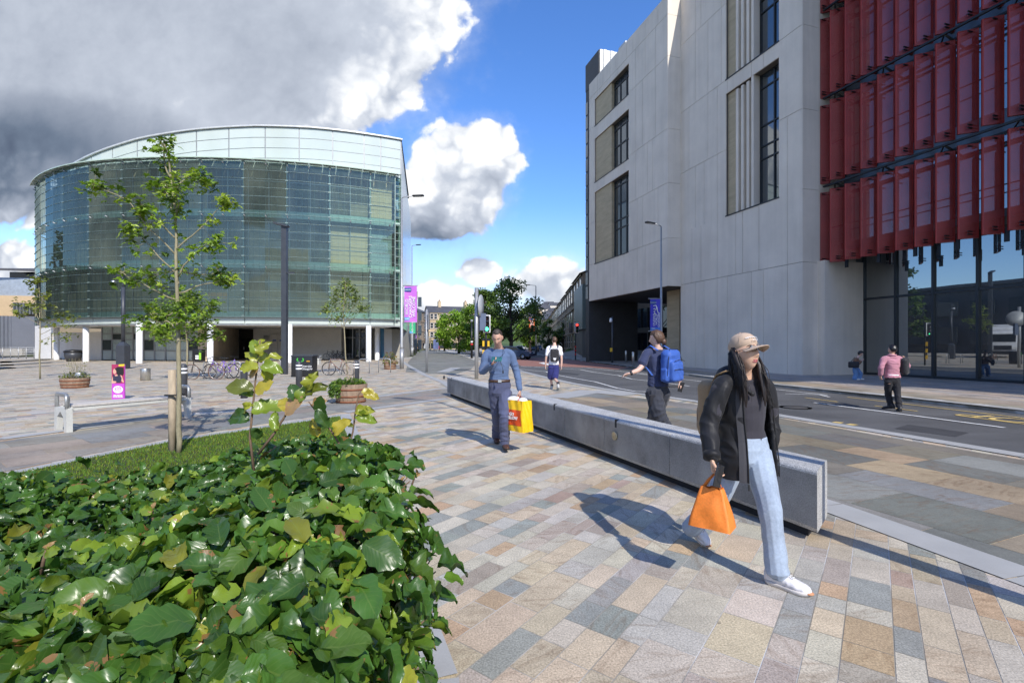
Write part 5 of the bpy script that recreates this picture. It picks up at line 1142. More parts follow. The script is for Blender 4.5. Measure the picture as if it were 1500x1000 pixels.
# upright shoots and loose tips
shoots=[]
def shoot(pts,leaves,r=.004):
    pts=[at(*p) for p in pts]; shoots.append((pts,r))
    for (px,py,Y,dx,dz,s,c,nx) in leaves:
        p=at(px,py,Y); addleaf(tuple(p),np.array([dx,rg.normal(0,.25),dz]),np.array([nx,-1.0,.55]),s,c)
YG=(.34,.36,.04);YL=(.46,.38,.05);LG=(.20,.28,.03);DG=(.05,.11,.025);BRN=(.42,.26,.12);OL=(.13,.15,.02)
shoot([(372,690,1.72),(366,640,1.72),(370,600,1.72),(374,560,1.72),(378,525,1.72),(381,498,1.72)],
 [(378,528,1.71,-.75,.6,.070,YG,.2),(380,530,1.71,.9,.55,.072,YG,-.3),(378,520,1.71,-.35,.9,.062,LG,.1),(380,522,1.70,.45,.9,.060,YG,0),(379,538,1.70,-.9,.1,.066,YG,.2),(382,537,1.70,.9,-.05,.068,LG,-.2),(379,512,1.72,.1,1,.045,YG,.1),(378,540,1.7,-.6,-.5,.05,BRN,.1),(383,542,1.7,.5,-.6,.055,YG,.1),
  (372,568,1.70,-.95,.12,.090,OL,.3),(374,575,1.71,.7,.5,.075,YL,-.2),(373,580,1.72,-.6,.35,.07,LG,.1),(371,592,1.7,-.7,-.3,.062,YG,.2),(368,604,1.70,.95,.35,.105,LG,-.3),(366,615,1.72,-.85,.25,.085,DG,.2),(366,628,1.7,.5,-.6,.06,DG,0)])
shoot([(378,665,1.66),(402,634,1.66),(420,605,1.66),(440,585,1.66),(452,570,1.66)],
 [(405,632,1.65,-.2,.95,.07,LG,.1),(418,608,1.64,.6,.8,.085,BRN,-.2),(424,603,1.65,-.5,.7,.07,YL,.2),(436,590,1.65,.55,.85,.085,LG,-.1),(438,588,1.66,-.4,.8,.07,DG,.2),(448,578,1.64,.8,.5,.075,OL,-.2),(452,570,1.64,.3,.9,.06,YG,0)])
shoot([(512,684,1.9),(500,655,1.88),(486,632,1.87),(470,612,1.87),(452,588,1.86)],
 [(470,614,1.85,.1,.9,.10,DG,-.2),(480,626,1.85,-.3,.85,.085,DG,.2),(489,636,1.85,.55,.6,.085,YL,-.1),(466,640,1.84,-.25,.7,.075,YL,.2),(495,650,1.84,.7,.1,.07,DG,0),(456,592,1.86,.9,.35,.06,BRN,0)])
shoot([(505,694,1.95),(509,662,1.95),(517,632,1.95),(521,600,1.95),(525,578,1.95),(530,572,1.95)],
 [(529,574,1.94,.9,.1,.05,YL,-.1),(532,577,1.94,.95,-.15,.062,YL,-.1),(520,604,1.94,.95,.25,.07,YG,0),(521,610,1.93,.9,-.1,.08,LG,.1),(518,625,1.94,-.6,.3,.03,OL,0)],.0035)
for (px,py,Y,hh) in ((118,880,.95,70),(322,770,1.25,50),(480,905,1.3,60),(585,700,2.1,45),(600,690,2.15,30),(400,760,1.35,60),(60,800,1.2,40),(225,740,1.6,40),(540,735,1.8,50)):
    dx=rg.uniform(-14,14); shoot([(px,py+hh,Y),(px+dx*.5,py+hh*.4,Y),(px+dx,py,Y)],[(px+dx,py+4,Y-.01,rg.uniform(-.6,.6),.9,.022,BRN,0),(px+dx*.7,py+hh*.25,Y-.01,rg.choice([-.8,.8]),.5,.026,BRN,0),(px+dx*.6,py+hh*.3,Y-.01,rg.choice([-.8,.8]),.4,.05,LG,0)])
leaf_cloud('foliage',np.array([tuple(p) for p in P_]),np.array(D_),np.array(N_),np.array(S_),np.array(C_),'beech',LEAF,hedge,rg)
tw=MB()
for pts,r in shoots: tw.tube(pts,[r*1.3-(r*.7)*i/(len(pts)-1) for i in range(len(pts))],6)
for _ in range(60):
    x=rg.uniform(-2.2,-.3); y=rg.uniform(.5,2.4)
    if not inpoly((x,y),HP): continue
    a=rg.uniform(0,6.28); q=Vector((x,y,.56)); pts=[q]; 
    for k in range(3): q=q+Vector((rg.normal(0,.05),rg.normal(0,.05),.13)); pts.append(q)
    tw.tube(pts,[.006,.005,.004,.002],5)
for _ in range(70):
    s=rg.random(); x=-.26-.44*s; y=1.3+1.16*s; q=Vector((x-.12,y,rg.uniform(.45,.9))); pts=[q]
    for k in range(3): q=q+Vector((.055,rg.normal(0,.03),.05+rg.normal(0,.02))); pts.append(q)
    tw.tube(pts,[.006,.005,.004,.002],5)
part(tw,'branch',[TWIG],hedge)
core=MB(); core.prism([(x*.94-.10,y*.93) for x,y in HP],0.0,.88); part(core,'shaded_core',[M('shaded_hedge_interior',(.012,.02,.008),.95,bump=0)],hedge)  # solid core, the hedge's inner shade is put into its near-black colour
# pale timber post poking out of the hedge
p=at(497,690,2.2); single(MB().tube([(p.x,p.y,0),(p.x,p.y,at(0,661,2.2).z)],.034,12),'timber_post',[M('sawn_timber',(.50,.38,.25),.8,var=.15,vs=8,bump=.3,stretch=(1,1,.2))],'pale sawn timber post poking out of the top of the hedge','post',loc=(p.x,p.y,0))
# ---- young trees
def tree(name,Y,base,trunk,branches,label,leaf=.11,r0=.04,seed=1,dens=1.0,cols=((.10,.17,.02),(.16,.24,.03),(.05,.09,.015)),kind='maple',clump=.17,group=None,mat=None,bark=None,cat='tree'):
    r=np.random.default_rng(seed); p0=at(base[0],base[1],Y); p0.z=0; o=empty(name,p0,label,cat,group)
    tp=[p0]+[at(x,y,Y) for x,y in trunk]; n=len(tp); q=MB(); rad=[r0*(1-.8*i/(n-1)) for i in range(n)]; 
    sm=[];sr=[]
    for i in range(n-1):
        for k in range(3): f=k/3; sm.append(tp[i].lerp(tp[i+1],f)+Vector((r.normal(0,r0*.12),r.normal(0,r0*.12),0))); sr.append(rad[i]*(1-f)+rad[i+1]*f)
    sm.append(tp[-1]); sr.append(rad[-1]); q.tube(sm,sr,10)
    P=[];D=[];N=[];S=[];C=[]
    allp=[]
    for br in branches:
        pts=[at(x,y,Y) for x,y in br[0]]; dy=br[1]; k=len(pts)
        for i in range(k): pts[i].y+=dy*(i/(k-1))
        rb=max(.005,r0*.36); fine=[]
        for i in range(k-1):
            for s in range(3): fine.append(pts[i].lerp(pts[i+1],s/3)+Vector((r.normal(0,rb*.6),r.normal(0,rb*.6),r.normal(0,rb*.6))))
        fine.append(pts[-1]); q.tube(fine,[rb*(1-.75*i/(len(fine)-1)) for i in range(len(fine))],6)
        for i in range(k-1):
            m_=int(4*dens*br[2]) if len(br)>2 else int(4*dens)
            for s in range(m_):
                f=(i+r.random())/(k-1)
                if f<.35: continue
                allp.append((pts[i].lerp(pts[i+1],(f*(k-1)-i)),f))
        for s in range(int(7*dens)): allp.append((pts[-1].copy(),1.0))
    for i in range(int(10*dens)): f=.55+.45*r.random(); j=min(n-2,int(f*(n-1))); allp.append((tp[j].lerp(tp[j+1],f*(n-1)-j),.8))
    for c,f in allp:
        off=Vector(r.normal(0,clump*.45,3)); tip=c+off; q.tube([c,c.lerp(tip,.6)+Vector((0,0,.01)),tip],[r0*.09,r0*.07,r0*.04],4)
        kk=r.uniform(.75,1.25); cc=np.array(cols[r.choice(len(cols),p=[.5,.3,.2])])*kk
        for _ in range(5):
            a=r.uniform(0,6.28); d=np.array([math.cos(a),math.sin(a),r.normal(-.35,.35)]); P.append(tuple(tip+Vector(r.normal(0,clump*.16,3)))); D.append(d); N.append(np.array([r.normal(0,.45),r.normal(-.3,.45),1.0])); S.append(leaf*r.uniform(.65,1.2)); C.append(cc*r.uniform(.85,1.15))
    part(q,'trunk',[bark or BARK],o)
    leaf_cloud('crown',np.array(P),np.array(D),np.array(N),np.array(S),np.array(C),kind,mat or MAPLE,o,r); return o
tree('young_maple',6.9,(262,664),[(262.5,610),(262,560),(262,500),(260,440),(258,385),(258,340),(254,285),(247,235),(240,205)],
 [([(257,372),(228,340),(205,300),(165,280)],-.3,1),([(258,400),(225,375),(195,345),(162,330)],.3,1),([(258,350),(235,322),(222,305)],-.2,1),([(254,300),(232,270),(218,262)],.2,1),([(250,262),(240,232),(238,210)],0,1),
  ([(252,285),(262,262),(274,250),(285,258)],.25,1.2),([(258,335),(270,305),(280,285)],-.3,1),([(259,365),(280,345),(305,315),(325,292)],.1,1),([(260,405),(280,385),(305,362),(326,362)],-.2,.7),([(260,430),(290,415),(322,408)],.2,.5),([(260,440),(235,425),(212,405)],-.4,1),([(261,455),(240,462),(215,458),(192,463)],.2,.9),([(260,395),(275,400),(300,395)],.35,.7),([(261,415),(250,395),(225,395),(190,400)],.4,.6),([(261,470),(275,455),(290,452)],-.3,.6),([(256,320),(240,300),(230,285)],.3,.8),([(261,480),(245,472),(230,470)],0,.5)],
 'slender young maple in the lawn with bright tufts of leaves, tied to a timber stake',leaf=.088,r0=.036,seed=4,dens=1.7,clump=.17,cols=((.19,.30,.025),(.32,.42,.045),(.085,.15,.02)))
p=g3(252.5,662); st=single(MB().tube([(p.x,p.y,0),(p.x-.005,p.y,1.19)],.05,14),'tree_stake',[M('stake_timber',(.42,.34,.24),.85,var=.25,vs=3,vs2=25,bump=.4,bs=20,stretch=(1,1,.25))],'rounded timber stake strapped to the young maple in the lawn','stake',loc=p)
q=MB(); q.tube([(p.x-.06,p.y-.06,.83),(p.x+.02,p.y-.075,.83),(p.x+.13,p.y-.07,.83)],.028,6,flat=.4); q.tube([(p.x-.06,p.y+.05,.83),(p.x+.13,p.y+.05,.83)],.028,6,flat=.4); part(q,'rubber_strap',[TYRE],st)
tree('young_tree',22,(274,554),[(274,530),(274,505),(272,480),(273,455),(270,430)],[([(274,495),(262,480),(246,470)],.5,1.3),([(274,490),(290,478),(306,468)],-.4,1.3),([(273,480),(260,462),(243,452)],-.5,1.2),([(273,475),(285,460),(300,448)],.5,1.3),([(273,462),(265,445),(258,436)],.2,1.2),([(273,460),(282,445),(288,436)],-.3,1.2),([(274,500),(285,495),(300,488)],.6,1.2),([(274,500),(262,496),(250,490)],-.6,1.2)],'bushy young tree on the square, its crown showing right of the maple trunk',leaf=.16,r0=.045,seed=8,dens=3.8,clump=.48,cols=((.17,.27,.025),(.28,.38,.04),(.08,.14,.02)))
tree('young_tree',22,(58.5,554),[(58,520),(59,490),(58,460),(58,430),(56,405)],[([(58,470),(45,455),(30,445)],.4,.7),([(58,462),(66,446),(74,430)],-.3,.8),([(58,490),(75,480),(95,470)],.3,.7),([(58,440),(50,425),(46,412)],0,.8),([(58,482),(70,470),(78,458)],.4,.6),([(58,475),(46,465),(40,450)],-.4,.6),([(58,500),(72,492),(92,490)],.2,.5)],'thin sparse young tree at the far left before the curved building',leaf=.15,r0=.035,seed=12,dens=1.4,clump=.32,cols=((.16,.19,.02),(.22,.25,.03),(.07,.1,.015)))
tree('young_tree',25.5,(509,548),[(506,520),(505,495),(503,465),(504,440),(506,415)],[([(504,482),(492,462),(484,440)],.4,1),([(504,478),(516,458),(528,440)],-.4,1),([(504,470),(498,445),(490,425)],.2,1),([(504,465),(512,440),(518,425)],0,1),([(504,455),(505,430),(504,410)],.3,1.2),([(504,474),(520,462),(530,450)],.4,.6),([(503,480),(494,470),(482,452)],-.3,.7)],'pale sapling with fine upright branches before the right bays of the curved building',leaf=.12,r0=.042,seed=15,dens=2.8,clump=.34,cols=((.16,.22,.04),(.26,.32,.06),(.09,.14,.03)))
# plants in the barrels
def plantmass(parent,c,r,n,leafs,cols,name='foliage',drape=None,seed=1,h=.2,kind='maple'):
    rr=np.random.default_rng(seed); P=[];D=[];N=[];S=[];C=[]
    for _ in range(n):
        a=rr.uniform(0,6.28); q=math.sqrt(rr.random())*r; x=c[0]+q*math.cos(a); y=c[1]+q*math.sin(a); z=c[2]+rr.uniform(0,h)*(1-(q/r)**2*.6)
        P.append((x,y,z)); D.append(np.array([math.cos(a)+rr.normal(0,.5),math.sin(a)+rr.normal(0,.5),rr.normal(.2,.4)])); N.append(np.array([rr.normal(0,.5),rr.normal(-.3,.5),1])); S.append(leafs*rr.uniform(.6,1.3)); C.append(np.array(cols[rr.integers(len(cols))])*rr.uniform(.7,1.2))
    if drape:
        for _ in range(drape[0]):
            a=rr.uniform(*drape[1]); dz=rr.random()**1.3*drape[2]; q=r*1.03+.07*rr.random(); P.append((c[0]+q*math.cos(a),c[1]+q*math.sin(a),c[2]-dz+.05)); D.append(np.array([math.cos(a),math.sin(a),-1+rr.normal(0,.4)])); N.append(np.array([math.cos(a)+rr.normal(0,.3),math.sin(a)+rr.normal(0,.3),.8])); S.append(leafs*rr.uniform(.6,1.3)); C.append(np.array(cols[rr.integers(len(cols))])*rr.uniform(.7,1.2))
    return leaf_cloud(name,np.array(P),np.array(D),np.array(N),np.array(S),np.array(C),kind,MAPLE,parent,rr)
def twigs(parent,c,r,n,h,seed,mat=None):
    rr=np.random.default_rng(seed); q=MB()
    for _ in range(n):
        a=rr.uniform(0,6.28); d=rr.uniform(0,r*.5); p=Vector((c[0]+d*math.cos(a),c[1]+d*math.sin(a),c[2])); hh=h*rr.uniform(.6,1.1); pts=[p]
        for k in range(4): p=p+Vector((rr.normal(0,.03)+.02*math.cos(a)*h,rr.normal(0,.03)+.02*math.sin(a)*h,hh/4)); pts.append(p)
        q.tube(pts,[.008,.006,.005,.004,.002],5)
    return part(q,'stem',[mat or BARK],parent)
def bl(o): return (o.location.x,o.location.y)
cx_,cy_=bl(bar1); plantmass(bar1,(cx_-.06,cy_,.47),.42,420,.075,((.12,.22,.02),(.2,.3,.04),(.06,.12,.015)),drape=(430,(2.6,4.6),.33),seed=3,h=.18,name='ivy'); twigs(bar1,(cx_,cy_,.45),.3,16,.62,4,M('pale_twig',(.45,.36,.27),.8))
cx_,cy_=bl(bar2); plantmass(bar2,(cx_,cy_,.52),.4,150,.12,((.10,.15,.03),(.26,.16,.05),(.20,.22,.04)),drape=(60,(0,6.28),.2),seed=5,h=.62); twigs(bar2,(cx_,cy_,.5),.3,10,.6,6)
cx_,cy_=bl(bar3); plantmass(bar3,(cx_,cy_,.35),.4,150,.075,((.16,.2,.02),(.3,.3,.06),(.08,.13,.02)),seed=7,h=.22); plantmass(bar3,(cx_,cy_,.5),.42,60,.06,((.2,.22,.06),(.35,.33,.15)),seed=8,h=.62); twigs(bar3,(cx_,cy_,.33),.4,22,.7,9)
def bush(cx,cy,w,d,h,n,label,ls=.12,cols=((.08,.15,.02),(.14,.22,.02),(.04,.08,.012)),name='clipped_shrub',grp=None,z0=0):
    rr=np.random.default_rng(int(abs(cx*7+cy))); o=empty(name,(cx,cy,z0),label,'shrub',grp); P=[];D=[];N=[];S=[];C=[]
    for _ in range(n):
        v=rr.normal(0,1,3); v/=np.linalg.norm(v); k=rr.uniform(.8,1.05)*(1+.12*math.sin(v[0]*5+v[2]*4+cx)); z=abs(v[2])
        P.append((cx+v[0]*w*k,cy+v[1]*d*k,z0+z*h*k)); D.append(v+rr.normal(0,.5,3)); N.append(v+rr.normal(0,.4,3)+np.array([0,0,.5])); S.append(ls*rr.uniform(.7,1.3)); C.append(np.array(cols[rr.integers(len(cols))])*rr.uniform(.7,1.25))
    leaf_cloud('foliage',np.array(P),np.array(D),np.array(N),np.array(S),np.array(C),'quad',FARLEAF,o,rr)
    q=MB(); q.ell((cx,cy,z0+h*.42),(w*.82,d*.82,h*.48)); part(q,'shaded_core',[MATS['shaded_hedge_interior']],o); return o  # solid ellipsoid core, coloured near-black for the shade inside the shrub
x,y=G(585,521); bush(x-.2,y+3,1.7,1.7,1.5,900,'rounded green shrub right of the bronze flower barrel'); x,y=G(596,517); bush(x,y+4,2.2,2,2.3,1000,'larger green shrub at the street corner behind the lamp pole')
# ---- big and distant trees
def bigtree(px,Y,py_top,wpx,label,cols,seed,trunkpx=None,n=4200,ls=.28,base=.28,group='street trees beyond the junction',z0=0,gaps=.75):
    rr=np.random.default_rng(seed); H=at(px,py_top,Y).z-z0; x=(px-750)/F*Y; w=wpx/F*Y/2; o=empty('street_tree',(x,Y,z0),label,'tree',group)
    q=MB(); q.tube([(x,Y,z0),(x+.1,Y,z0+H*.25),(x-.05,Y,z0+H*.5),(x,Y,z0+H*.8)],[.03*H,.022*H,.014*H,.004*H],8)
    cl=[]
    for k in range(26):
        a=rr.uniform(0,6.28); zz=rr.uniform(base,.96); prof=math.sin(math.pi*min(1,(zz-base*.6)/(1-base*.6))**.75)**.7; rad=w*prof*math.sqrt(rr.uniform(.15,1)); c=Vector((x+rad*math.cos(a),Y+rad*math.sin(a)*.9,z0+H*zz)); cl.append((c,w*rr.uniform(.18,.36)))
        q.tube([(x,Y,z0+H*max(.18,zz-.25)),Vector((x,Y,z0+H*(zz-.1))).lerp(c,.5),c],[.008*H,.005*H,.002*H],5)
    part(q,'trunk',[DBARK],o); P=[];D=[];N=[];S=[];C=[]
    per=n//len(cl)
    for c,r_ in cl:
        kk=rr.uniform(.75,1.25); cc=np.array(cols[rr.integers(len(cols))])*kk
        for _ in range(per):
            v=rr.normal(0,1,3); v/=np.linalg.norm(v); k=rr.random()**(1/2.2)*r_*1.15; P.append((c.x+v[0]*k,c.y+v[1]*k,max(z0+.3,c.z+v[2]*k*.75))); D.append(rr.normal(0,1,3)); N.append(v*.7+rr.normal(0,.5,3)+np.array([0,0,.8])); S.append(ls*rr.uniform(.6,1.3)); C.append(cc*rr.uniform(.8,1.25))
    leaf_cloud('crown',np.array(P),np.array(D),np.array(N),np.array(S),np.array(C),'quad',FARLEAF,o,rr); return o
BR_=((.20,.33,.025),(.27,.41,.035),(.11,.20,.02)); DK_=((.06,.11,.02),(.10,.16,.025),(.035,.07,.015)); MD_=((.11,.19,.022),(.17,.27,.028),(.06,.11,.015))
bigtree(748,62,409,92,'tallest dark green tree with open branches, behind the junction',DK_,31,n=5200,ls=.30)
bigtree(712,74,424,60,'dark green tree between the round sign and the tallest tree',MD_,32,ls=.34)
bigtree(672,88,449,62,'bright lime green spreading tree at the left of the group',BR_,33,ls=.38,base=.12)
bigtree(700,80,446,52,'bright green tree right behind the traffic light',BR_,34,ls=.36,base=.12)
bigtree(651,120,462,34,'smaller bright green tree next to the bus shelter',BR_,35,n=2200,ls=.5,base=.12)
bigtree(776,84,446,44,'mid green tree right of the tallest one, left of the orange banner',MD_,36,ls=.34,base=.2)
bigtree(804,105,468,30,'low dark tree in front of the terrace doors',DK_,37,n=2200,ls=.4,base=.15)
bigtree(826,88,474,34,'low dark tree left of the red traffic light',DK_,38,n=2400,ls=.34,base=.1)
bigtree(768,150,470,40,'bright tree low over the parked cars',BR_,39,n=1800,ls=.6,base=.1)
# ================================================================ BACKGROUND STREET
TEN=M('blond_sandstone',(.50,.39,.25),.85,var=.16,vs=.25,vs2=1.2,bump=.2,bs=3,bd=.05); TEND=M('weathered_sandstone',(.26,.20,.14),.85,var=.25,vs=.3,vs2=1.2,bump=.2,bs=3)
SLATE=M('slate_roof',(.075,.075,.08),.6,var=.2,vs=.5,vs2=4,bump=.1); PANE=M('far_window_glass',(.03,.035,.04),.12,var=.3,vs=.6,bump=0); SASH=M('white_sash',(.62,.61,.58),.6,bump=0); POT=M('chimney_pot',(.42,.27,.18),.8)
def house(name,p0,p1,depth,H,floors,bays,label,cat='building',wall=None,roofh=2.6,z0=0,chim=(.3,.75),grp=None,shop=False,winw=1.1,winh=1.9,dbl=True,bay=False):
    """a stone range from ground point p0 to p1 (front faces the viewer side), gabled slate roof, sash windows, chimney stacks"""
    a=Vector((p0[0],p0[1],z0)); b2=Vector((p1[0],p1[1],z0)); d=(b2-a); L=d.length; d.normalize(); n=Vector((-d.y,d.x,0)); wall=wall or TEN
    if n.dot(-a)>0: n=-n     # n points away from the viewer
    o=empty(name,a,label,cat,grp); m=frame(a,d,(0,0,1)); W_=lambda s,w,z:a+d*s+n*w+Vector((0,0,z))
    q=MB(); 
    q.add([W_(0,0,-1),W_(L,0,-1),W_(L,depth,-1),W_(0,depth,-1),W_(0,0,H),W_(L,0,H),W_(L,depth,H),W_(0,depth,H)],[(0,1,5,4),(1,2,6,5),(2,3,7,6),(3,0,4,7)])
    q.add([W_(0,0,H),W_(0,depth,H),W_(0,depth/2,H+roofh)],[(0,1,2)]); q.add([W_(L,0,H),W_(L,depth,H),W_(L,depth/2,H+roofh)],[(0,2,1)])
    fh=H/floors
    for k in range(1,floors+1): z=k*fh; q.add([W_(-.15,-.2,z-.25),W_(L+.15,-.2,z-.25),W_(L+.15,-.2,z),W_(-.15,-.2,z),W_(-.15,0,z-.25),W_(L+.15,0,z-.25),W_(L+.15,0,z),W_(-.15,0,z)],[(0,1,2,3),(3,2,6,7),(1,0,4,5)])
    part(q,'wall',[wall],o)
    q=MB(); q.add([W_(-.3,-.4,H+.02),W_(L+.3,-.4,H+.02),W_(L+.3,depth/2,H+roofh+.1),W_(-.3,depth/2,H+roofh+.1),W_(L+.3,depth+.4,H+.02),W_(-.3,depth+.4,H+.02)],[(0,1,2,3),(3,2,4,5)]); rf=part(q,'roof',[SLATE],o)
    for c in chim:
        q=MB(); s=L*c; base=W_(s,depth/2,H+roofh+.6); 
        mm=Matrix.Translation(base)@Matrix.Rotation(math.atan2(d.y,d.x),4,'Z'); q.box((0,0,0),(1.0,2.2,2.4),M=mm)
        for k in range(4): q.lathe([(.15,1.2),(.12,1.75),(0,1.75)],(base.x+n.x*(k-1.5)*.5,base.y+n.y*(k-1.5)*.5,base.z),8,1)
        part(q,'chimney',[wall,POT],rf)
    for f in range(floors):
        for k in range(bays):
            s=L*(k+.5)/bays; z=f*fh+fh*.28
            if shop and f==0:
                q=MB(); q.add([W_(s-L/bays*.42,-.06,.3),W_(s+L/bays*.42,-.06,.3),W_(s+L/bays*.42,-.06,fh*.72),W_(s-L/bays*.42,-.06,fh*.72)],[(0,1,2,3)]); part(q,'shopfront',[PANE],o); continue
            q=MB(); offs=(-winw*.6,winw*.6) if dbl else (0,)
            for of in offs: q.add([W_(s+of-winw/2,-.04,z),W_(s+of+winw/2,-.04,z),W_(s+of+winw/2,-.04,z+winh),W_(s+of-winw/2,-.04,z+winh)],[(0,1,2,3)],0)
            for of in offs:
                for (x0,x1,y0,y1) in ((-winw/2,winw/2,winh*.47,winh*.53),(-winw/2,-winw/2+.1,0,winh),(winw/2-.1,winw/2,0,winh),(-winw/2,winw/2,0,.1),(-winw/2,winw/2,winh-.1,winh)):
                    q.add([W_(s+of+x0,-.08,z+y0),W_(s+of+x1,-.08,z+y0),W_(s+of+x1,-.08,z+y1),W_(s+of+x0,-.08,z+y1)],[(0,1,2,3)],1)
            q.add([W_(s-winw*1.3,-.16,z-.22),W_(s+winw*1.3,-.16,z-.22),W_(s+winw*1.3,-.16,z-.02),W_(s-winw*1.3,-.16,z-.02)],[(0,1,2,3)],2)
            part(q,'window',[PANE,SASH,wall],o)
    return o
Yt=165
def xp(px,Y): return (px-750)/F*Y
house('sandstone_tenement',(xp(628,Yt),Yt),(xp(712,Yt),Yt+6),12,12.6,4,6,'long blond sandstone tenement with slate roof beyond the lime green trees',chim=(.22,.68),shop=True)
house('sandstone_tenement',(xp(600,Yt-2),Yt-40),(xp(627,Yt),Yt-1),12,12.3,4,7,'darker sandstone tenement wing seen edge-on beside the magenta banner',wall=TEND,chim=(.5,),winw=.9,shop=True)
# modern block between the curved building and the tenement
o=empty('modern_block',(xp(598,75),75,0),'dark glazed modern block just behind the lamp with the magenta banner','building')
q=MB(); q.prism([(xp(560,75),75),(xp(602,75),75),(xp(603,90),95),(xp(560,90),95)],0,9.5); part(q,'wall',[M('block_wall',(.08,.09,.11),.5)],o)
for k in range(4):
    for j in range(5): q=MB(); x0=xp(585,75)+j*.72; q.box((x0+.3,74.95,1.6+k*2.2),(.55,.06,1.5)); part(q,'window',[MATS['upper_glass']],o)
q=MB(); q.prism([(xp(588,76),76),(xp(597,76),76),(xp(597,76),84),(xp(588,76),84)],9.5,10.8); part(q,'roof_room',[M('roof_room_tan',(.42,.34,.2),.8)],o)
# terrace on the right-hand side street, one house after another
tr0=Vector((xp(853,60),60)); tr1=Vector((xp(800,165),165)); N_=9
for k in range(N_):
    f0=k/N_;f1=(k+.94)/N_; p0=tr0.lerp(tr1,f0); p1=tr0.lerp(tr1,f1); hz=10.4-.15*k
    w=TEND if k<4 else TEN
    names=['nearest','second','third','fourth','fifth','sixth','seventh','eighth','farthest']
    house('terraced_house',p0,p1,11,hz,3,3,'%s sandstone house of the terrace along the right side street'%names[k],wall=w,chim=(.96,),grp='terraced houses on the side street',dbl=False,winw=1.3,winh=2.1,roofh=2.2)
p=Vector((xp(808,150),150)); house('terraced_house',(xp(770,205),205),(xp(806,185),185),11,11.5,3,4,'sandstone house closing the view at the end of the side street',chim=(.1,.9),dbl=False,winw=1.3)
# green clad box between terrace and office
o=empty('clad_annexe',(xp(848,58),58,0),'green-grey metal clad annexe beside the office wing','building')
q=MB(); q.prism([(xp(841,64),64),(xp(853,56),56),(xp(866,56),56),(xp(866,70),70)],3.4,8.6); part(q,'cladding',[M('annexe_cladding',(.13,.17,.165),.5,.3,var=.1,vs=.4,bump=0)],o)
q=MB(); q.prism([(xp(843,64),64.5),(xp(855,57),57),(xp(866,57),57),(xp(866,70),70)],0,3.4); part(q,'base',[DSTONE],o)
lb=MB(); lb.add([(*G(826,520),.1),(*G(862,521),.1),(xp(862,66),66,1.5),(xp(830,75),75,.9)],[(0,1,2,3)]); struct(lb,'grass_bank',M('bank_grass',(.07,.12,.02),.9,var=.3,vs=2,bump=.5,bs=8))
# hill with houses and trees far away
hm,t,b=newmat('hill_ground'); P=t.world(); t.setin(b.inputs['Base Color'],t.ramp(t.noise(P,.03,6,.65),[(.3,(.03,.06,.015)),(.5,(.06,.11,.025)),(.7,(.12,.14,.05))])); b.inputs['Roughness'].default_value=.9
hl=MB()
def hz_(x,y): 
    s=(x/y)*F+750; k=max(0,min(1,(y-260)/260)); top=26+9*math.exp(-((s-805)/34)**2)-max(0,(700-s))*.06-max(0,s-900)*.03
    return max(-1,top)*k*k*(3-2*k)+1.5*math.sin(x*.02+y*.01)*k
hl.grid(lambda s,t_:Vector(((lambda y:((-.9+1.5*s)*y,y,hz_((-.9+1.5*s)*y,y)))(240+420*t_))),90,24); struct(hl,'hill',hm)
rh=random.Random(9)
cols=[(.55,.45,.30),(.60,.52,.40),(.42,.33,.24),(.66,.60,.52),(.50,.36,.27)]
hw=[M('hill_house_wall_%d'%i,c,.85,var=.08,vs=.3,bump=0) for i,c in enumerate(cols)]
places=['above the terrace roofs','beside the wooded crest','below the wooded crest','near the crest of the hill','low on the hillside']
for k in range(34):
    px=rh.uniform(772,858); y=rh.uniform(330,520); x=xp(px,y); z=hz_(x,y); w=rh.uniform(8,14); h=rh.uniform(7,11); rz=rh.uniform(-.5,.5)
    o=empty('hillside_house',(x,y,z),'small pale house among many on the distant wooded hill','house','houses on the distant hill')
    mm=Matrix.Translation((x,y,z-2))@Matrix.Rotation(rz,4,'Z'); q=MB(); q.box((0,0,(h+2)/2),(w,8,h+2),M=mm)
    q.add([mm@Vector(v_) for v_ in ((-w/2,-4,h+2),(-w/2,4,h+2),(-w/2,0,h+5),(w/2,-4,h+2),(w/2,4,h+2),(w/2,0,h+5))],[(0,1,2),(3,5,4)]); part(q,'wall',[rh.choice(hw)],o)
    q=MB(); q.add([mm@Vector(v_) for v_ in ((-w/2-.3,-4.4,h+1.9),(w/2+.3,-4.4,h+1.9),(w/2+.3,0,h+5.1),(-w/2-.3,0,h+5.1),(w/2+.3,4.4,h+1.9),(-w/2-.3,4.4,h+1.9))],[(0,1,2,3),(3,2,4,5)]); part(q,'roof',[SLATE],o)
    q=MB()
    for f in range(2):
        for j in range(4): q.box((-w/2+w*(j+.5)/4,-4.05,3.6+f*3.2),(1.2,.1,1.7),M=mm)
    part(q,'window_row',[PANE],o)
wood_n=5200; rr=np.random.default_rng(77); P=[];D=[];N=[];S=[];C=[]
for k in range(230):
    px=rr.uniform(560,900); y=rr.uniform(300,560); x=xp(px,y)
    if 770<px<860 and rr.random()<.45: continue
    z=hz_(x,y); hh=rr.uniform(5,9); cc=np.array([(.05,.095,.02),(.08,.14,.025),(.04,.075,.02)][rr.integers(3)])*rr.uniform(.8,1.2)
    for _ in range(46): v_=rr.normal(0,1,3); v_/=np.linalg.norm(v_); P.append((x+v_[0]*hh*.7,y+v_[1]*hh*.6,z+hh*.6+v_[2]*hh*.5)); D.append(rr.normal(0,1,3)); N.append(v_+np.array([0,0,.6])); S.append(rr.uniform(1.2,2.4)); C.append(cc*rr.uniform(.75,1.3))
o=leaf_cloud('hillside_wood',np.array(P),np.array(D),np.array(N),np.array(S),np.array(C),'quad',FARLEAF,None,rr); setprops(o,'distant woodland covering the hill behind the streets','woodland',kind='stuff')
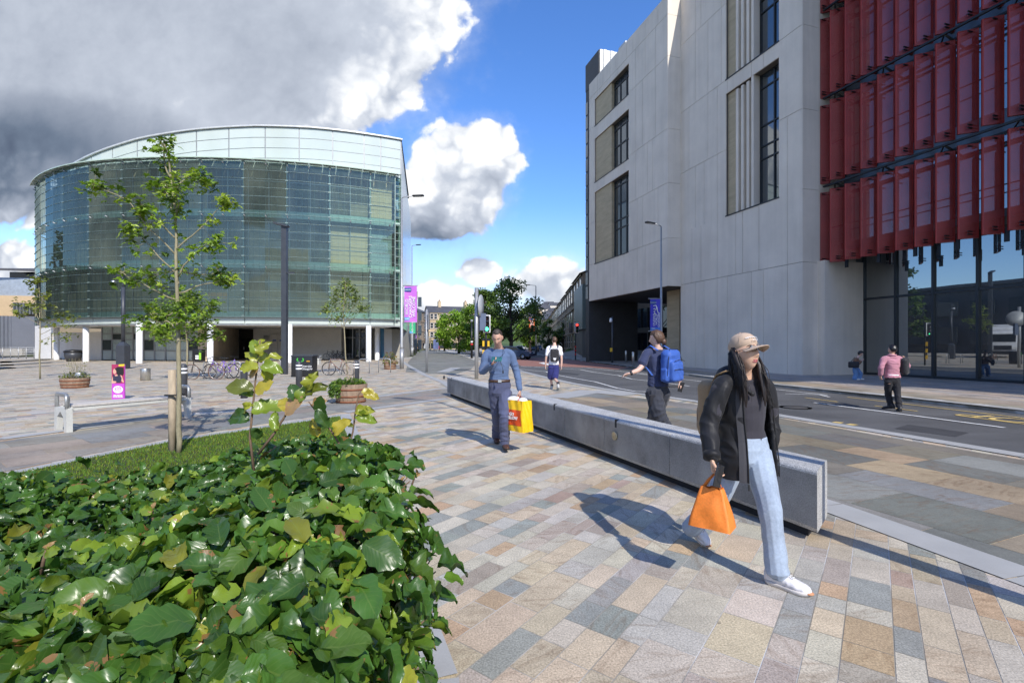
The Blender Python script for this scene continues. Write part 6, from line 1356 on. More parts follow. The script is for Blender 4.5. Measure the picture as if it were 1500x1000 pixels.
# ---- left edge: tan office, metal shed, railings
o=empty('tan_office',(xp(10,74),74,0),'tan brick office with a ribbon window and shallow metal roof at the left edge','building')
TAN=M('tan_brick',(.55,.41,.25),.85,var=.06,vs=.6,vs2=3,bump=.1); 
q=MB(); q.prism([(xp(-160,72),72),(xp(62,76),76),(xp(62,76),92),(xp(-160,90),90)],2,9.2); part(q,'wall',[TAN],o)
q=MB(); q.prism([(xp(-160,72),72.3),(xp(66,76),76.3),(xp(66,76),90),(xp(-160,90),90)],9.2,12.0); part(q,'upper_cladding',[M('pale_blue_cladding',(.42,.48,.55),.4,.3,bump=0)],o)
q=MB(); q.prism([(xp(2,72),73.8),(xp(60,76),75.8),(xp(60,76),76.2),(xp(2,72),74.2)],6.3,8.0); wn=part(q,'ribbon_window',[PANE],o)
q=MB(); 
for k in range(9): s=k/8; q.box((xp(2,72)*(1-s)+xp(60,76)*s,73.75+2*s,7.15),(.12,.12,1.7))
part(q,'window_frame',[GREY],wn)
q=MB(); q.add([(xp(14,76),73.5,12.9),(xp(70,76),75.5,12.9),(xp(70,80),84,14.8),(xp(24,80),84,14.8),(xp(14,76),73.5,13.2),(xp(70,76),75.5,13.2)],[(0,1,5,4),(4,5,2,3)]); q.box((xp(42,76),77.5,12.5),(6,3,1.0),mi=1); part(q,'roof',[SLATE,PANE],o)
o=empty('metal_shed',(xp(20,62),62,0),'grey ribbed metal wall running along the left edge of the square','building')
q=MB(); n=30
SHED=M('shed_metal',(.21,.225,.26),.5,.3,var=.06,vs=.5,bump=0)
for k in range(n):
    s0=xp(-120,60)+(xp(60,64)-xp(-120,60))*k/n; wdt=(xp(60,64)-xp(-120,60))/n; q.box((s0+wdt/2,60+4*k/n,2.9),(wdt*.93,.3,4.8),mi=0)
q.box(((xp(-120,60)+xp(60,64))/2,62.6,2.85),(xp(60,64)-xp(-120,60),.2,4.7),mi=0,rz=.11); part(q,'ribbed_wall',[SHED],o)
q=MB(); q.box(((xp(-120,60)+xp(60,64))/2,61.2,.6),(xp(60,64)-xp(-120,60),.6,.9),rz=.11); part(q,'low_wall',[M('low_wall_stone',(.36,.34,.3),.8)],o)
o=empty('steel_railing',(xp(20,54),54,0),'low galvanised railing in front of the grey metal wall','railing')
q=MB(); x0,x1=xp(-100,54),xp(50,54)
for z in (.5,.75,1.0,1.25): q.tube([(x0,54,z),(x1,54,z)],.03,6)
part(q,'rail',[GALV],o)
for k in range(14): q=MB(); q.tube([(x0+(x1-x0)*k/13,54,0),(x0+(x1-x0)*k/13,54,1.3)],.045,6); part(q,'post',[GALV],o)
sp_=MB()
for k in range(3):
    pts=[G(x,y+k*4.5,0) for x,y in ((-60,533),(0,531.5),(30,529.5),(60,527.5),(78,526.8))]
    for i in range(len(pts)-1): a=Vector((*pts[i],0)); c=Vector((*pts[i+1],0)); sp_.prism([(a.x,a.y),(c.x,c.y),(c.x,c.y+1.0),(a.x,a.y+1.0)],.0,.14-k*.04)
struct(sp_,'curved_steps',KERB)
# ---- vehicles
GLC=M('car_glass',(.015,.018,.02),.06,bump=0); HUB=M('wheel_metal',(.35,.36,.37),.35,.7,bump=0)
def car(x,y,ang,col,label,s=1.0,grp='cars in the streets beyond',van=False,z0=0,name='parked_car'):
    o=empty(name,(x,y,z0),label,'van' if van else 'car',grp); m=Matrix.Translation((x,y,z0))@Matrix.Rotation(ang,4,'Z')@Matrix.Scale(s,4)
    prof=[(-2.1,.35),(-2.15,.62),(-2.05,.82),(-1.2,.95),(-.55,1.38),(.9,1.42),(1.75,.98),(2.1,.92),(2.15,.6),(2.1,.35)] if not van else [(-2.4,.4),(-2.45,.9),(-1.9,1.2),(-1.3,1.95),(2.4,2.0),(2.45,.9),(2.4,.4)]
    q=MB(); n=len(prof); hw=.86; vs=[]
    for sy in (-1,1):
        for (px_,pz) in prof: k=1-.18*max(0,(pz-.9)/.5); vs.append(m@Vector((px_,sy*hw*k,pz)))
    q.add(vs,[tuple(range(n)),tuple(reversed(range(n,2*n)))]+[((i+1)%n,i,n+i,n+(i+1)%n) for i in range(n)]); part(q,'body',[M('car_paint_%s'%col[0],col[1],.25,.3,bump=0,var=.02)],o)
    q=MB()
    gs=[(-1.05,1.0),(-.52,1.33),(.82,1.36),(1.45,1.03)] if not van else [(-1.75,1.3),(-1.28,1.85),(-.5,1.85),(-.5,1.3)]
    for sy in (-1,1): q.add([m@Vector((a,sy*(hw*(1-.18*max(0,(b_-.9)/.5))+.012),b_)) for a,b_ in gs],[(0,1,2,3)])
    w0=[(-1.16,.99),(-.58,1.36)] if not van else [(-1.86,1.25),(-1.34,1.9)]; w1=[(.93,1.39),(1.70,1.02)]
    for ww in ([w0,w1] if not van else [w0]):
        (a,b_),(c,d_)=ww; off=-.015 if ww is w0 else .015; q.add([m@Vector((a+off,-.72,b_+.01)),m@Vector((a+off,.72,b_+.01)),m@Vector((c+off,.66,d_+.01)),m@Vector((c+off,-.66,d_+.01))],[(0,1,2,3)])
    part(q,'glazing',[GLC],o)
    for wx in (-1.35,1.35):
        for sy in (-1,1):
            mm=m@Matrix.Translation((wx,sy*.8,.32))@Matrix.Rotation(R(90),4,'X'); q=MB(); q.lathe([(0,-.1),(.32,-.1),(.33,0),(.32,.1),(0,.1)],(0,0,0),18); q.lathe([(0,-.11),(.19,-.11),(.19,.11),(0,.11)],(0,0,0),14,1); q.v=[tuple(mm@Vector(p)) for p in q.v]; part(q,'wheel',[TYRE,HUB],o)
    for sx,nm,cc in ((-2.13,'headlight',(.6,.6,.58)),(2.13,'tail_light',(.4,.02,.02))):
        for sy in (-1,1): q=MB(); q.box((sx,sy*.62,.72),(.06,.36,.14),M=m); part(q,nm,[M(nm+'_lens',cc,.2,bump=0)],o)
    return o
car(xp(656,176),150,R(-84),('red',(.55,.02,.03)),'bright red car on the main road by the lime trees')
car(xp(752,62),52,R(158),('blue',(.035,.06,.12)),'dark blue car passing behind the shoulder of the man in blue')
car(xp(782,110),108,R(80),('black',(.02,.02,.03)),'black car parked under the orange banner')
car(xp(761,120),120,R(95),('silver',(.40,.42,.44)),'silver car on the side street left of the orange banner')
car(xp(770,150),150,R(85),('white',(.6,.6,.6)),'white car farther up the side street')
car(xp(789,140),140,R(88),('navy',(.03,.04,.09)),'navy car behind the black one on the side street')
car(xp(626,150),150,R(-86),('white',(.6,.6,.6)),'white van beside the bus shelter',van=True,name='parked_van')
# a lorry standing at the left of the square, seen mirrored in the glass
# ---- buildings out of the frame that the glazing mirrors
o=empty('lorry',(-33,28.8,0),'white lorry off the left of the frame, mirrored in the office glass','lorry'); m=Matrix.Translation((-33,28.8,0))@Matrix.Rotation(R(-10),4,'Z')
LW=M('lorry_white',(.65,.66,.68),.35,bump=0)
q=MB(); q.rbox((-.2,0,1.95),(2.0,2.5,2.3),.22,m); q.rbox((-.4,0,3.25),(1.6,2.4,.7),.25,m); part(q,'cab',[LW],o); q=MB(); q.rbox((-6,0,2.5),(8.5,2.5,2.9),.05,m); part(q,'box_body',[LW],o)
q=MB(); q.box((.80,0,2.35),(.06,2.1,.85),M=m); part(q,'windscreen',[GLC],o); q=MB(); q.box((.82,0,1.25),(.06,1.5,.5),M=m); q.box((.84,0,.62),(.1,2.3,.35),M=m); part(q,'grille',[BLKP],o)
for sy in (-1,1): q=MB(); q.box((.84,sy*.95,1.2),(.06,.4,.25),M=m); part(q,'headlight',[MATS['headlight_lens']],o)
for wx in (0,-4.5,-8.5):
    for sy in (-1,1): mm=m@Matrix.Translation((wx,sy*1.1,.5))@Matrix.Rotation(R(90),4,'X'); q=MB(); q.lathe([(0,-.15),(.5,-.15),(.5,.15),(0,.15)],(0,0,0),18); q.v=[tuple(mm@Vector(p)) for p in q.v]; part(q,'wheel',[TYRE],o)
o=empty('dark_hall',(-80,40,0),'long dark hall beyond the left edge of the frame, mirrored in the office glass','building')
q=MB(); q.prism([(-70,-30),(-66,25),(-86,78),(-110,78),(-100,-30)],0,12); part(q,'wall',[M('hall_wall',(.07,.065,.06),.7,var=.3,vs=.3)],o)
for k in range(9): q=MB(); q.box((-66.3-k*2.0,28+k*5.3,3.2),(.3,3.6,3.2),rz=R(20.7)); q.box((-66.3-k*2.0,28+k*5.3,8.2),(.3,3.6,2.6),rz=R(20.7)); part(q,'window',[PANE],o)
q=MB(); q.prism([(-69,-31),(-65,25),(-85,79),(-111,79),(-101,-31)],12,12.5); part(q,'roof',[SLATE],o)

bigtree(750-709*58/46,46,300,120,'round dark tree off the left of the frame, mirrored in the office glass',DK_,51,n=1800,ls=.5,base=.2,group=None)
# ================================================================ PEOPLE
def remesh(mb,vox,smooth=3,fold=None,pivot=None):
    """one continuous surface out of overlapping closed lofts; optional cloth folds along the normal"""
    me=mb.mesh('tmp'); o=bpy.data.objects.new('tmp',me); COL.objects.link(o)
    m=o.modifiers.new('r','REMESH'); m.mode='VOXEL'; m.voxel_size=vox; m.use_smooth_shade=True
    if smooth: s=o.modifiers.new('s','SMOOTH'); s.iterations=smooth; s.factor=.5
    dg=bpy.context.evaluated_depsgraph_get(); dg.update(); out=bpy.data.meshes.new_from_object(o.evaluated_get(dg)); bpy.data.objects.remove(o); bpy.data.meshes.remove(me)
    if fold:
        amp,fx,fz,seed=fold; n=len(out.vertices); co=np.empty(n*3); no=np.empty(n*3); out.vertices.foreach_get('co',co); out.vertices.foreach_get('normal',no); co=co.reshape(-1,3); no=no.reshape(-1,3)
        d=np.empty(n)
        for i in range(n):
            p=co[i]; w=mnoise.noise(Vector((p[0]*2.2+seed,p[1]*2.2,p[2]*2.2)))
            a=mnoise.noise(Vector((p[0]*fx+w*1.5,p[1]*fx+seed,p[2]*fz+w*2.5))); d[i]=(1-abs(a)*2.6)*amp*(0.55+.9*max(0,w+.4))-amp*.35
        out.vertices.foreach_set('co',(co+no*d[:,None]).ravel()); out.update()
    out.polygons.foreach_set('use_smooth',[True]*len(out.polygons)); return out
def ringloft(mb,secs,S,Fv,n=22):
    vs=[]
    for (c,rx,ry) in secs:
        for j in range(n):
            a=2*math.pi*j/n; e=.85; ca,sa=math.cos(a),math.sin(a); vs.append(Vector(c)+S*rx*math.copysign(abs(ca)**e,ca)+Fv*ry*math.copysign(abs(sa)**e,sa))
    k=len(secs); fs=[(i*n+j,i*n+(j+1)%n,(i+1)*n+(j+1)%n,(i+1)*n+j) for i in range(k-1) for j in range(n)]
    fs+=[tuple(reversed(range(n))),tuple((k-1)*n+j for j in range(n))]; mb.add(vs,fs,0,True)
def limb(mb,pts,rad,n=12,sub=4):
    """smooth tapered tube through joints (Catmull-Rom), rounded ends"""
    P=[Vector(p) for p in pts]; k=len(P); out=[];rr=[]
    for i in range(k-1):
        p0=P[i-1] if i else P[i]*2-P[i+1]; p3=P[i+2] if i+2<k else P[i+1]*2-P[i]
        for s in range(sub):
            t_=s/sub; a=P[i];b_=P[i+1]; out.append(.5*((2*a)+(b_-p0)*t_+(2*p0-5*a+4*b_-p3)*t_**2+(3*a-p0-3*b_+p3)*t_**3)); rr.append(rad[i]*(1-t_)+rad[i+1]*t_)
    out.append(P[-1]); rr.append(rad[-1])
    d0=(out[0]-out[1]).normalized(); d1=(out[-1]-out[-2]).normalized()
    out=[out[0]+d0*rr[0]*.6]+out+[out[-1]+d1*rr[-1]*.6]; rr=[rr[0]*.5]+rr+[rr[-1]*.5]
    mb.tube(out,rr,n)
def gs(x,s): return math.exp(-(x/s)**2)
def headloc(th,ph,off=0.0,fem=False):
    a,b_,c=.073,.094,.118; st=math.sin(th); x=a*st*math.sin(ph); y=b_*st*math.cos(ph); z=c*math.cos(th)
    t_=max(0,-z/c); x*=1-(.34 if fem else .26)*t_**1.7; y*=(1-.08*t_) if y>0 else (1-.42*t_); y-=.006
    if y>.02:
        w=min(1,(y-.02)/.03); dy=0
        up=max(0,min(1,(.030-z)/.06)); dy+=(.024 if z>-.040 else .024*gs(z+.040,.006))*gs(x,.0105+.005*up)*(up**1.2)*(1 if z<.03 else 0)
        dy-=.009*(gs(x-.030,.016)+gs(x+.030,.016))*gs(z-.010,.012); dy+=.004*gs(z-.033,.009)*gs(x,.05)
        dy+=.0065*gs(z+.060,.006)*gs(x,.019)+.006*gs(z+.074,.006)*gs(x,.016)-.004*gs(z+.067,.0025)*gs(x,.02); dy+=.008*gs(z+.103,.014)*gs(x,.02); dy+=.004*(gs(x-.045,.018)+gs(x+.045,.018))*gs(z+.02,.02)
        y+=dy*w
    r=Vector((x,y,z)); nrm=Vector((x/a**2,y/b_**2,z/c**2)); nrm=nrm.normalized() if nrm.length>0 else Vector((0,0,1))
    return r+nrm*off
def headmat(center,face,pitch=0,roll=0,scale=1.0):
    f=Vector((face[0],face[1],0)).normalized(); ang=math.atan2(f.y,f.x)-math.pi/2
    return Matrix.Translation(center)@Matrix.Rotation(ang,4,'Z')@Matrix.Rotation(R(pitch),4,'X')@Matrix.Rotation(R(roll),4,'Y')@Matrix.Scale(scale,4)
# local head frame: +y = face, +x = person's right when looking along +y ... mirrored harmlessly
def addhead(mb,m,fem=False):
    mb.grid(lambda u_,v_: m@headloc(max(.001,min(math.pi-.001,v_*math.pi)),u_*2*math.pi,0,fem),48,40,closeu=True)
    n=48; base=len(mb.v)-n*41; mb.f.append(tuple(base+j for j in reversed(range(n)))); mb.m.append(0); mb.sm.append(True); mb.f.append(tuple(base+40*n+j for j in range(n))); mb.m.append(0); mb.sm.append(True)
    for s in (-1,1):
        mm=m@Matrix.Translation((s*.073,-.008,-.005))@Matrix.Rotation(R(s*18),4,'Z'); q=MB(); q.ell((0,0,0),(.010,.019,.032),nu=10,nv=8); mb.add([mm@Vector(p) for p in q.v],q.f,0,True)
def hand(mb,w,d,pn,side,curl=.5,s=1.0,thumbc=.5):
    """palm, four unequal curled fingers, thumb off the side of the palm. d: wrist->knuckles, pn: palm normal, side: unit vector towards the thumb"""
    d=Vector(d).normalized(); pn=Vector(pn); pn=(pn-d*pn.dot(d)).normalized(); sd=Vector(side); sd=(sd-d*sd.dot(d)-pn*sd.dot(pn)).normalized(); w=Vector(w)
    mb.tube([w-d*.02,w,w+d*.03*s,w+d*.075*s,w+d*.09*s],[.026*s,.026*s,.036*s,.041*s,.034*s],14,flat=.42,up=sd)
    for k,(o_,L) in enumerate(((.030,.068),(.010,.078),(-.010,.073),(-.029,.056))):
        p=w+d*(.082-.004*abs(k-1))*s+sd*o_*s; dirv=d.copy(); pts=[p-d*.02*s,p]; c=curl*(1+.12*k)
        for seg,fr in enumerate((.42,.32,.26)):
            dirv=(Matrix.Rotation(c*(.9 if seg else .7),3,d.cross(pn).normalized())@dirv); p=p+dirv*L*fr*s; pts.append(p.copy())
        limb(mb,pts,[.0088*s,.0092*s,.0082*s,.0074*s,.0062*s],8,2)
    p=w+d*.022*s+sd*.026*s; d1=(d*.62+sd*.62+pn*.35*thumbc).normalized(); d2=(d*.9+sd*.05+pn*.55*thumbc).normalized(); p1=p+d1*.04*s; p2=p1+d2*.032*s; p3=p2+(d2+pn*.3*thumbc).normalized()*.024*s
    limb(mb,[p-sd*.012,p,p1,p2,p3],[.013*s,.0135*s,.0105*s,.0095*s,.0072*s],8,2)
def skinmat(name,col):
    m,t,b=newmat(name); P=t.coords('Object'); t.setin(b.inputs['Base Color'],t.ramp(t.noise(P,14,4,.6),[(.3,tuple(c*.86 for c in col)),(.7,tuple(min(1,c*1.08) for c in col))])); b.inputs['Roughness'].default_value=.48
    b.inputs['Subsurface Weight'].default_value=.12; b.inputs['Subsurface Radius'].default_value=(.012,.005,.003); b.inputs['Subsurface Scale'].default_value=1.0; t.setin(b.inputs['Normal'],t.bump(t.noise(P,350,3),.12,.001)); return m
SK_W=skinmat('skin_olive',(.66,.41,.28)); SK_M=skinmat('skin_fair',(.56,.34,.25)); SK_P=skinmat('skin_pale',(.62,.40,.31))
def cloth(name,col,rough=.85,var=.08,bs=260,bump=.2,vs=6,sheen=.15): return M(name,col,rough,var=var,vs=vs,vs2=vs*14,bump=bump,bs=bs,bd=.002,spec=.25,sheen=sheen)
def shoe(parent,heel,toe,wd,up,mu,ms,name='shoe',hh=.075,mt=None,ankle=None,laces=False):
    heel=Vector(heel);toe=Vector(toe); d=toe-heel; L=d.length; d.normalize(); u_=Vector(up); u_=(u_-d*u_.dot(d)).normalized(); s=d.cross(u_)
    st=[(0,.62,.78),(.06,.80,.98),(.16,.86,1.0),(.30,.80,.98),(.42,.86,.78),(.58,.98,.58),(.74,1.0,.46),(.88,.84,.38),(.96,.58,.28),(1.0,.30,.16)]
    mb=MB(); n=16; vs=[]
    for (t_,w,h) in st:
        for j in range(n):
            a=2*math.pi*j/n; ca,sa=math.cos(a),math.sin(a); e=.7; z=.016+(hh*h+.012)*(.5+.5*math.copysign(abs(sa)**e,sa)); vs.append(heel+d*(L*t_)+s*(wd*w*math.copysign(abs(ca)**e,ca)*(1-.28*max(0,sa)))+u_*z)
    k=len(st); mb.add(vs,[(i*n+j,i*n+(j+1)%n,(i+1)*n+(j+1)%n,(i+1)*n+j) for i in range(k-1) for j in range(n)]+[tuple(reversed(range(n))),tuple((k-1)*n+j for j in range(n))],0,True)
    if ankle is not None: limb(mb,[heel+d*L*.2+u_*hh*.7,heel+d*L*.2+u_*(hh+.035)],[.042,.045],12,2)
    me=remesh(mb,.0065,2,(.0015,30,30,3)); sh=link(me,name,[mu],parent)
    q=MB(); vs=[]
    m2=24
    for z,g in ((0,.97),(.018,1.06),(.026,1.0)):
        for j in range(m2):
            a=2*math.pi*j/m2; t_=.5-.5*math.cos(a); ww=np.interp(t_,[0,.03,.12,.4,.72,.9,1],[0,.45,.80,.78,1.0,.82,0]); sg=1 if math.sin(a)>=0 else -1
            vs.append(heel+d*(L*(t_*1.04-.02))+s*(wd*ww*g*sg)+u_*(z+.01*max(0,t_-.8)/.2))
    q.add(vs,[(i*m2+j,i*m2+(j+1)%m2,(i+1)*m2+(j+1)%m2,(i+1)*m2+j) for i in range(2) for j in range(m2)]+[tuple(reversed(range(m2))),tuple(2*m2+j for j in range(m2))],0,True); part(q,'sole',[ms],sh)
    if mt is not None:
        q=MB(); q.ell(heel+d*L*.955+u_*.020,(wd*.55,.03,.010),M=Matrix.Rotation(math.atan2(d.y,d.x)-math.pi/2,4,'Z'),nu=14,nv=6); part(q,'toe_cap',[mt],sh)
    if laces:
        q=MB()
        for i in range(6):
            t_=.34+.055*i; h=hh*(.92-.42*(i/6)); c=heel+d*L*t_+u_*(.03+h); q.tube([c-s*.020+d*.004,c+u_*.004,c+s*.020-d*.004],.0028,5); q.tube([c-s*.018-d*.006,c+u_*.006,c+s*.018+d*.01],.0024,5)
        part(q,'lace',[M('lace_white',(.7,.7,.7),.8,bump=0)],sh)
    return sh
def hairshell(parent,m,mat,limf,offf,name='hair',seed=0,n=72,amp=.004,freq=30):
    mb=MB()
    def fn(u_,v_):
        ph=u_*2*math.pi; th=max(.002,v_*limf(ph)); p=headloc(th,ph,0); o_=offf(ph,v_)*(1-v_**7)-.004*v_**7
        o_+=amp*mnoise.noise(Vector((math.sin(ph)*freq*.12*3,math.cos(ph)*freq*.12*3,th*3+seed)))*(1-v_**4)+amp*.5*mnoise.noise(p*freq*6)
        return m@headloc(th,ph,o_)
    mb.grid(fn,n,26,closeu=True); return part(mb,name,[mat],parent)
def hairmat(name,col,r=.38):
    m,t,b=newmat(name); P=t.coords('Object',(1,1,.12)); n=t.noise(P,260,3,.6); t.setin(b.inputs['Base Color'],t.ramp(n,[(.3,tuple(c*.5 for c in col)),(.7,tuple(c*1.6 for c in col))])); b.inputs['Roughness'].default_value=r; t.setin(b.inputs['Normal'],t.bump(n,.6,.003)); return m
HB_=hairmat('black_hair',(.012,.010,.010),.33); HG_=hairmat('greying_brown_hair',(.045,.034,.027),.55); HBR=hairmat('brown_hair',(.09,.05,.03),.45)
def facebits(parent,m,fem=False,glasses=False,lip=(.45,.12,.13)):
    for s in (-1,1):
        q=MB(); c=headloc(math.acos(.010/.118),math.asin(min(1,.031/.073)),-.007); c.x*=s; q.ell(m@c,(.0115,.0115,.0115),nu=12,nv=8); e=part(q,'eye',[M('eye_white',(.7,.68,.66),.2,bump=0)],parent)
        q=MB(); ci=c+Vector((0,.0075,0)); q.ell(m@ci,(.0055,.0055,.0055),nu=10,nv=6); part(q,'iris',[M('iris_dark',(.02,.012,.01),.1,bump=0)],e)
        q=MB(); pts=[]
        for k in range(5): x=.014+.034*k/4; z=.030+.006*math.sin(math.pi*k/4); p=headloc(math.acos(z/.118),math.asin(min(1,x/.073/max(.2,math.sin(math.acos(z/.118))))),.001); p.x*=s; pts.append(m@p)
        q.tube(pts,[.0025,.004,.004,.003,.0015],6); part(q,'eyebrow',[HB_ if fem else HG_],parent)
    q=MB(); 
    for z0,r0 in ((-.0615,.0042),(-.072,.0052)):
        pts=[]
        for k in range(7): x=-.021+.042*k/6; th=math.acos(z0/.118); p=headloc(th,math.asin(x/(.073*math.sin(th)*(1-.3*(.55)**1.7))),0); pts.append(m@(p+Vector((0,-.0015,0))))
        q.tube(pts,[.001,r0*.7,r0,r0,r0,r0*.7,.001],8)
    part(q,'lips',[M('lip_%s'%('rose' if fem else 'plain'),lip,.35,bump=0)],parent)
    if glasses:
        q=MB(); 
        for s in (-1,1):
            c=Vector((s*.031,.104,.012)); q.tube([m@(c+Vector((.026*math.cos(a),-.012*abs(math.cos(a))*(1 if s*math.cos(a)>0 else 0),.019*math.sin(a)))) for a in [2*math.pi*k/18 for k in range(19)]],.0022,6)
            q.tube([m@Vector((s*.057,.092,.014)),m@Vector((s*.078,.03,.012)),m@Vector((s*.080,-.01,.005))],.002,5)
        q.tube([m@Vector((-.008,.106,.015)),m@Vector((0,.110,.017)),m@Vector((.008,.106,.015))],.002,5)
        g=part(q,'glasses',[M('glasses_frame',(.02,.02,.02),.25,bump=0)],parent)
        q=MB()
        for s in (-1,1): vs=[m@Vector((s*.031+.024*math.cos(a),.1035-.008*max(0,s*math.cos(a)),.012+.017*math.sin(a))) for a in [2*math.pi*k/18 for k in range(18)]]; q.add(vs,[tuple(range(18))])
        part(q,'lens',[glassmat('tinted_lens',tint=(.35,.33,.32),refl=.08,grime=False)],g)
def torso_secs(J,k,w=(.155,.125,.150,.165),d=(.105,.088,.108,.095),off=0.0,top=True):
    """pelvis, waist, chest, shoulders, neck"""
    pe,wa,ch,ne=[Vector(J[x]) for x in ('pelvis','waist','chest','neck')]; sm=(Vector(J['shL'])+Vector(J['shR']))/2
    secs=[(pe-Vector((0,0,.09*k)),w[0]*k*.86+off,d[0]*k*.9+off),(pe,w[0]*k+off,d[0]*k+off),(pe.lerp(wa,.6),w[0]*k*.92+off,d[1]*k*1.04+off),(wa,w[1]*k+off,d[1]*k+off),(wa.lerp(ch,.5),w[1]*k*1.07+off,d[2]*k*.96+off),(ch,w[2]*k+off,d[2]*k+off),(ch.lerp(sm,.65),w[3]*k*.98+off,d[3]*k+off),(sm+Vector((0,0,.015*k)),w[3]*k*.72+off,d[3]*k*.74+off),(sm.lerp(ne,.45)+Vector((0,0,.02*k)),.085*k+off,.07*k+off)]
    if top: secs.append((ne.lerp(Vector(J['head']),.25),.056*k+off*.5,.058*k+off*.5))
    return secs
def figure(name,label,base,face,J,k=1.0,skin=None,vox=.007,top=None,bot=None,hands=(),head=None,fem=False,hair=None,extra=None,group=None):
    """J: joints in world space. top=(mat,sleeve,off,name,fold) bot=(mat,length,radii,name,fold)"""
    base=Vector(base); S=Vector((-face[1],face[0],0)).normalized(); Fv=Vector((face[0],face[1],0)).normalized()
    mb=MB(); ringloft(mb,torso_secs(J,k,off=-.004),S,Fv)
    for s in 'LR':
        limb(mb,[J['sh'+s],J['el'+s],J['wr'+s]],[.050*k,.039*k,.026*k]); limb(mb,[J['hip'+s],J['kn'+s],J['an'+s]],[.082*k,.053*k,.037*k])
    limb(mb,[J['neck'],Vector(J['head'])-Vector((0,0,.05*k))],[.055*k,.052*k])
    hm=headmat(Vector(J['head']),*head); addhead(mb,hm,fem)
    for h in hands: hand(mb,*h)
    body=link(remesh(mb,vox,2),name,[skin],None,True,base); setprops(body,label,'person',group)
    if top:
        mat,sl,off,nm,fold=top; q=MB(); ringloft(q,torso_secs(J,k,off=off,top=False)[(2 if nm=='jumper' else 1) if bot else 0:],S,Fv)
        for s in 'LR':
            sh,el,wr=[Vector(J[x+s]) for x in ('sh','el','wr')]
            if sl=='long': limb(q,[sh.lerp(Vector(J['neck']),.45)-Vector((0,0,.012)),sh-Vector((0,0,.012)),sh.lerp(el,.45),el,el.lerp(wr,.6),wr.lerp(el,.03)],[.040*k+off,.046*k+off,.046*k+off,.040*k+off,.034*k+off,.028*k+off])
            else: limb(q,[sh.lerp(Vector(J['neck']),.45)-Vector((0,0,.012)),sh-Vector((0,0,.012)),sh.lerp(el,.4),sh.lerp(el,.72)],[.040*k+off,.046*k+off,.048*k+off,.052*k+off])
        link(remesh(q,vox,3,fold),nm,[mat],body)
    if bot:
        mat,ln,rads,nm,fold=bot; q=MB(); se=torso_secs(J,k,off=.012)[:3]; se=[(Vector(se[0][0])-Vector((0,0,.06)),se[0][1]*.55,se[0][2]*.6)]+se; ringloft(q,se,S,Fv)
        for s in 'LR':
            hp,kn,an=[Vector(J[x+s]) for x in ('hip','kn','an')]
            if ln=='long': limb(q,[hp+Vector((0,0,.03)),hp.lerp(kn,.5),kn,kn.lerp(an,.5),an],[r*k for r in rads])
            else: limb(q,[hp+Vector((0,0,.03)),hp.lerp(kn,.55),kn.lerp(hp,.02)],[r*k for r in rads[:3]])
        link(remesh(q,vox,2,fold),nm,[mat],body)
    return body,hm,S,Fv
def P3(px,py,Y): return at(px,py,Y)
# ---------------- woman in the foreground
f=Vector((.30,-.95,0)).normalized()
J=dict(head=P3(1092,517.5,3.27),neck=P3(1087,553,3.34),chest=P3(1089,592,3.35),waist=P3(1091,628,3.36),pelvis=P3(1093,655,3.36),
 shL=P3(1121,564,3.44),elL=P3(1130,622,3.50),wrL=P3(1127,668,3.40),shR=P3(1056,565,3.25),elR=P3(1038,622,3.24),wrR=P3(1043,672,3.10),
 hipL=P3(1109,668,3.36),knL=P3(1128,748,3.15),anL=P3(1139,838,3.10),toL=P3(1175,872,2.98),hipR=P3(1078,668,3.32),knR=P3(1046,737,3.42),anR=P3(1012,774,3.72),toR=P3(1032,800,3.68))
DEN=cloth('light_blue_denim',(.32,.385,.475),.85,.16,300,.3,5); BLKT=cloth('charcoal_knit_top',(.035,.033,.042),.8,.1); JK=cloth('black_shell_jacket',(.016,.016,.018),.55,.15,120,.2,4,.05)
body,hm,S,Fv=figure('person','woman in beige cap, open black jacket and pale jeans striding past the granite bench',(1.62,3.3,0),f,J,.955,SK_W,.005,
 top=(BLKT,'tee',.010,'top',(.003,6,14,2)),bot=(DEN,'long',(.098,.090,.075,.068,.074),'jeans',(.0035,8,8,5)),
 hands=[(J['wrR'],(.12,-.1,-1),(.75,-.25,0),(.25,-.9,-.1),.75,.95,.9),(J['wrL'],(.0,-.1,-1),(-.8,0,0),(0,-1,0),.5,.92)],head=((.36,-.93),15,0,1.0),fem=True)
facebits(body,hm,True,True)
# second leg layers: seams, waistband, fly
q=MB(); secs=torso_secs(J,.955,off=.017); w0=secs[2]; 
wb_=MB(); c=Vector(secs[2][0]).lerp(Vector(secs[3][0]),.35); rx,ry=secs[2][1]*.99,secs[2][2]*1.0
for z in (0,.038):
    pass
pass
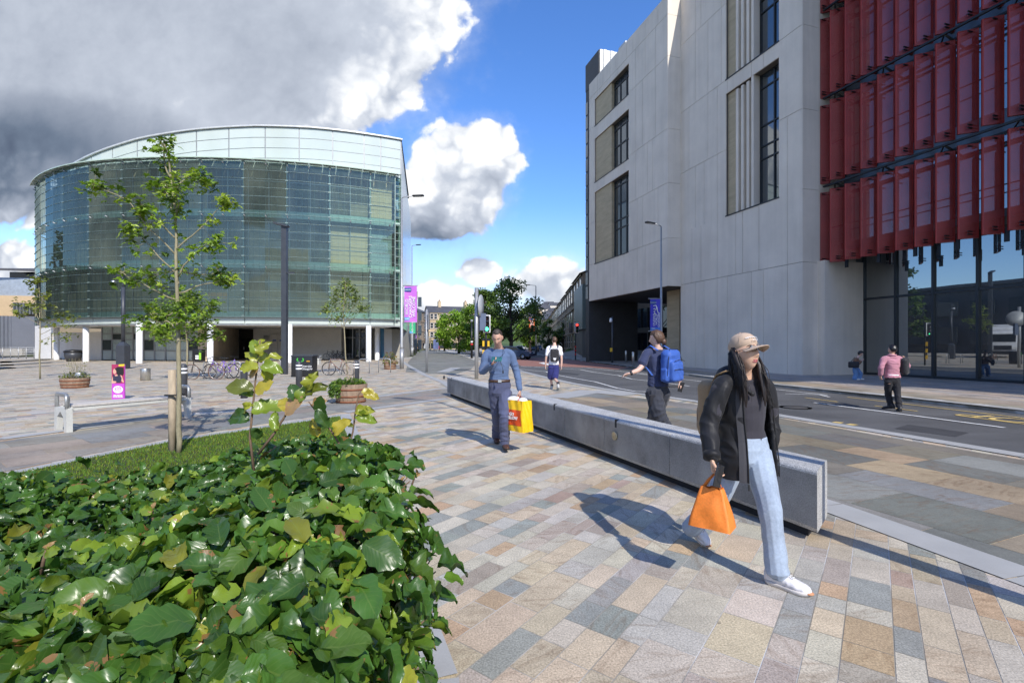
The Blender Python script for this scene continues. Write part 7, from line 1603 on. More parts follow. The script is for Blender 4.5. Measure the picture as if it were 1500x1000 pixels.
# jacket: open shell with sleeves and hood
jb=MB()
def shell(mb,secs,a0,a1,th,S,Fv,n=40):
    """secs: (centre,rx,ry,open shift) bottom to top, swept from a0 to a1 degrees measured from the front towards the left"""
    vs=[];k=len(secs)
    for io in (0,1):
        for (c,rx,ry,e0,e1) in secs:
            for j in range(n+1):
                a=R((a0+e0)+(a1+e1-a0-e0)*j/n); r0=rx-io*th; r1=ry-io*th; vs.append(Vector(c)+S*r0*math.sin(a)+Fv*r1*math.cos(a))
    W_=n+1; o=k*W_; fs=[]
    for i in range(k-1):
        for j in range(n): fs.append((i*W_+j,i*W_+j+1,(i+1)*W_+j+1,(i+1)*W_+j)); fs.append((o+i*W_+j,o+(i+1)*W_+j,o+(i+1)*W_+j+1,o+i*W_+j+1))
    for i in range(k-1): fs.append((i*W_,(i+1)*W_,o+(i+1)*W_,o+i*W_)); fs.append((i*W_+n,o+i*W_+n,o+(i+1)*W_+n,(i+1)*W_+n))
    for j in range(n): fs.append((j,o+j,o+j+1,j+1)); t_=(k-1)*W_; fs.append((t_+j,t_+j+1,o+t_+j+1,o+t_+j))
    mb.add(vs,fs,0,True)
ce=lambda px,py,Y: P3(px,py,Y)
hem=ce(1093,696,3.36); 
js=[(hem,.212,.190,8,0),(ce(1093,672,3.36),.208,.182,4,0),(ce(1092,640,3.37),.198,.165,0,0),(ce(1090,610,3.37),.194,.152,0,0),(ce(1089,585,3.36),.190,.145,-3,0),(ce(1088,567,3.35),.172,.125,-8,2),(ce(1087,556,3.35),.125,.105,-14,6),(ce(1087,548,3.35),.085,.085,-14,8)]
shell(jb,js,54,324,.018,S,Fv)
for s in 'LR':
    sh,el,wr=[Vector(J[x+s]) for x in ('sh','el','wr')]; limb(jb,[sh.lerp(Vector(J['neck']),.35)+Vector((0,0,.01)),sh+Vector((0,0,-.008)),sh.lerp(el,.5),el,el.lerp(wr,.55),el.lerp(wr,.93)],[.050,.062,.062,.059,.056,.050],14)
# hood lying on the shoulders
nb=Vector(J['neck']); hd=[]
for k in range(13):
    a=R(60+k*(300-60-0)/12); r=.115; hd.append(nb+S*r*math.sin(a)*1.05+Fv*r*math.cos(a)+Vector((0,0,-.005+.03*math.cos(math.radians(k*30-180)))))
limb(jb,[nb+Fv*.12+S*.055+Vector((0,0,-.10))]+hd+[nb+Fv*.13-S*.035+Vector((0,0,-.10))],[.018]+[.026+.024*math.sin(math.pi*k/12) for k in range(13)]+[.018],10,2)
limb(jb,[nb-Fv*.12+S*.09+Vector((0,0,-.03)),nb-Fv*.17+Vector((0,0,-.07)),nb-Fv*.12-S*.09+Vector((0,0,-.03))],[.05,.06,.05],12)
jk=link(remesh(jb,.0062,3,(.0085,6,6.5,9)),'jacket',[JK],body)
LIN=cloth('grey_jacket_facing',(.055,.055,.062),.7,.12)
q=MB(); k=len(js)
def edgept(i,ang,inn):
    c,rx,ry,e0,e1=js[i]; a=R(ang); return Vector(c)+S*(rx+inn)*math.sin(a)+Fv*(ry+inn)*math.cos(a)
strip_=[[edgept(i,324.5+js[i][4]-j*8,.006) for i in range(k-1)] for j in range(3)]
for j in range(2):
    for i in range(k-2): q.add([strip_[j][i],strip_[j][i+1],strip_[j+1][i+1],strip_[j+1][i]],[(0,1,2,3)],0,True)
part(q,'facing',[LIN],jk)
q=MB(); q.tube([edgept(i,324+js[i][4],.010) for i in range(k-1)],.0045,6); q.tube([edgept(i,54+js[i][3],.008) for i in range(k-1)],.0045,6); q.box(edgept(0,324,.010)+Vector((0,0,-.03)),(.010,.008,.04)); part(q,'zip',[M('zip_black',(.03,.03,.03),.4,.4,bump=0)],jk)
q=MB(); cu=Vector(J['elR']).lerp(Vector(J['wrR']),.90); dv=(Vector(J['wrR'])-Vector(J['elR'])).normalized(); q.tube([cu-dv*.02,cu+dv*.02],.054,16); part(q,'cuff',[JK],jk)
# shoes
WHS=M('white_leather_shoe',(.74,.72,.73),.5,var=.06,vs=20,bump=.15,bs=120); GUM=M('gum_sole',(.50,.24,.12),.6,bump=.1); MIDS=M('shoe_midsole',(.66,.62,.58),.6,bump=.1)
h1=Vector((*G(1121,851),.002)); t1=Vector((*G(1188,874.5),.002)); shoe(body,h1,t1,.050,(0,0,1),WHS,MIDS,hh=.088,mt=GUM,ankle=1,laces=True)
t2=Vector((*G(1036,803),.004)); h2=P3(1003,763,3.85); shoe(body,h2,t2,.050,(.35,-.35,1),WHS,MIDS,hh=.088,mt=GUM,ankle=1,laces=True)
q=MB(); a_=Vector(J['anL']); q.tube([a_+Vector((0,0,-.03)),a_+Vector((0,0,.03))],.045,12); part(q,'sock',[BLKT],body)
# cap and hair
CAP=cloth('beige_cap_cotton',(.50,.37,.27),.85,.05,400,.15,8); FR_=lambda ph: (math.pi*.455 if math.cos(ph)>0 else math.pi*(.455+.06*(-math.cos(ph))))
cp=hairshell(body,hm,CAP,lambda ph: math.pi*(.43-.035*math.cos(ph)),lambda ph,v_: .021+.006*math.sin(v_*3.0),'cap',3,72,.0012,10)
q=MB()
def brim(u_,v_):
    a=R(-62+124*u_); r0=.098; x=math.sin(a)*(.082+.004*v_); y0=math.cos(a)*.098; L=.080*(math.cos(R(-80+160*u_)))**.6; y=y0+L*v_; z=.030-.020*(x/.08)**2-.018*v_*1.0; return Vector((x,y,z))
q.grid(lambda u_,v_:hm@brim(u_,v_),24,8); q.grid(lambda u_,v_:hm@(brim(1-u_,v_)+Vector((0,0,-.004))),24,8); q.tube([hm@(brim(i/24,1)+Vector((0,0,-.002))) for i in range(25)],.003,6); part(q,'brim',[CAP],cp)
q=MB(); q.tube([hm@headloc(v_*math.pi*.36,R(0),.0265) for v_ in [k/10 for k in range(11)]],.0012,5)
for ang in (60,-60,120,-120,180): q.tube([hm@headloc(v_*math.pi*.40,R(ang),.0262) for v_ in [k/10 for k in range(11)]],.0012,5)
q.ell(hm@headloc(.01,0,.028),(.007,.007,.004)); part(q,'seam',[CAP],cp)
for j,(txt,sz,th_) in enumerate((('ADVENTURE',.0145,.30),('CLUB',.011,.355))):
    n=len(txt)
    for i,ch in enumerate(txt):
        ph=R(-(i-(n-1)/2)*(8.2 if j==0 else 6.6)); p=headloc(math.pi*(th_-.012*math.cos(ph*2)),-ph*-1,.0300); pn=headloc(math.pi*(th_-.012*math.cos(ph*2)),ph,.0400)-p; nn_=pn.normalized(); xx=Vector((math.cos(ph),-math.sin(ph),0))*-1; xx=(xx-nn_*xx.dot(nn_)).normalized(); up_=nn_.cross(xx)
        mm=Matrix((xx,up_,nn_)).transposed().to_4x4(); mm.translation=p; tq=text_mb(ch,sz,hm@mm,depth=.0006,bold=.0006) ; part(tq,'letter',[M('cap_lettering',(.75,.73,.70),.7,bump=0)],cp)
q=MB(); rr=random.Random(6)
hairshell(body,hm,HB_,lambda ph: math.pi*(.50+.16*(1-math.cos(ph))/2) if abs(((ph+math.pi)%(2*math.pi))-math.pi)>R(86) else math.pi*.34,lambda ph,v_:.012,'hair',5,72,.003,24)
for sd in (-1,1):
    loc=[(.070,-.030,.045),(.082,.000,-.02),(.084,.022,-.09)]
    pts=[hm@Vector((sd*x,y,z)) for x,y,z in loc]; b0=pts[-1]; pts+=[b0+Vector((0,0,-.07))+Fv*.012,b0+Vector((0,0,-.15))+Fv*.030,b0+Vector((0,0,-.22))+Fv*.040,b0+Vector((0,0,-.27))+Fv*.042]
    q.tube(pts,[.016,.024,.027,.026,.022,.014,.003],14,flat=.6,up=S)
for i in range(560):
    side=-1 if i%2 else 1; ph0=rr.uniform(84,176); ph=R(side*ph0); th=math.pi*rr.uniform(.42,.56); p=headloc(th,ph,.010); L=rr.uniform(.22,.34)*(1 if ph0<120 else .85); pts=[]
    fwd=(1.15 if ph0<118 else .25)*rr.uniform(.6,1.1)
    jt_=rr.uniform(-.018,.022); js_=rr.uniform(-.020,.016)
    for k in range(8):
        t_=k/7; q_=Vector((p.x*(1+.10*math.sin(t_*2.2)+.04*t_),p.y+fwd*.075*math.sin(min(1,t_*1.3)*1.57)+.008*math.sin(t_*9+i),p.z)); w_=hm@q_; w_.z-=L*t_; w_+=S*(-1 if side>0 else 1)*0.0+Fv*jt_*t_*(1 if ph0<125 else 0)+S*js_*min(1,t_*2); w_+=Vector((rr.uniform(-.0012,.0012),rr.uniform(-.0012,.0012),0))
        if side*0==0 and t_>.35: w_+=Fv*.030*(t_-.35)
        pts.append(w_)
    q.tube(pts,[.003,.0034,.0034,.0032,.0028,.0022,.0016,.0006],4,flat=.5)
part(q,'hair_strand',[hairmat('long_dark_hair',(.018,.012,.010),.46)],body)
# bag, phone, backpack: things of their own
ORG=M('orange_nonwoven_bag',(.80,.22,.03),.55,var=.14,vs=9,bump=.5,bs=90,bd=.003)
bx=P3(1045,712,3.05); bo=empty('shopping_bag',(bx.x,bx.y,.3),'small bright orange carrier bag hanging from the hand of the woman in the cap','bag')
ag=R(-38); mm=Matrix.Translation((P3(1043,772,3.05).x,3.05,P3(1043,770,3.05).z))@Matrix.Rotation(ag,4,'Z'); q=MB()
def bagside(u_,v_):
    # u around the rectangle, v up; top gathered
    per=[(-.125,-.075),(.125,-.075),(.125,.075),(-.125,.075)]; t_=u_*4; i=int(t_)%4; f_=t_-int(t_); a=per[i]; b_=per[(i+1)%4]; x=a[0]+(b_[0]-a[0])*f_; y=a[1]+(b_[1]-a[1])*f_
    k=1-.50*v_**1.25; ky=1-.70*v_**1.1; cr=.008*math.sin(f_*math.pi)*math.sin(v_*3.1)+.007*mnoise.noise(Vector((f_*3+i*5,v_*3,1)))+.004*math.sin(f_*9+v_*5)*(1-v_); return mm@Vector((x*k,y*ky-(cr if i==0 else -cr if i==2 else 0),v_*.245+.006*math.sin(f_*12+i)*v_))
q.grid(bagside,48,12,closeu=True); q.add([bagside(i/48,0) for i in range(48)],[tuple(reversed(range(48)))]); part(q,'bag_body',[ORG],bo)
hp=Vector(J['wrR'])+Vector((.012,-.02,-.085))
for sy in (-1,1):
    q=MB(); a=mm@Vector((-.055,sy*.02,.23)); b_=mm@Vector((.055,sy*.02,.23)); q.tube([a,a.lerp(hp,.55)+Vector((-.006,0,0)),hp+Vector((0,sy*.006,.004)),b_.lerp(hp,.55)+Vector((.006,0,0)),b_],.010,8,flat=.3,up=(1,0,0)); part(q,'handle',[ORG],bo)
ph_=P3(1052.5,697,3.0); q=MB(); m=Matrix.Translation(ph_)@Matrix.Rotation(R(28),4,'Z')@Matrix.Rotation(R(18),4,'Y'); q.rbox((0,0,0),(.066,.009,.14),.0045,m); q.ell(m@Vector((-.018,-.005,.05)),(.007,.002,.007),nu=10,nv=6); single(q,'phone',[M('black_phone',(.02,.02,.022),.12,bump=0)],'black phone held against the orange bag handles by the woman in the cap','phone',loc=ph_)
BPT=cloth('tan_backpack_canvas',(.33,.22,.12),.85,.1); c=Vector(J['chest'])-Fv*.245+Vector((0,0,-.06)); bpo=empty('backpack',c,'tan and brown backpack worn by the woman in the cap, mostly hidden by her jacket','backpack')
m=Matrix.Translation(c)@Matrix.Rotation(math.atan2(Fv.y,Fv.x),4,'Z'); q=MB(); q.rbox((0,0,0),(.17,.30,.42),.06,m); link(remesh(q,.008,3,(.006,7,9,1)),'pack_body',[BPT],bpo); q=MB(); q.rbox((-.09,0,-.08),(.06,.22,.18),.025,m); part(q,'front_pocket',[cloth('brown_pocket',(.16,.09,.05))],bpo)
q=MB(); sr=Vector(J['shR']).lerp(Vector(J['neck']),.30); q.tube([sr-Fv*.16+Vector((0,0,-.05)),sr-Fv*.1+Vector((0,0,.05)),sr+Vector((0,0,.085))],.018,8,flat=.3,up=S); part(q,'strap',[BPT],bpo)
# ---------------- man in the blue jumper
f=Vector((.08,-1,0)).normalized()
J=dict(head=P3(728.5,494.5,7.02),neck=P3(730.5,509,7.15),chest=P3(730.5,529,7.16),waist=P3(731,551,7.18),pelvis=P3(732,566,7.2),
 shR=P3(713,517,7.14),elR=P3(706.5,544,7.12),wrR=P3(720,533.5,6.90),shL=P3(748,517,7.17),elL=P3(757,545,7.22),wrL=P3(761.5,571,7.10),
 hipR=P3(725,576,7.22),knR=P3(728.5,611,7.38),anR=P3(727,640,7.66),toR=P3(729,650,7.5),hipL=P3(740,576,7.2),knL=P3(739,611,7.02),anL=P3(739.5,649,7.12),toL=P3(742,662,6.98))
BL=cloth('blue_marl_jumper',(.10,.15,.265),.9,.1,500,.25,7); NVT=cloth('slate_navy_trousers',(.075,.085,.15),.85,.12,300,.2)
body,hm,S,Fv=figure('person','man in blue jumper and navy trousers walking towards us, reading his phone',(-.18,7.2,0),f,J,1.02,SK_M,.0065,top=(BL,'long',.013,'jumper',(.006,6,13,1)),bot=(NVT,'long',(.100,.092,.078,.072,.070),'trousers',(.008,8,12,4)),
 hands=[(J['wrR'],(.62,-.35,.42),(.1,-.35,1),(.1,-.8,.3),.55,1.0,.6),(J['wrL'],(.05,-.05,-1),(-.85,.2,0),(0,-1,0),1.0,1.0,.8)],head=((-.12,-1),-32,0,1.02))
facebits(body,hm,False,False,(.42,.20,.16))
hairshell(body,hm,HG_,lambda ph: math.pi*(.26 if math.cos(ph)>.6 else .26+.36*min(1,(.6-math.cos(ph))/1.0)),lambda ph,v_:.010-.004*v_+(.006 if math.cos(ph)>.3 else 0)*(1-v_),'hair',2,72,.006,26)
pe=Vector(J['pelvis']); sc=torso_secs(J,1.02,off=.018); q=MB(); cb=Vector(sc[2][0])-Vector((0,0,.02)); ringloft(q,[(cb,sc[2][1]*1.0,sc[2][2]*1.02),(cb+Vector((0,0,.036)),sc[2][1]*.99,sc[2][2]*1.01)],S,Fv,28); bt=part(q,'belt',[M('brown_belt_leather',(.07,.035,.02),.4)],body)
q=MB(); q.box(cb+Fv*(sc[2][2]*1.02+.004)+Vector((0,0,.018)),(.05,.01,.04)); part(q,'buckle',[MET],bt)
BRS=M('brown_shoe_leather',(.09,.04,.025),.4,bump=.1); DSO=M('dark_sole',(.02,.018,.016),.7)
shoe(body,Vector((*G(738,654.5),.02)),Vector((*G(743,664.5),.045)),.047,(0,-.1,1),BRS,DSO,hh=.075,ankle=1); shoe(body,P3(724.5,639,7.76),Vector((*G(729,651),.004)),.046,(0,-.5,1),BRS,DSO,hh=.075,ankle=1)
hp=Vector(J['wrR'])+Vector((.075,-.065,.075)); q=MB(); m=Matrix.Translation(hp)@Matrix.Rotation(R(-12),4,'Z')@Matrix.Rotation(R(-35),4,'X'); q.rbox((0,0,0),(.155,.012,.078),.005,m); q.rbox((0,-.007,0),(.05,.008,.05),.003,m); ph2=single(q,'phone',[M('teal_phone_case',(.03,.12,.13),.25,bump=0)],'dark teal phone on a neck cord held by the man in the blue jumper','phone',loc=hp)
q=MB(); nk=Vector(J['neck']); q.tube([nk+Vector((.06,-.06,.03)),nk+Vector((.085,-.14,-.08)),hp+Vector((.05,-.02,.03))],.0035,5); q.tube([hp+Vector((.05,0,-.02)),hp+Vector((.085,-.01,-.13)),hp+Vector((.09,-.01,-.16))],.0035,5); q.box(hp+Vector((.09,-.01,-.18)),(.02,.015,.04)); part(q,'neck_cord',[BLKP],ph2)
# yellow bag
YEL=M('yellow_woven_bag',(.85,.52,.01),.35,var=.08,vs=6,bump=.35,bs=12,bd=.01); REDP=M('bag_red_print',(.62,.07,.01),.4,var=.3,vs=12,bump=.1)
c=P3(759,630,7.0); bo=empty('shopping_bag',(c.x,c.y,c.z),'big yellow and red carrier bag carried by the man in the blue jumper','bag'); mm=Matrix.Translation(c)@Matrix.Rotation(R(-48),4,'Z'); q=MB()
bw2,bd2,bh=.21,.10,.44
def yb(u_,v_):
    per=[(-bw2,-bd2),(bw2,-bd2),(bw2,bd2),(-bw2,bd2)]; t_=u_*4; i=int(t_)%4; f_=t_-int(t_); a=per[i]; b_=per[(i+1)%4]; x=a[0]+(b_[0]-a[0])*f_; y=a[1]+(b_[1]-a[1])*f_; k=1-.12*v_; cr=.018*math.sin(v_*4)*math.sin(f_*math.pi)+.006*math.sin(f_*17+v_*9)
    return mm@Vector((x*k+(cr if i in(1,) else -cr if i==3 else 0),y*k+(-cr if i==0 else cr if i==2 else 0),v_*bh))
q.grid(yb,64,14,closeu=True); q.add([yb(i/64,0) for i in range(64)],[tuple(reversed(range(64)))]); part(q,'bag_body',[YEL],bo)
q=MB(); q.grid(lambda u_,v_: yb((.12+u_*.8)*.25,.2+.5*v_)+(mm.to_3x3()@Vector((0,-.004,0))),12,8); part(q,'red_print',[REDP],bo)
def onface(x,z,off=.012): return mm@Vector((x,-bd2-off-.016,z))
m=frame(onface(-.0,.22),mm.to_3x3()@Vector((1,0,0)),(0,0,1)); part(text_mb('GO\nYELLOW',.062,m,bold=.002),'white_lettering',[M('print_white',(.8,.8,.78),.5,bump=0)],bo)
hh_=Vector(J['wrL'])+Vector((.005,-.01,-.085))
HRD=M('bag_strap_red',(.70,.20,.12),.5,bump=.05)
for sy in (-1,1): q=MB(); a=mm@Vector((-.085,sy*bd2*.85,bh*.97)); b_=mm@Vector((.085,sy*bd2*.85,bh*.97)); q.tube([a,a.lerp(hh_,.5),hh_+Vector((0,sy*.006,0)),b_.lerp(hh_,.5),b_],.014,6,flat=.25,up=(1,0,0)); part(q,'handle',[HRD],bo)
q=MB(); q.ell(mm@Vector((-.09,0,bh)),(.10,.06,.05)); q.ell(mm@Vector((.08,.02,bh-.01)),(.07,.05,.05)); part(q,'white_wrapping',[M('white_wrap',(.75,.75,.75),.5,bump=.3,bs=20)],bo)
# ---------------- person with the bright blue backpack
f=Vector((-.60,.80,0)).normalized()
J=dict(head=P3(960.5,496.5,7.4),neck=P3(964,510,7.42),chest=P3(961,528,7.42),waist=P3(963,551,7.42),pelvis=P3(964,565,7.42),
 shL=P3(947,517,7.32),elL=P3(938,539,7.22),wrL=P3(923,546.5,7.15),shR=P3(978,517,7.55),elR=P3(991,540,7.62),wrR=P3(996,559,7.55),
 hipL=P3(957,576,7.35),knL=P3(966,608,7.22),anL=P3(984,640,7.36),toL=P3(975,652,7.45),hipR=P3(971,576,7.5),knR=P3(958,610,7.66),anR=P3(956,638,7.72),toR=P3(945,643,7.85))
NT_=cloth('navy_tshirt',(.035,.045,.10),.85,.1); DT=cloth('dark_grey_trousers',(.035,.038,.05),.8,.12)
body,hm,S,Fv=figure('person','person in navy T-shirt with bright blue backpack walking away behind the bench',(2.25,7.45,0),f,J,1.06,SK_P,.007,top=(NT_,'tee',.018,'tshirt',(.007,6,10,3)),bot=(DT,'long',(.122,.115,.096,.088,.088),'trousers',(.012,8,11,6)),
 hands=[(J['wrL'],(-.9,.1,-.25),(0,-.3,-1),(0,1,.2),.35,.95,.5),(J['wrR'],(.2,-.2,-1),(-.6,.5,0),(-.3,-.8,0),.6,.95,.8)],head=((-.85,.45),-4,0,1.0))
facebits(body,hm,True)
hairshell(body,hm,HBR,lambda ph: math.pi*(.32 if math.cos(ph)>.45 else .32+.40*min(1,(.45-math.cos(ph))/.9)),lambda ph,v_:.020+(.016 if math.cos(ph)<0 else 0)*math.sin(v_*2.6),'hair',4,72,.009,22)
q=MB(); q.ell(hm@Vector((0,-.115,-.045)),(.042,.04,.045)); part(q,'hair_knot',[HBR],body)
TR=M('dark_trainer',(.03,.03,.035),.6); 
hd_=Vector((-.3,.75,0)).normalized(); b0=Vector((J['anL'].x+.02,J['anL'].y-.03,0)); shoe(body,b0,b0+Vector((-.2,.2,0)).normalized()*.28+Vector((0,0,.003)),.05,(0,0,1),TR,DSO,ankle=1)
b0=Vector((J['anR'].x+.03,J['anR'].y-.06,0)); shoe(body,b0,b0+Vector((-.2,.2,0)).normalized()*.28,.05,(0,0,1),TR,DSO,ankle=1)
q=MB(); w=Vector(J['wrL']); q.tube([w+Vector((.03,0,.006)),w+Vector((-.0,0,-.003))],.034,12); part(q,'watch',[BLKP],body)
c=P3(956,590,7.22); q=MB(); q.rbox(c+Vector((0,-.0,.04)),(.10,.05,.17),.02); part(q,'leg_pouch',[cloth('black_pouch',(.02,.02,.025))],body)
BPB=cloth('bright_blue_nylon',(.05,.12,.42),.5,.1,200,.2,5,.05); c=P3(979,531,7.12); bpo=empty('backpack',c,'large bright blue backpack worn by the person in the navy T-shirt','backpack')
ax=math.atan2(-Fv.y,-Fv.x); m=Matrix.Translation(Vector(J['chest'])-Fv*.245+S*-.02+Vector((0,0,-.075)))@Matrix.Rotation(ax,4,'Z'); q=MB(); q.rbox((0,0,0),(.20,.33,.50),.085,m); q.rbox((.09,0,-.07),(.12,.27,.32),.05,m); q.rbox((0,.15,-.13),(.13,.07,.2),.03,m); q.rbox((0,-.15,-.13),(.13,.07,.2),.03,m)
link(remesh(q,.008,3,(.007,7,9,2)),'pack_body',[BPB],bpo)
q=MB()
for pts in ([(.155,-.12,.08),(.163,0,.10),(.155,.12,.08)],[(.155,-.12,-.05),(.163,0,-.04),(.155,.12,-.05)],[(.06,-.165,-.15),(.08,-.16,.1),(.05,-.10,.255),(.05,.10,.255),(.08,.16,.1),(.06,.165,-.15)]): q.tube([m@Vector(p) for p in pts],.005,6)
part(q,'zip',[BLKP],bpo)
for s in (-1,1): q=MB(); sh=Vector(J['shL' if s<0 else 'shR']).lerp(Vector(J['neck']),.35); q.tube([sh-Fv*.13+Vector((0,0,.02)),sh+Vector((0,0,.088)),sh+Fv*.12+Vector((0,0,0)),sh+Fv*.13+Vector((0,0,-.18)),sh-Fv*.08+Vector((0,0,-.36))+S*(.06*-s)],.026,8,flat=.3,up=S); part(q,'strap',[BPB],bpo)
hp=Vector(J['wrR'])+Vector((.008,-.03,-.078)); q=MB(); m=Matrix.Translation(hp)@Matrix.Rotation(R(20),4,'Y')@Matrix.Rotation(R(15),4,'Z'); q.rbox((0,0,0),(.078,.010,.155),.0045,m); single(q,'phone',[MATS['black_phone']],'black phone held low by the person with the bright blue backpack','phone',loc=hp)
# ---------------- walker in the white T-shirt
f=Vector((.05,1,0)).normalized()
J=dict(head=P3(812,498.8,16.9),neck=P3(812.3,505.5,16.85),chest=P3(812,514,16.85),waist=P3(811.5,527,16.85),pelvis=P3(811,534,16.85),
 shL=P3(803.5,509.5,16.85),elL=P3(800,524,16.85),wrL=P3(799,536,16.9),shR=P3(820.5,509.5,16.85),elR=P3(822.5,524,16.75),wrR=P3(822.5,536.5,16.7),
 hipL=P3(807.8,538,16.85),knL=P3(807,553,17.0),anL=P3(808.5,565.5,17.0),toL=P3(806,569,17.15),hipR=P3(814.5,538,16.85),knR=P3(813,553,16.85),anR=P3(817.5,561.5,16.45),toR=P3(816.5,569.5,16.5))
WT=cloth('white_tshirt',(.78,.78,.80),.85,.03); NS=cloth('navy_shorts',(.03,.035,.16),.7,.1)
body,hm,S,Fv=figure('person','walker in white T-shirt, navy shorts and small black backpack, seen from behind',(1.45,16.9,0),f,J,1.05,SK_P,.011,top=(WT,'tee',.022,'tshirt',(.008,6,9,3)),bot=(NS,'short',(.115,.12,.115,.1,.1),'shorts',(.012,8,9,6)),
 hands=[(J['wrL'],(0,.1,-1),(.9,0,0),(0,1,0),.5,1.0,.6),(J['wrR'],(0,.1,-1),(-.9,0,0),(0,1,0),.5,1.0,.6)],head=((-.25,1),0,0,1.05))
hairshell(body,hm,HBR,lambda ph: math.pi*(.30 if math.cos(ph)>.5 else .30+.36*min(1,(.5-math.cos(ph))/1.0)),lambda ph,v_:.020,'hair',4,48,.008,22)
GS=M('grey_trainer',(.45,.45,.44),.6); b0=Vector((J['anL'].x,16.93,0)); shoe(body,b0,b0+Vector((-.01,.28,0)),.05,(0,0,1),GS,M('white_sole',(.6,.6,.58),.6),ankle=1); shoe(body,Vector(J['anR'])+Vector((0,-.06,-.01)),Vector((J['anR'].x-.0,16.56,.01)),.05,(0,-1,.2),GS,MATS['white_sole'],ankle=1)
q=MB(); 
for s in 'LR': a=Vector(J['an'+s]); q.tube([a+Vector((0,0,-.02)),a+Vector((0,0,.06))],.052,10)
part(q,'sock',[BLKT],body)
m=Matrix.Translation(Vector(J['chest'])-Fv*.20+Vector((.0,0,-.14)))@Matrix.Rotation(R(-90),4,'Z'); c=m.translation.copy(); bpo=empty('backpack',c,'small black backpack with white emblem on the walker in the white T-shirt','backpack'); q=MB(); q.rbox((0,0,0),(.14,.30,.44),.065,m); link(remesh(q,.01,3,(.006,7,9,2)),'pack_body',[cloth('black_nylon_pack',(.025,.025,.028),.6)],bpo)
q=MB()
for dx,rz in ((-.032,.5),(0,0),(.032,-.5)): q.ell(m@Vector((.072,dx,-.12)),(.016,.006,.034),M=Matrix.Rotation(-rz,4,'Y'),nu=10,nv=6)
for k in range(3): q.box(m@Vector((.075,0,-.155-.014*k)),(.075-.01*k,.01,.007))
part(q,'white_emblem',[WHT],bpo)
for s in (-1,1): q=MB(); sh=Vector(J['shL' if s<0 else 'shR']).lerp(Vector(J['neck']),.4); q.tube([sh-Fv*.15+Vector((0,0,-.02)),sh-Fv*.04+Vector((0,0,.085)),sh+Fv*.11+Vector((0,0,.02)),sh+Fv*.13+Vector((0,0,-.2))],.02,8,flat=.3,up=S); part(q,'strap',[MATS['black_nylon_pack']],bpo)
# ---------------- man in the pink jacket crossing the road
f=Vector((.1,1,0)).normalized(); Y=11.4
J=dict(head=P3(1306.5,512.5,Y),neck=P3(1306.5,520,Y),chest=P3(1306.5,531,Y),waist=P3(1306.5,545,Y),pelvis=P3(1307,553,Y),
 shL=P3(1294.5,525.5,Y),elL=P3(1290.5,538,Y-.03),wrL=P3(1290,549,Y+.02),shR=P3(1319,525.5,Y),elR=P3(1329,536,Y-.02),wrR=P3(1326,527.5,Y+.22),
 hipL=P3(1301.5,559,Y),knL=P3(1301,577,Y+.15),anL=P3(1304.5,593.5,Y+.12),toL=P3(1302,598,Y+.2),hipR=P3(1312,559,Y),knR=P3(1315,578,Y-.05),anR=P3(1317,596,Y-.12),toR=P3(1320,600,Y+.1))
PK=cloth('dusty_pink_denim',(.46,.21,.26),.85,.12); BT=cloth('black_trousers',(.018,.018,.022),.75,.12)
body,hm,S,Fv=figure('person','dark haired man in dusty pink jacket and black trousers crossing the road',(P3(1308,600,Y).x,Y,0),f,J,.93,SK_M,.009,top=(PK,'long',.024,'jacket',(.009,6,9,3)),bot=(BT,'long',(.098,.088,.074,.068,.066),'trousers',(.009,8,12,6)),
 hands=[(J['wrL'],(0,.1,-1),(.9,0,0),(0,1,0),.6,.95,.6),(J['wrR'],(-.6,.3,.5),(0,-1,0),(0,0,1),.9,.95,.6)],head=((-.25,1),0,0,.93))
hairshell(body,hm,HB_,lambda ph: math.pi*(.30 if math.cos(ph)>.5 else .30+.34*min(1,(.5-math.cos(ph))/1.0)),lambda ph,v_:.026,'hair',4,48,.008,22)
q=MB(); c=Vector(J['waist'])-Vector((0,0,.10)); ringloft(q,[(c+Vector((0,0,.02)),.148,.110),(c+Vector((0,0,.05)),.148,.110)],S,Fv,24); part(q,'white_shirt_hem',[WT],body)
q=MB(); nk=Vector(J['neck']); q.tube([nk+Vector((.075*math.cos(a),.07*math.sin(a),.0)) for a in [2*math.pi*k/14 for k in range(15)]],.022,8); part(q,'collar',[PK],body)
BS=M('black_leather_shoe',(.015,.015,.017),.4); b0=Vector((J['anL'].x,Y+.02,.03)); shoe(body,b0+Vector((.03,0,.02)),b0+Vector((-.09,.25,-.02)),.045,(0,0,1),BS,DSO,ankle=1); b0=Vector((J['anR'].x-.03,Y-.2,.0)); shoe(body,b0,b0+Vector((.12,.23,0)),.045,(0,0,1),BS,DSO,ankle=1)
c=P3(1325.5,536,Y-.06); m=Matrix.Translation(c)@Matrix.Rotation(R(-55),4,'Z')@Matrix.Rotation(R(8),4,'X'); bpo=empty('backpack',c,'black backpack hanging from the right shoulder of the man in pink','backpack'); q=MB(); q.rbox((0,0,0),(.14,.24,.40),.06,m); link(remesh(q,.009,3,(.006,7,9,2)),'pack_body',[MATS['black_nylon_pack']],bpo)
q=MB(); sh=Vector(J['shR']); q.tube([c+Vector((-.02,.02,.18)),sh+Vector((.01,.0,.085)),sh+Vector((.02,.12,-.02)),c+Vector((-.02,.1,-.15))],.02,8,flat=.3,up=S); part(q,'strap',[MATS['black_nylon_pack']],bpo)
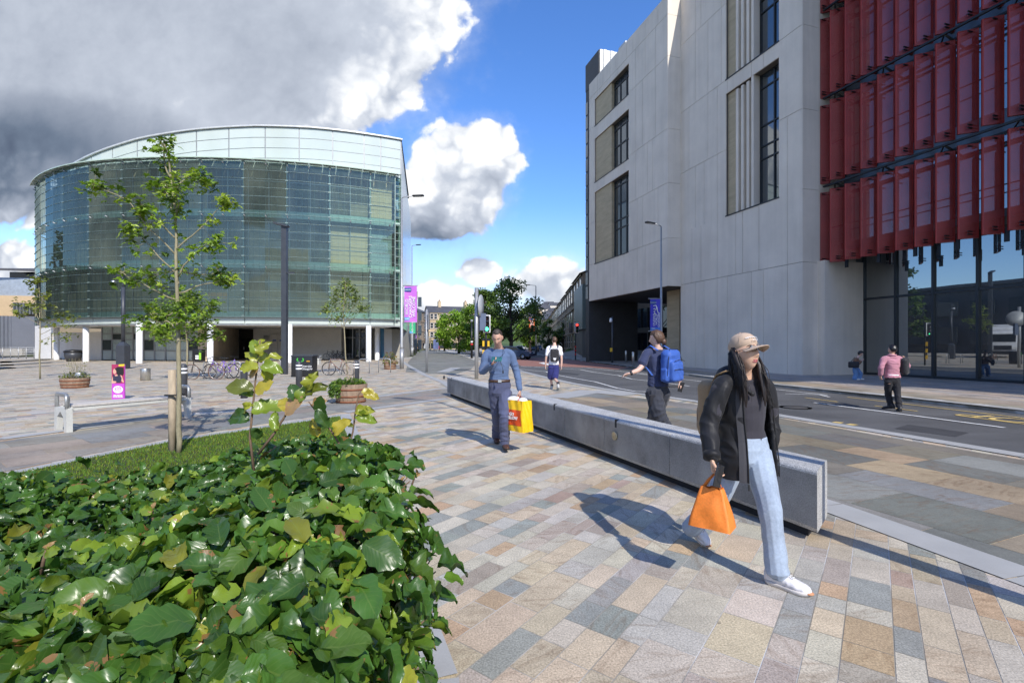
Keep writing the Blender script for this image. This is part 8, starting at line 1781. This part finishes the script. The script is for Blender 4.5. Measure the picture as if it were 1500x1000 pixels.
# ---------------- woman leaning by the glass
f=Vector((.93,-.36,0)).normalized(); Y=20.3; 
J=dict(head=P3(1260.5,518,Y-.05),neck=P3(1257,523,Y),chest=P3(1254,528,Y),waist=P3(1253,534.5,Y),pelvis=P3(1253.5,539,Y),
 shL=P3(1256,526,Y+.17),elL=P3(1258,533,Y+.15),wrL=P3(1262,528,Y),shR=P3(1253,526,Y-.17),elR=P3(1255,533.5,Y-.2),wrR=P3(1260.5,528.5,Y-.12),
 hipL=P3(1255.5,541.5,Y+.08),knL=P3(1260.5,547.5,Y+.05),anL=P3(1258,554.5,Y+.05),toL=P3(1262,556,Y),hipR=P3(1252.5,541.5,Y-.08),knR=P3(1253.5,548.5,Y-.1),anR=P3(1252,555,Y-.1),toR=P3(1256,556.5,Y-.15))
BRT=cloth('brown_top',(.20,.11,.07),.85,.1); BJ=cloth('mid_blue_jeans',(.13,.24,.44),.85,.12)
body,hm,S,Fv=figure('person','dark haired woman in brown top and wide blue jeans standing by the glass wall',(P3(1254,556,Y).x,Y,.09),f,J,.84,SK_P,.012,top=(BRT,'long',.016,'jumper',(.006,6,9,3)),bot=(BJ,'long',(.11,.105,.098,.10,.11),'jeans',(.008,8,9,6)),
 hands=[(J['wrL'],(.8,-.2,.4),(0,0,1),(0,1,0),.7,.9,.6),(J['wrR'],(.8,.2,.4),(0,0,1),(0,-1,0),.7,.9,.6)],head=((.93,-.45),-30,0,.9),fem=True)
hairshell(body,hm,HB_,lambda ph: math.pi*(.30 if math.cos(ph)>.5 else .30+.48*min(1,(.5-math.cos(ph))/.9)),lambda ph,v_:.030,'hair',4,48,.008,22)
for s in 'LR': a=Vector(J['an'+s]); b0=Vector((a.x-.05,a.y,.09)); shoe(body,b0,b0+Vector((.22,-.08,0)),.045,(0,0,1),M('white_canvas_shoe',(.65,.65,.66),.7),MATS['white_sole'],ankle=1)
c=P3(1250.5,534,Y-.22); q=MB(); m=Matrix.Translation(c)@Matrix.Rotation(R(-12),4,'Z'); q.rbox((0,0,0),(.40,.12,.26),.05,m); bg=single(q,'shoulder_bag',[MATS['black_nylon_pack']],'black shoulder bag at the hip of the woman by the glass wall','bag',loc=c); q=MB(); q.tube([c+Vector((-.12,0,.12)),Vector(J['shR'])+Vector((-.03,0,.08)),c+Vector((.1,0,.12))],.012,6); part(q,'strap',[MATS['black_nylon_pack']],bg)
# ---------------- distant walkers
def distant(px,py,H,Y,face,label,topc,botc,pack=None,z0=.0):
    x=xp(px,Y); k=H/1.75; g_=lambda dx,dy,z: Vector((x+dx*k,Y+dy*k,z0+z*k)); fx,fy=face; S_=Vector((-fy,fx,0))
    g_=lambda s,f_,z: Vector((x,Y,z0))+S_*s*k+Vector((fx,fy,0))*f_*k+Vector((0,0,z*k))
    J=dict(head=g_(0,.02,1.62),neck=g_(0,0,1.47),chest=g_(0,0,1.28),waist=g_(0,0,1.08),pelvis=g_(0,0,.95),shL=g_(.18,0,1.40),elL=g_(.22,-.05,1.12),wrL=g_(.22,.08,.88),shR=g_(-.18,0,1.40),elR=g_(-.22,.05,1.12),wrR=g_(-.22,-.05,.88),hipL=g_(.09,0,.88),knL=g_(.09,.15,.5),anL=g_(.09,.15,.09),toL=g_(.09,.3,.03),hipR=g_(-.09,0,.88),knR=g_(-.09,-.05,.5),anR=g_(-.09,-.22,.12),toR=g_(-.09,-.08,.03))
    body,hm,S,Fv=figure('person',label,(x,Y,z0),face,J,k,SK_M,.018,top=(topc,'tee',.02,'tshirt',None),bot=(botc,'long',(.1,.09,.075,.068,.066),'trousers',None),hands=[],head=(face,0,0,1.0)); hairshell(body,hm,HB_,lambda ph: math.pi*.5,lambda ph,v_:.02,'hair',4,30,.004,22)
    for s in 'LR': a=Vector(J['an'+s]); b0=Vector((a.x-fx*.06,a.y-fy*.06,z0)); q=MB(); q.rbox(b0+Vector((fx*.1,fy*.1,.045)),(.1+.16*abs(fx),.1+.16*abs(fy),.08),.03); part(q,'shoe',[BS],body)
    if pack: c=Vector(J['chest'])-Fv*.2+Vector((0,0,-.08)); q=MB(); q.rbox(c,(.3,.16,.42),.06); single(q,'backpack',[BPB],pack,'backpack',loc=c)
    return body
distant(865,525,1.68,51.5,(0,1),'far pedestrian in black with a blue backpack before the dark office corner',cloth('black_cotton',(.02,.02,.022)),BT,'small blue backpack on the far pedestrian before the dark office corner',z0=.085)
distant(610,516,1.75,88,(.2,1),'tiny far pedestrian in dark clothes on the pavement under the magenta banner',MATS['black_cotton'],BT)
distant(770,512,1.7,112,(1,.1),'tiny far pedestrian beside the cars on the side street',WT,BT)
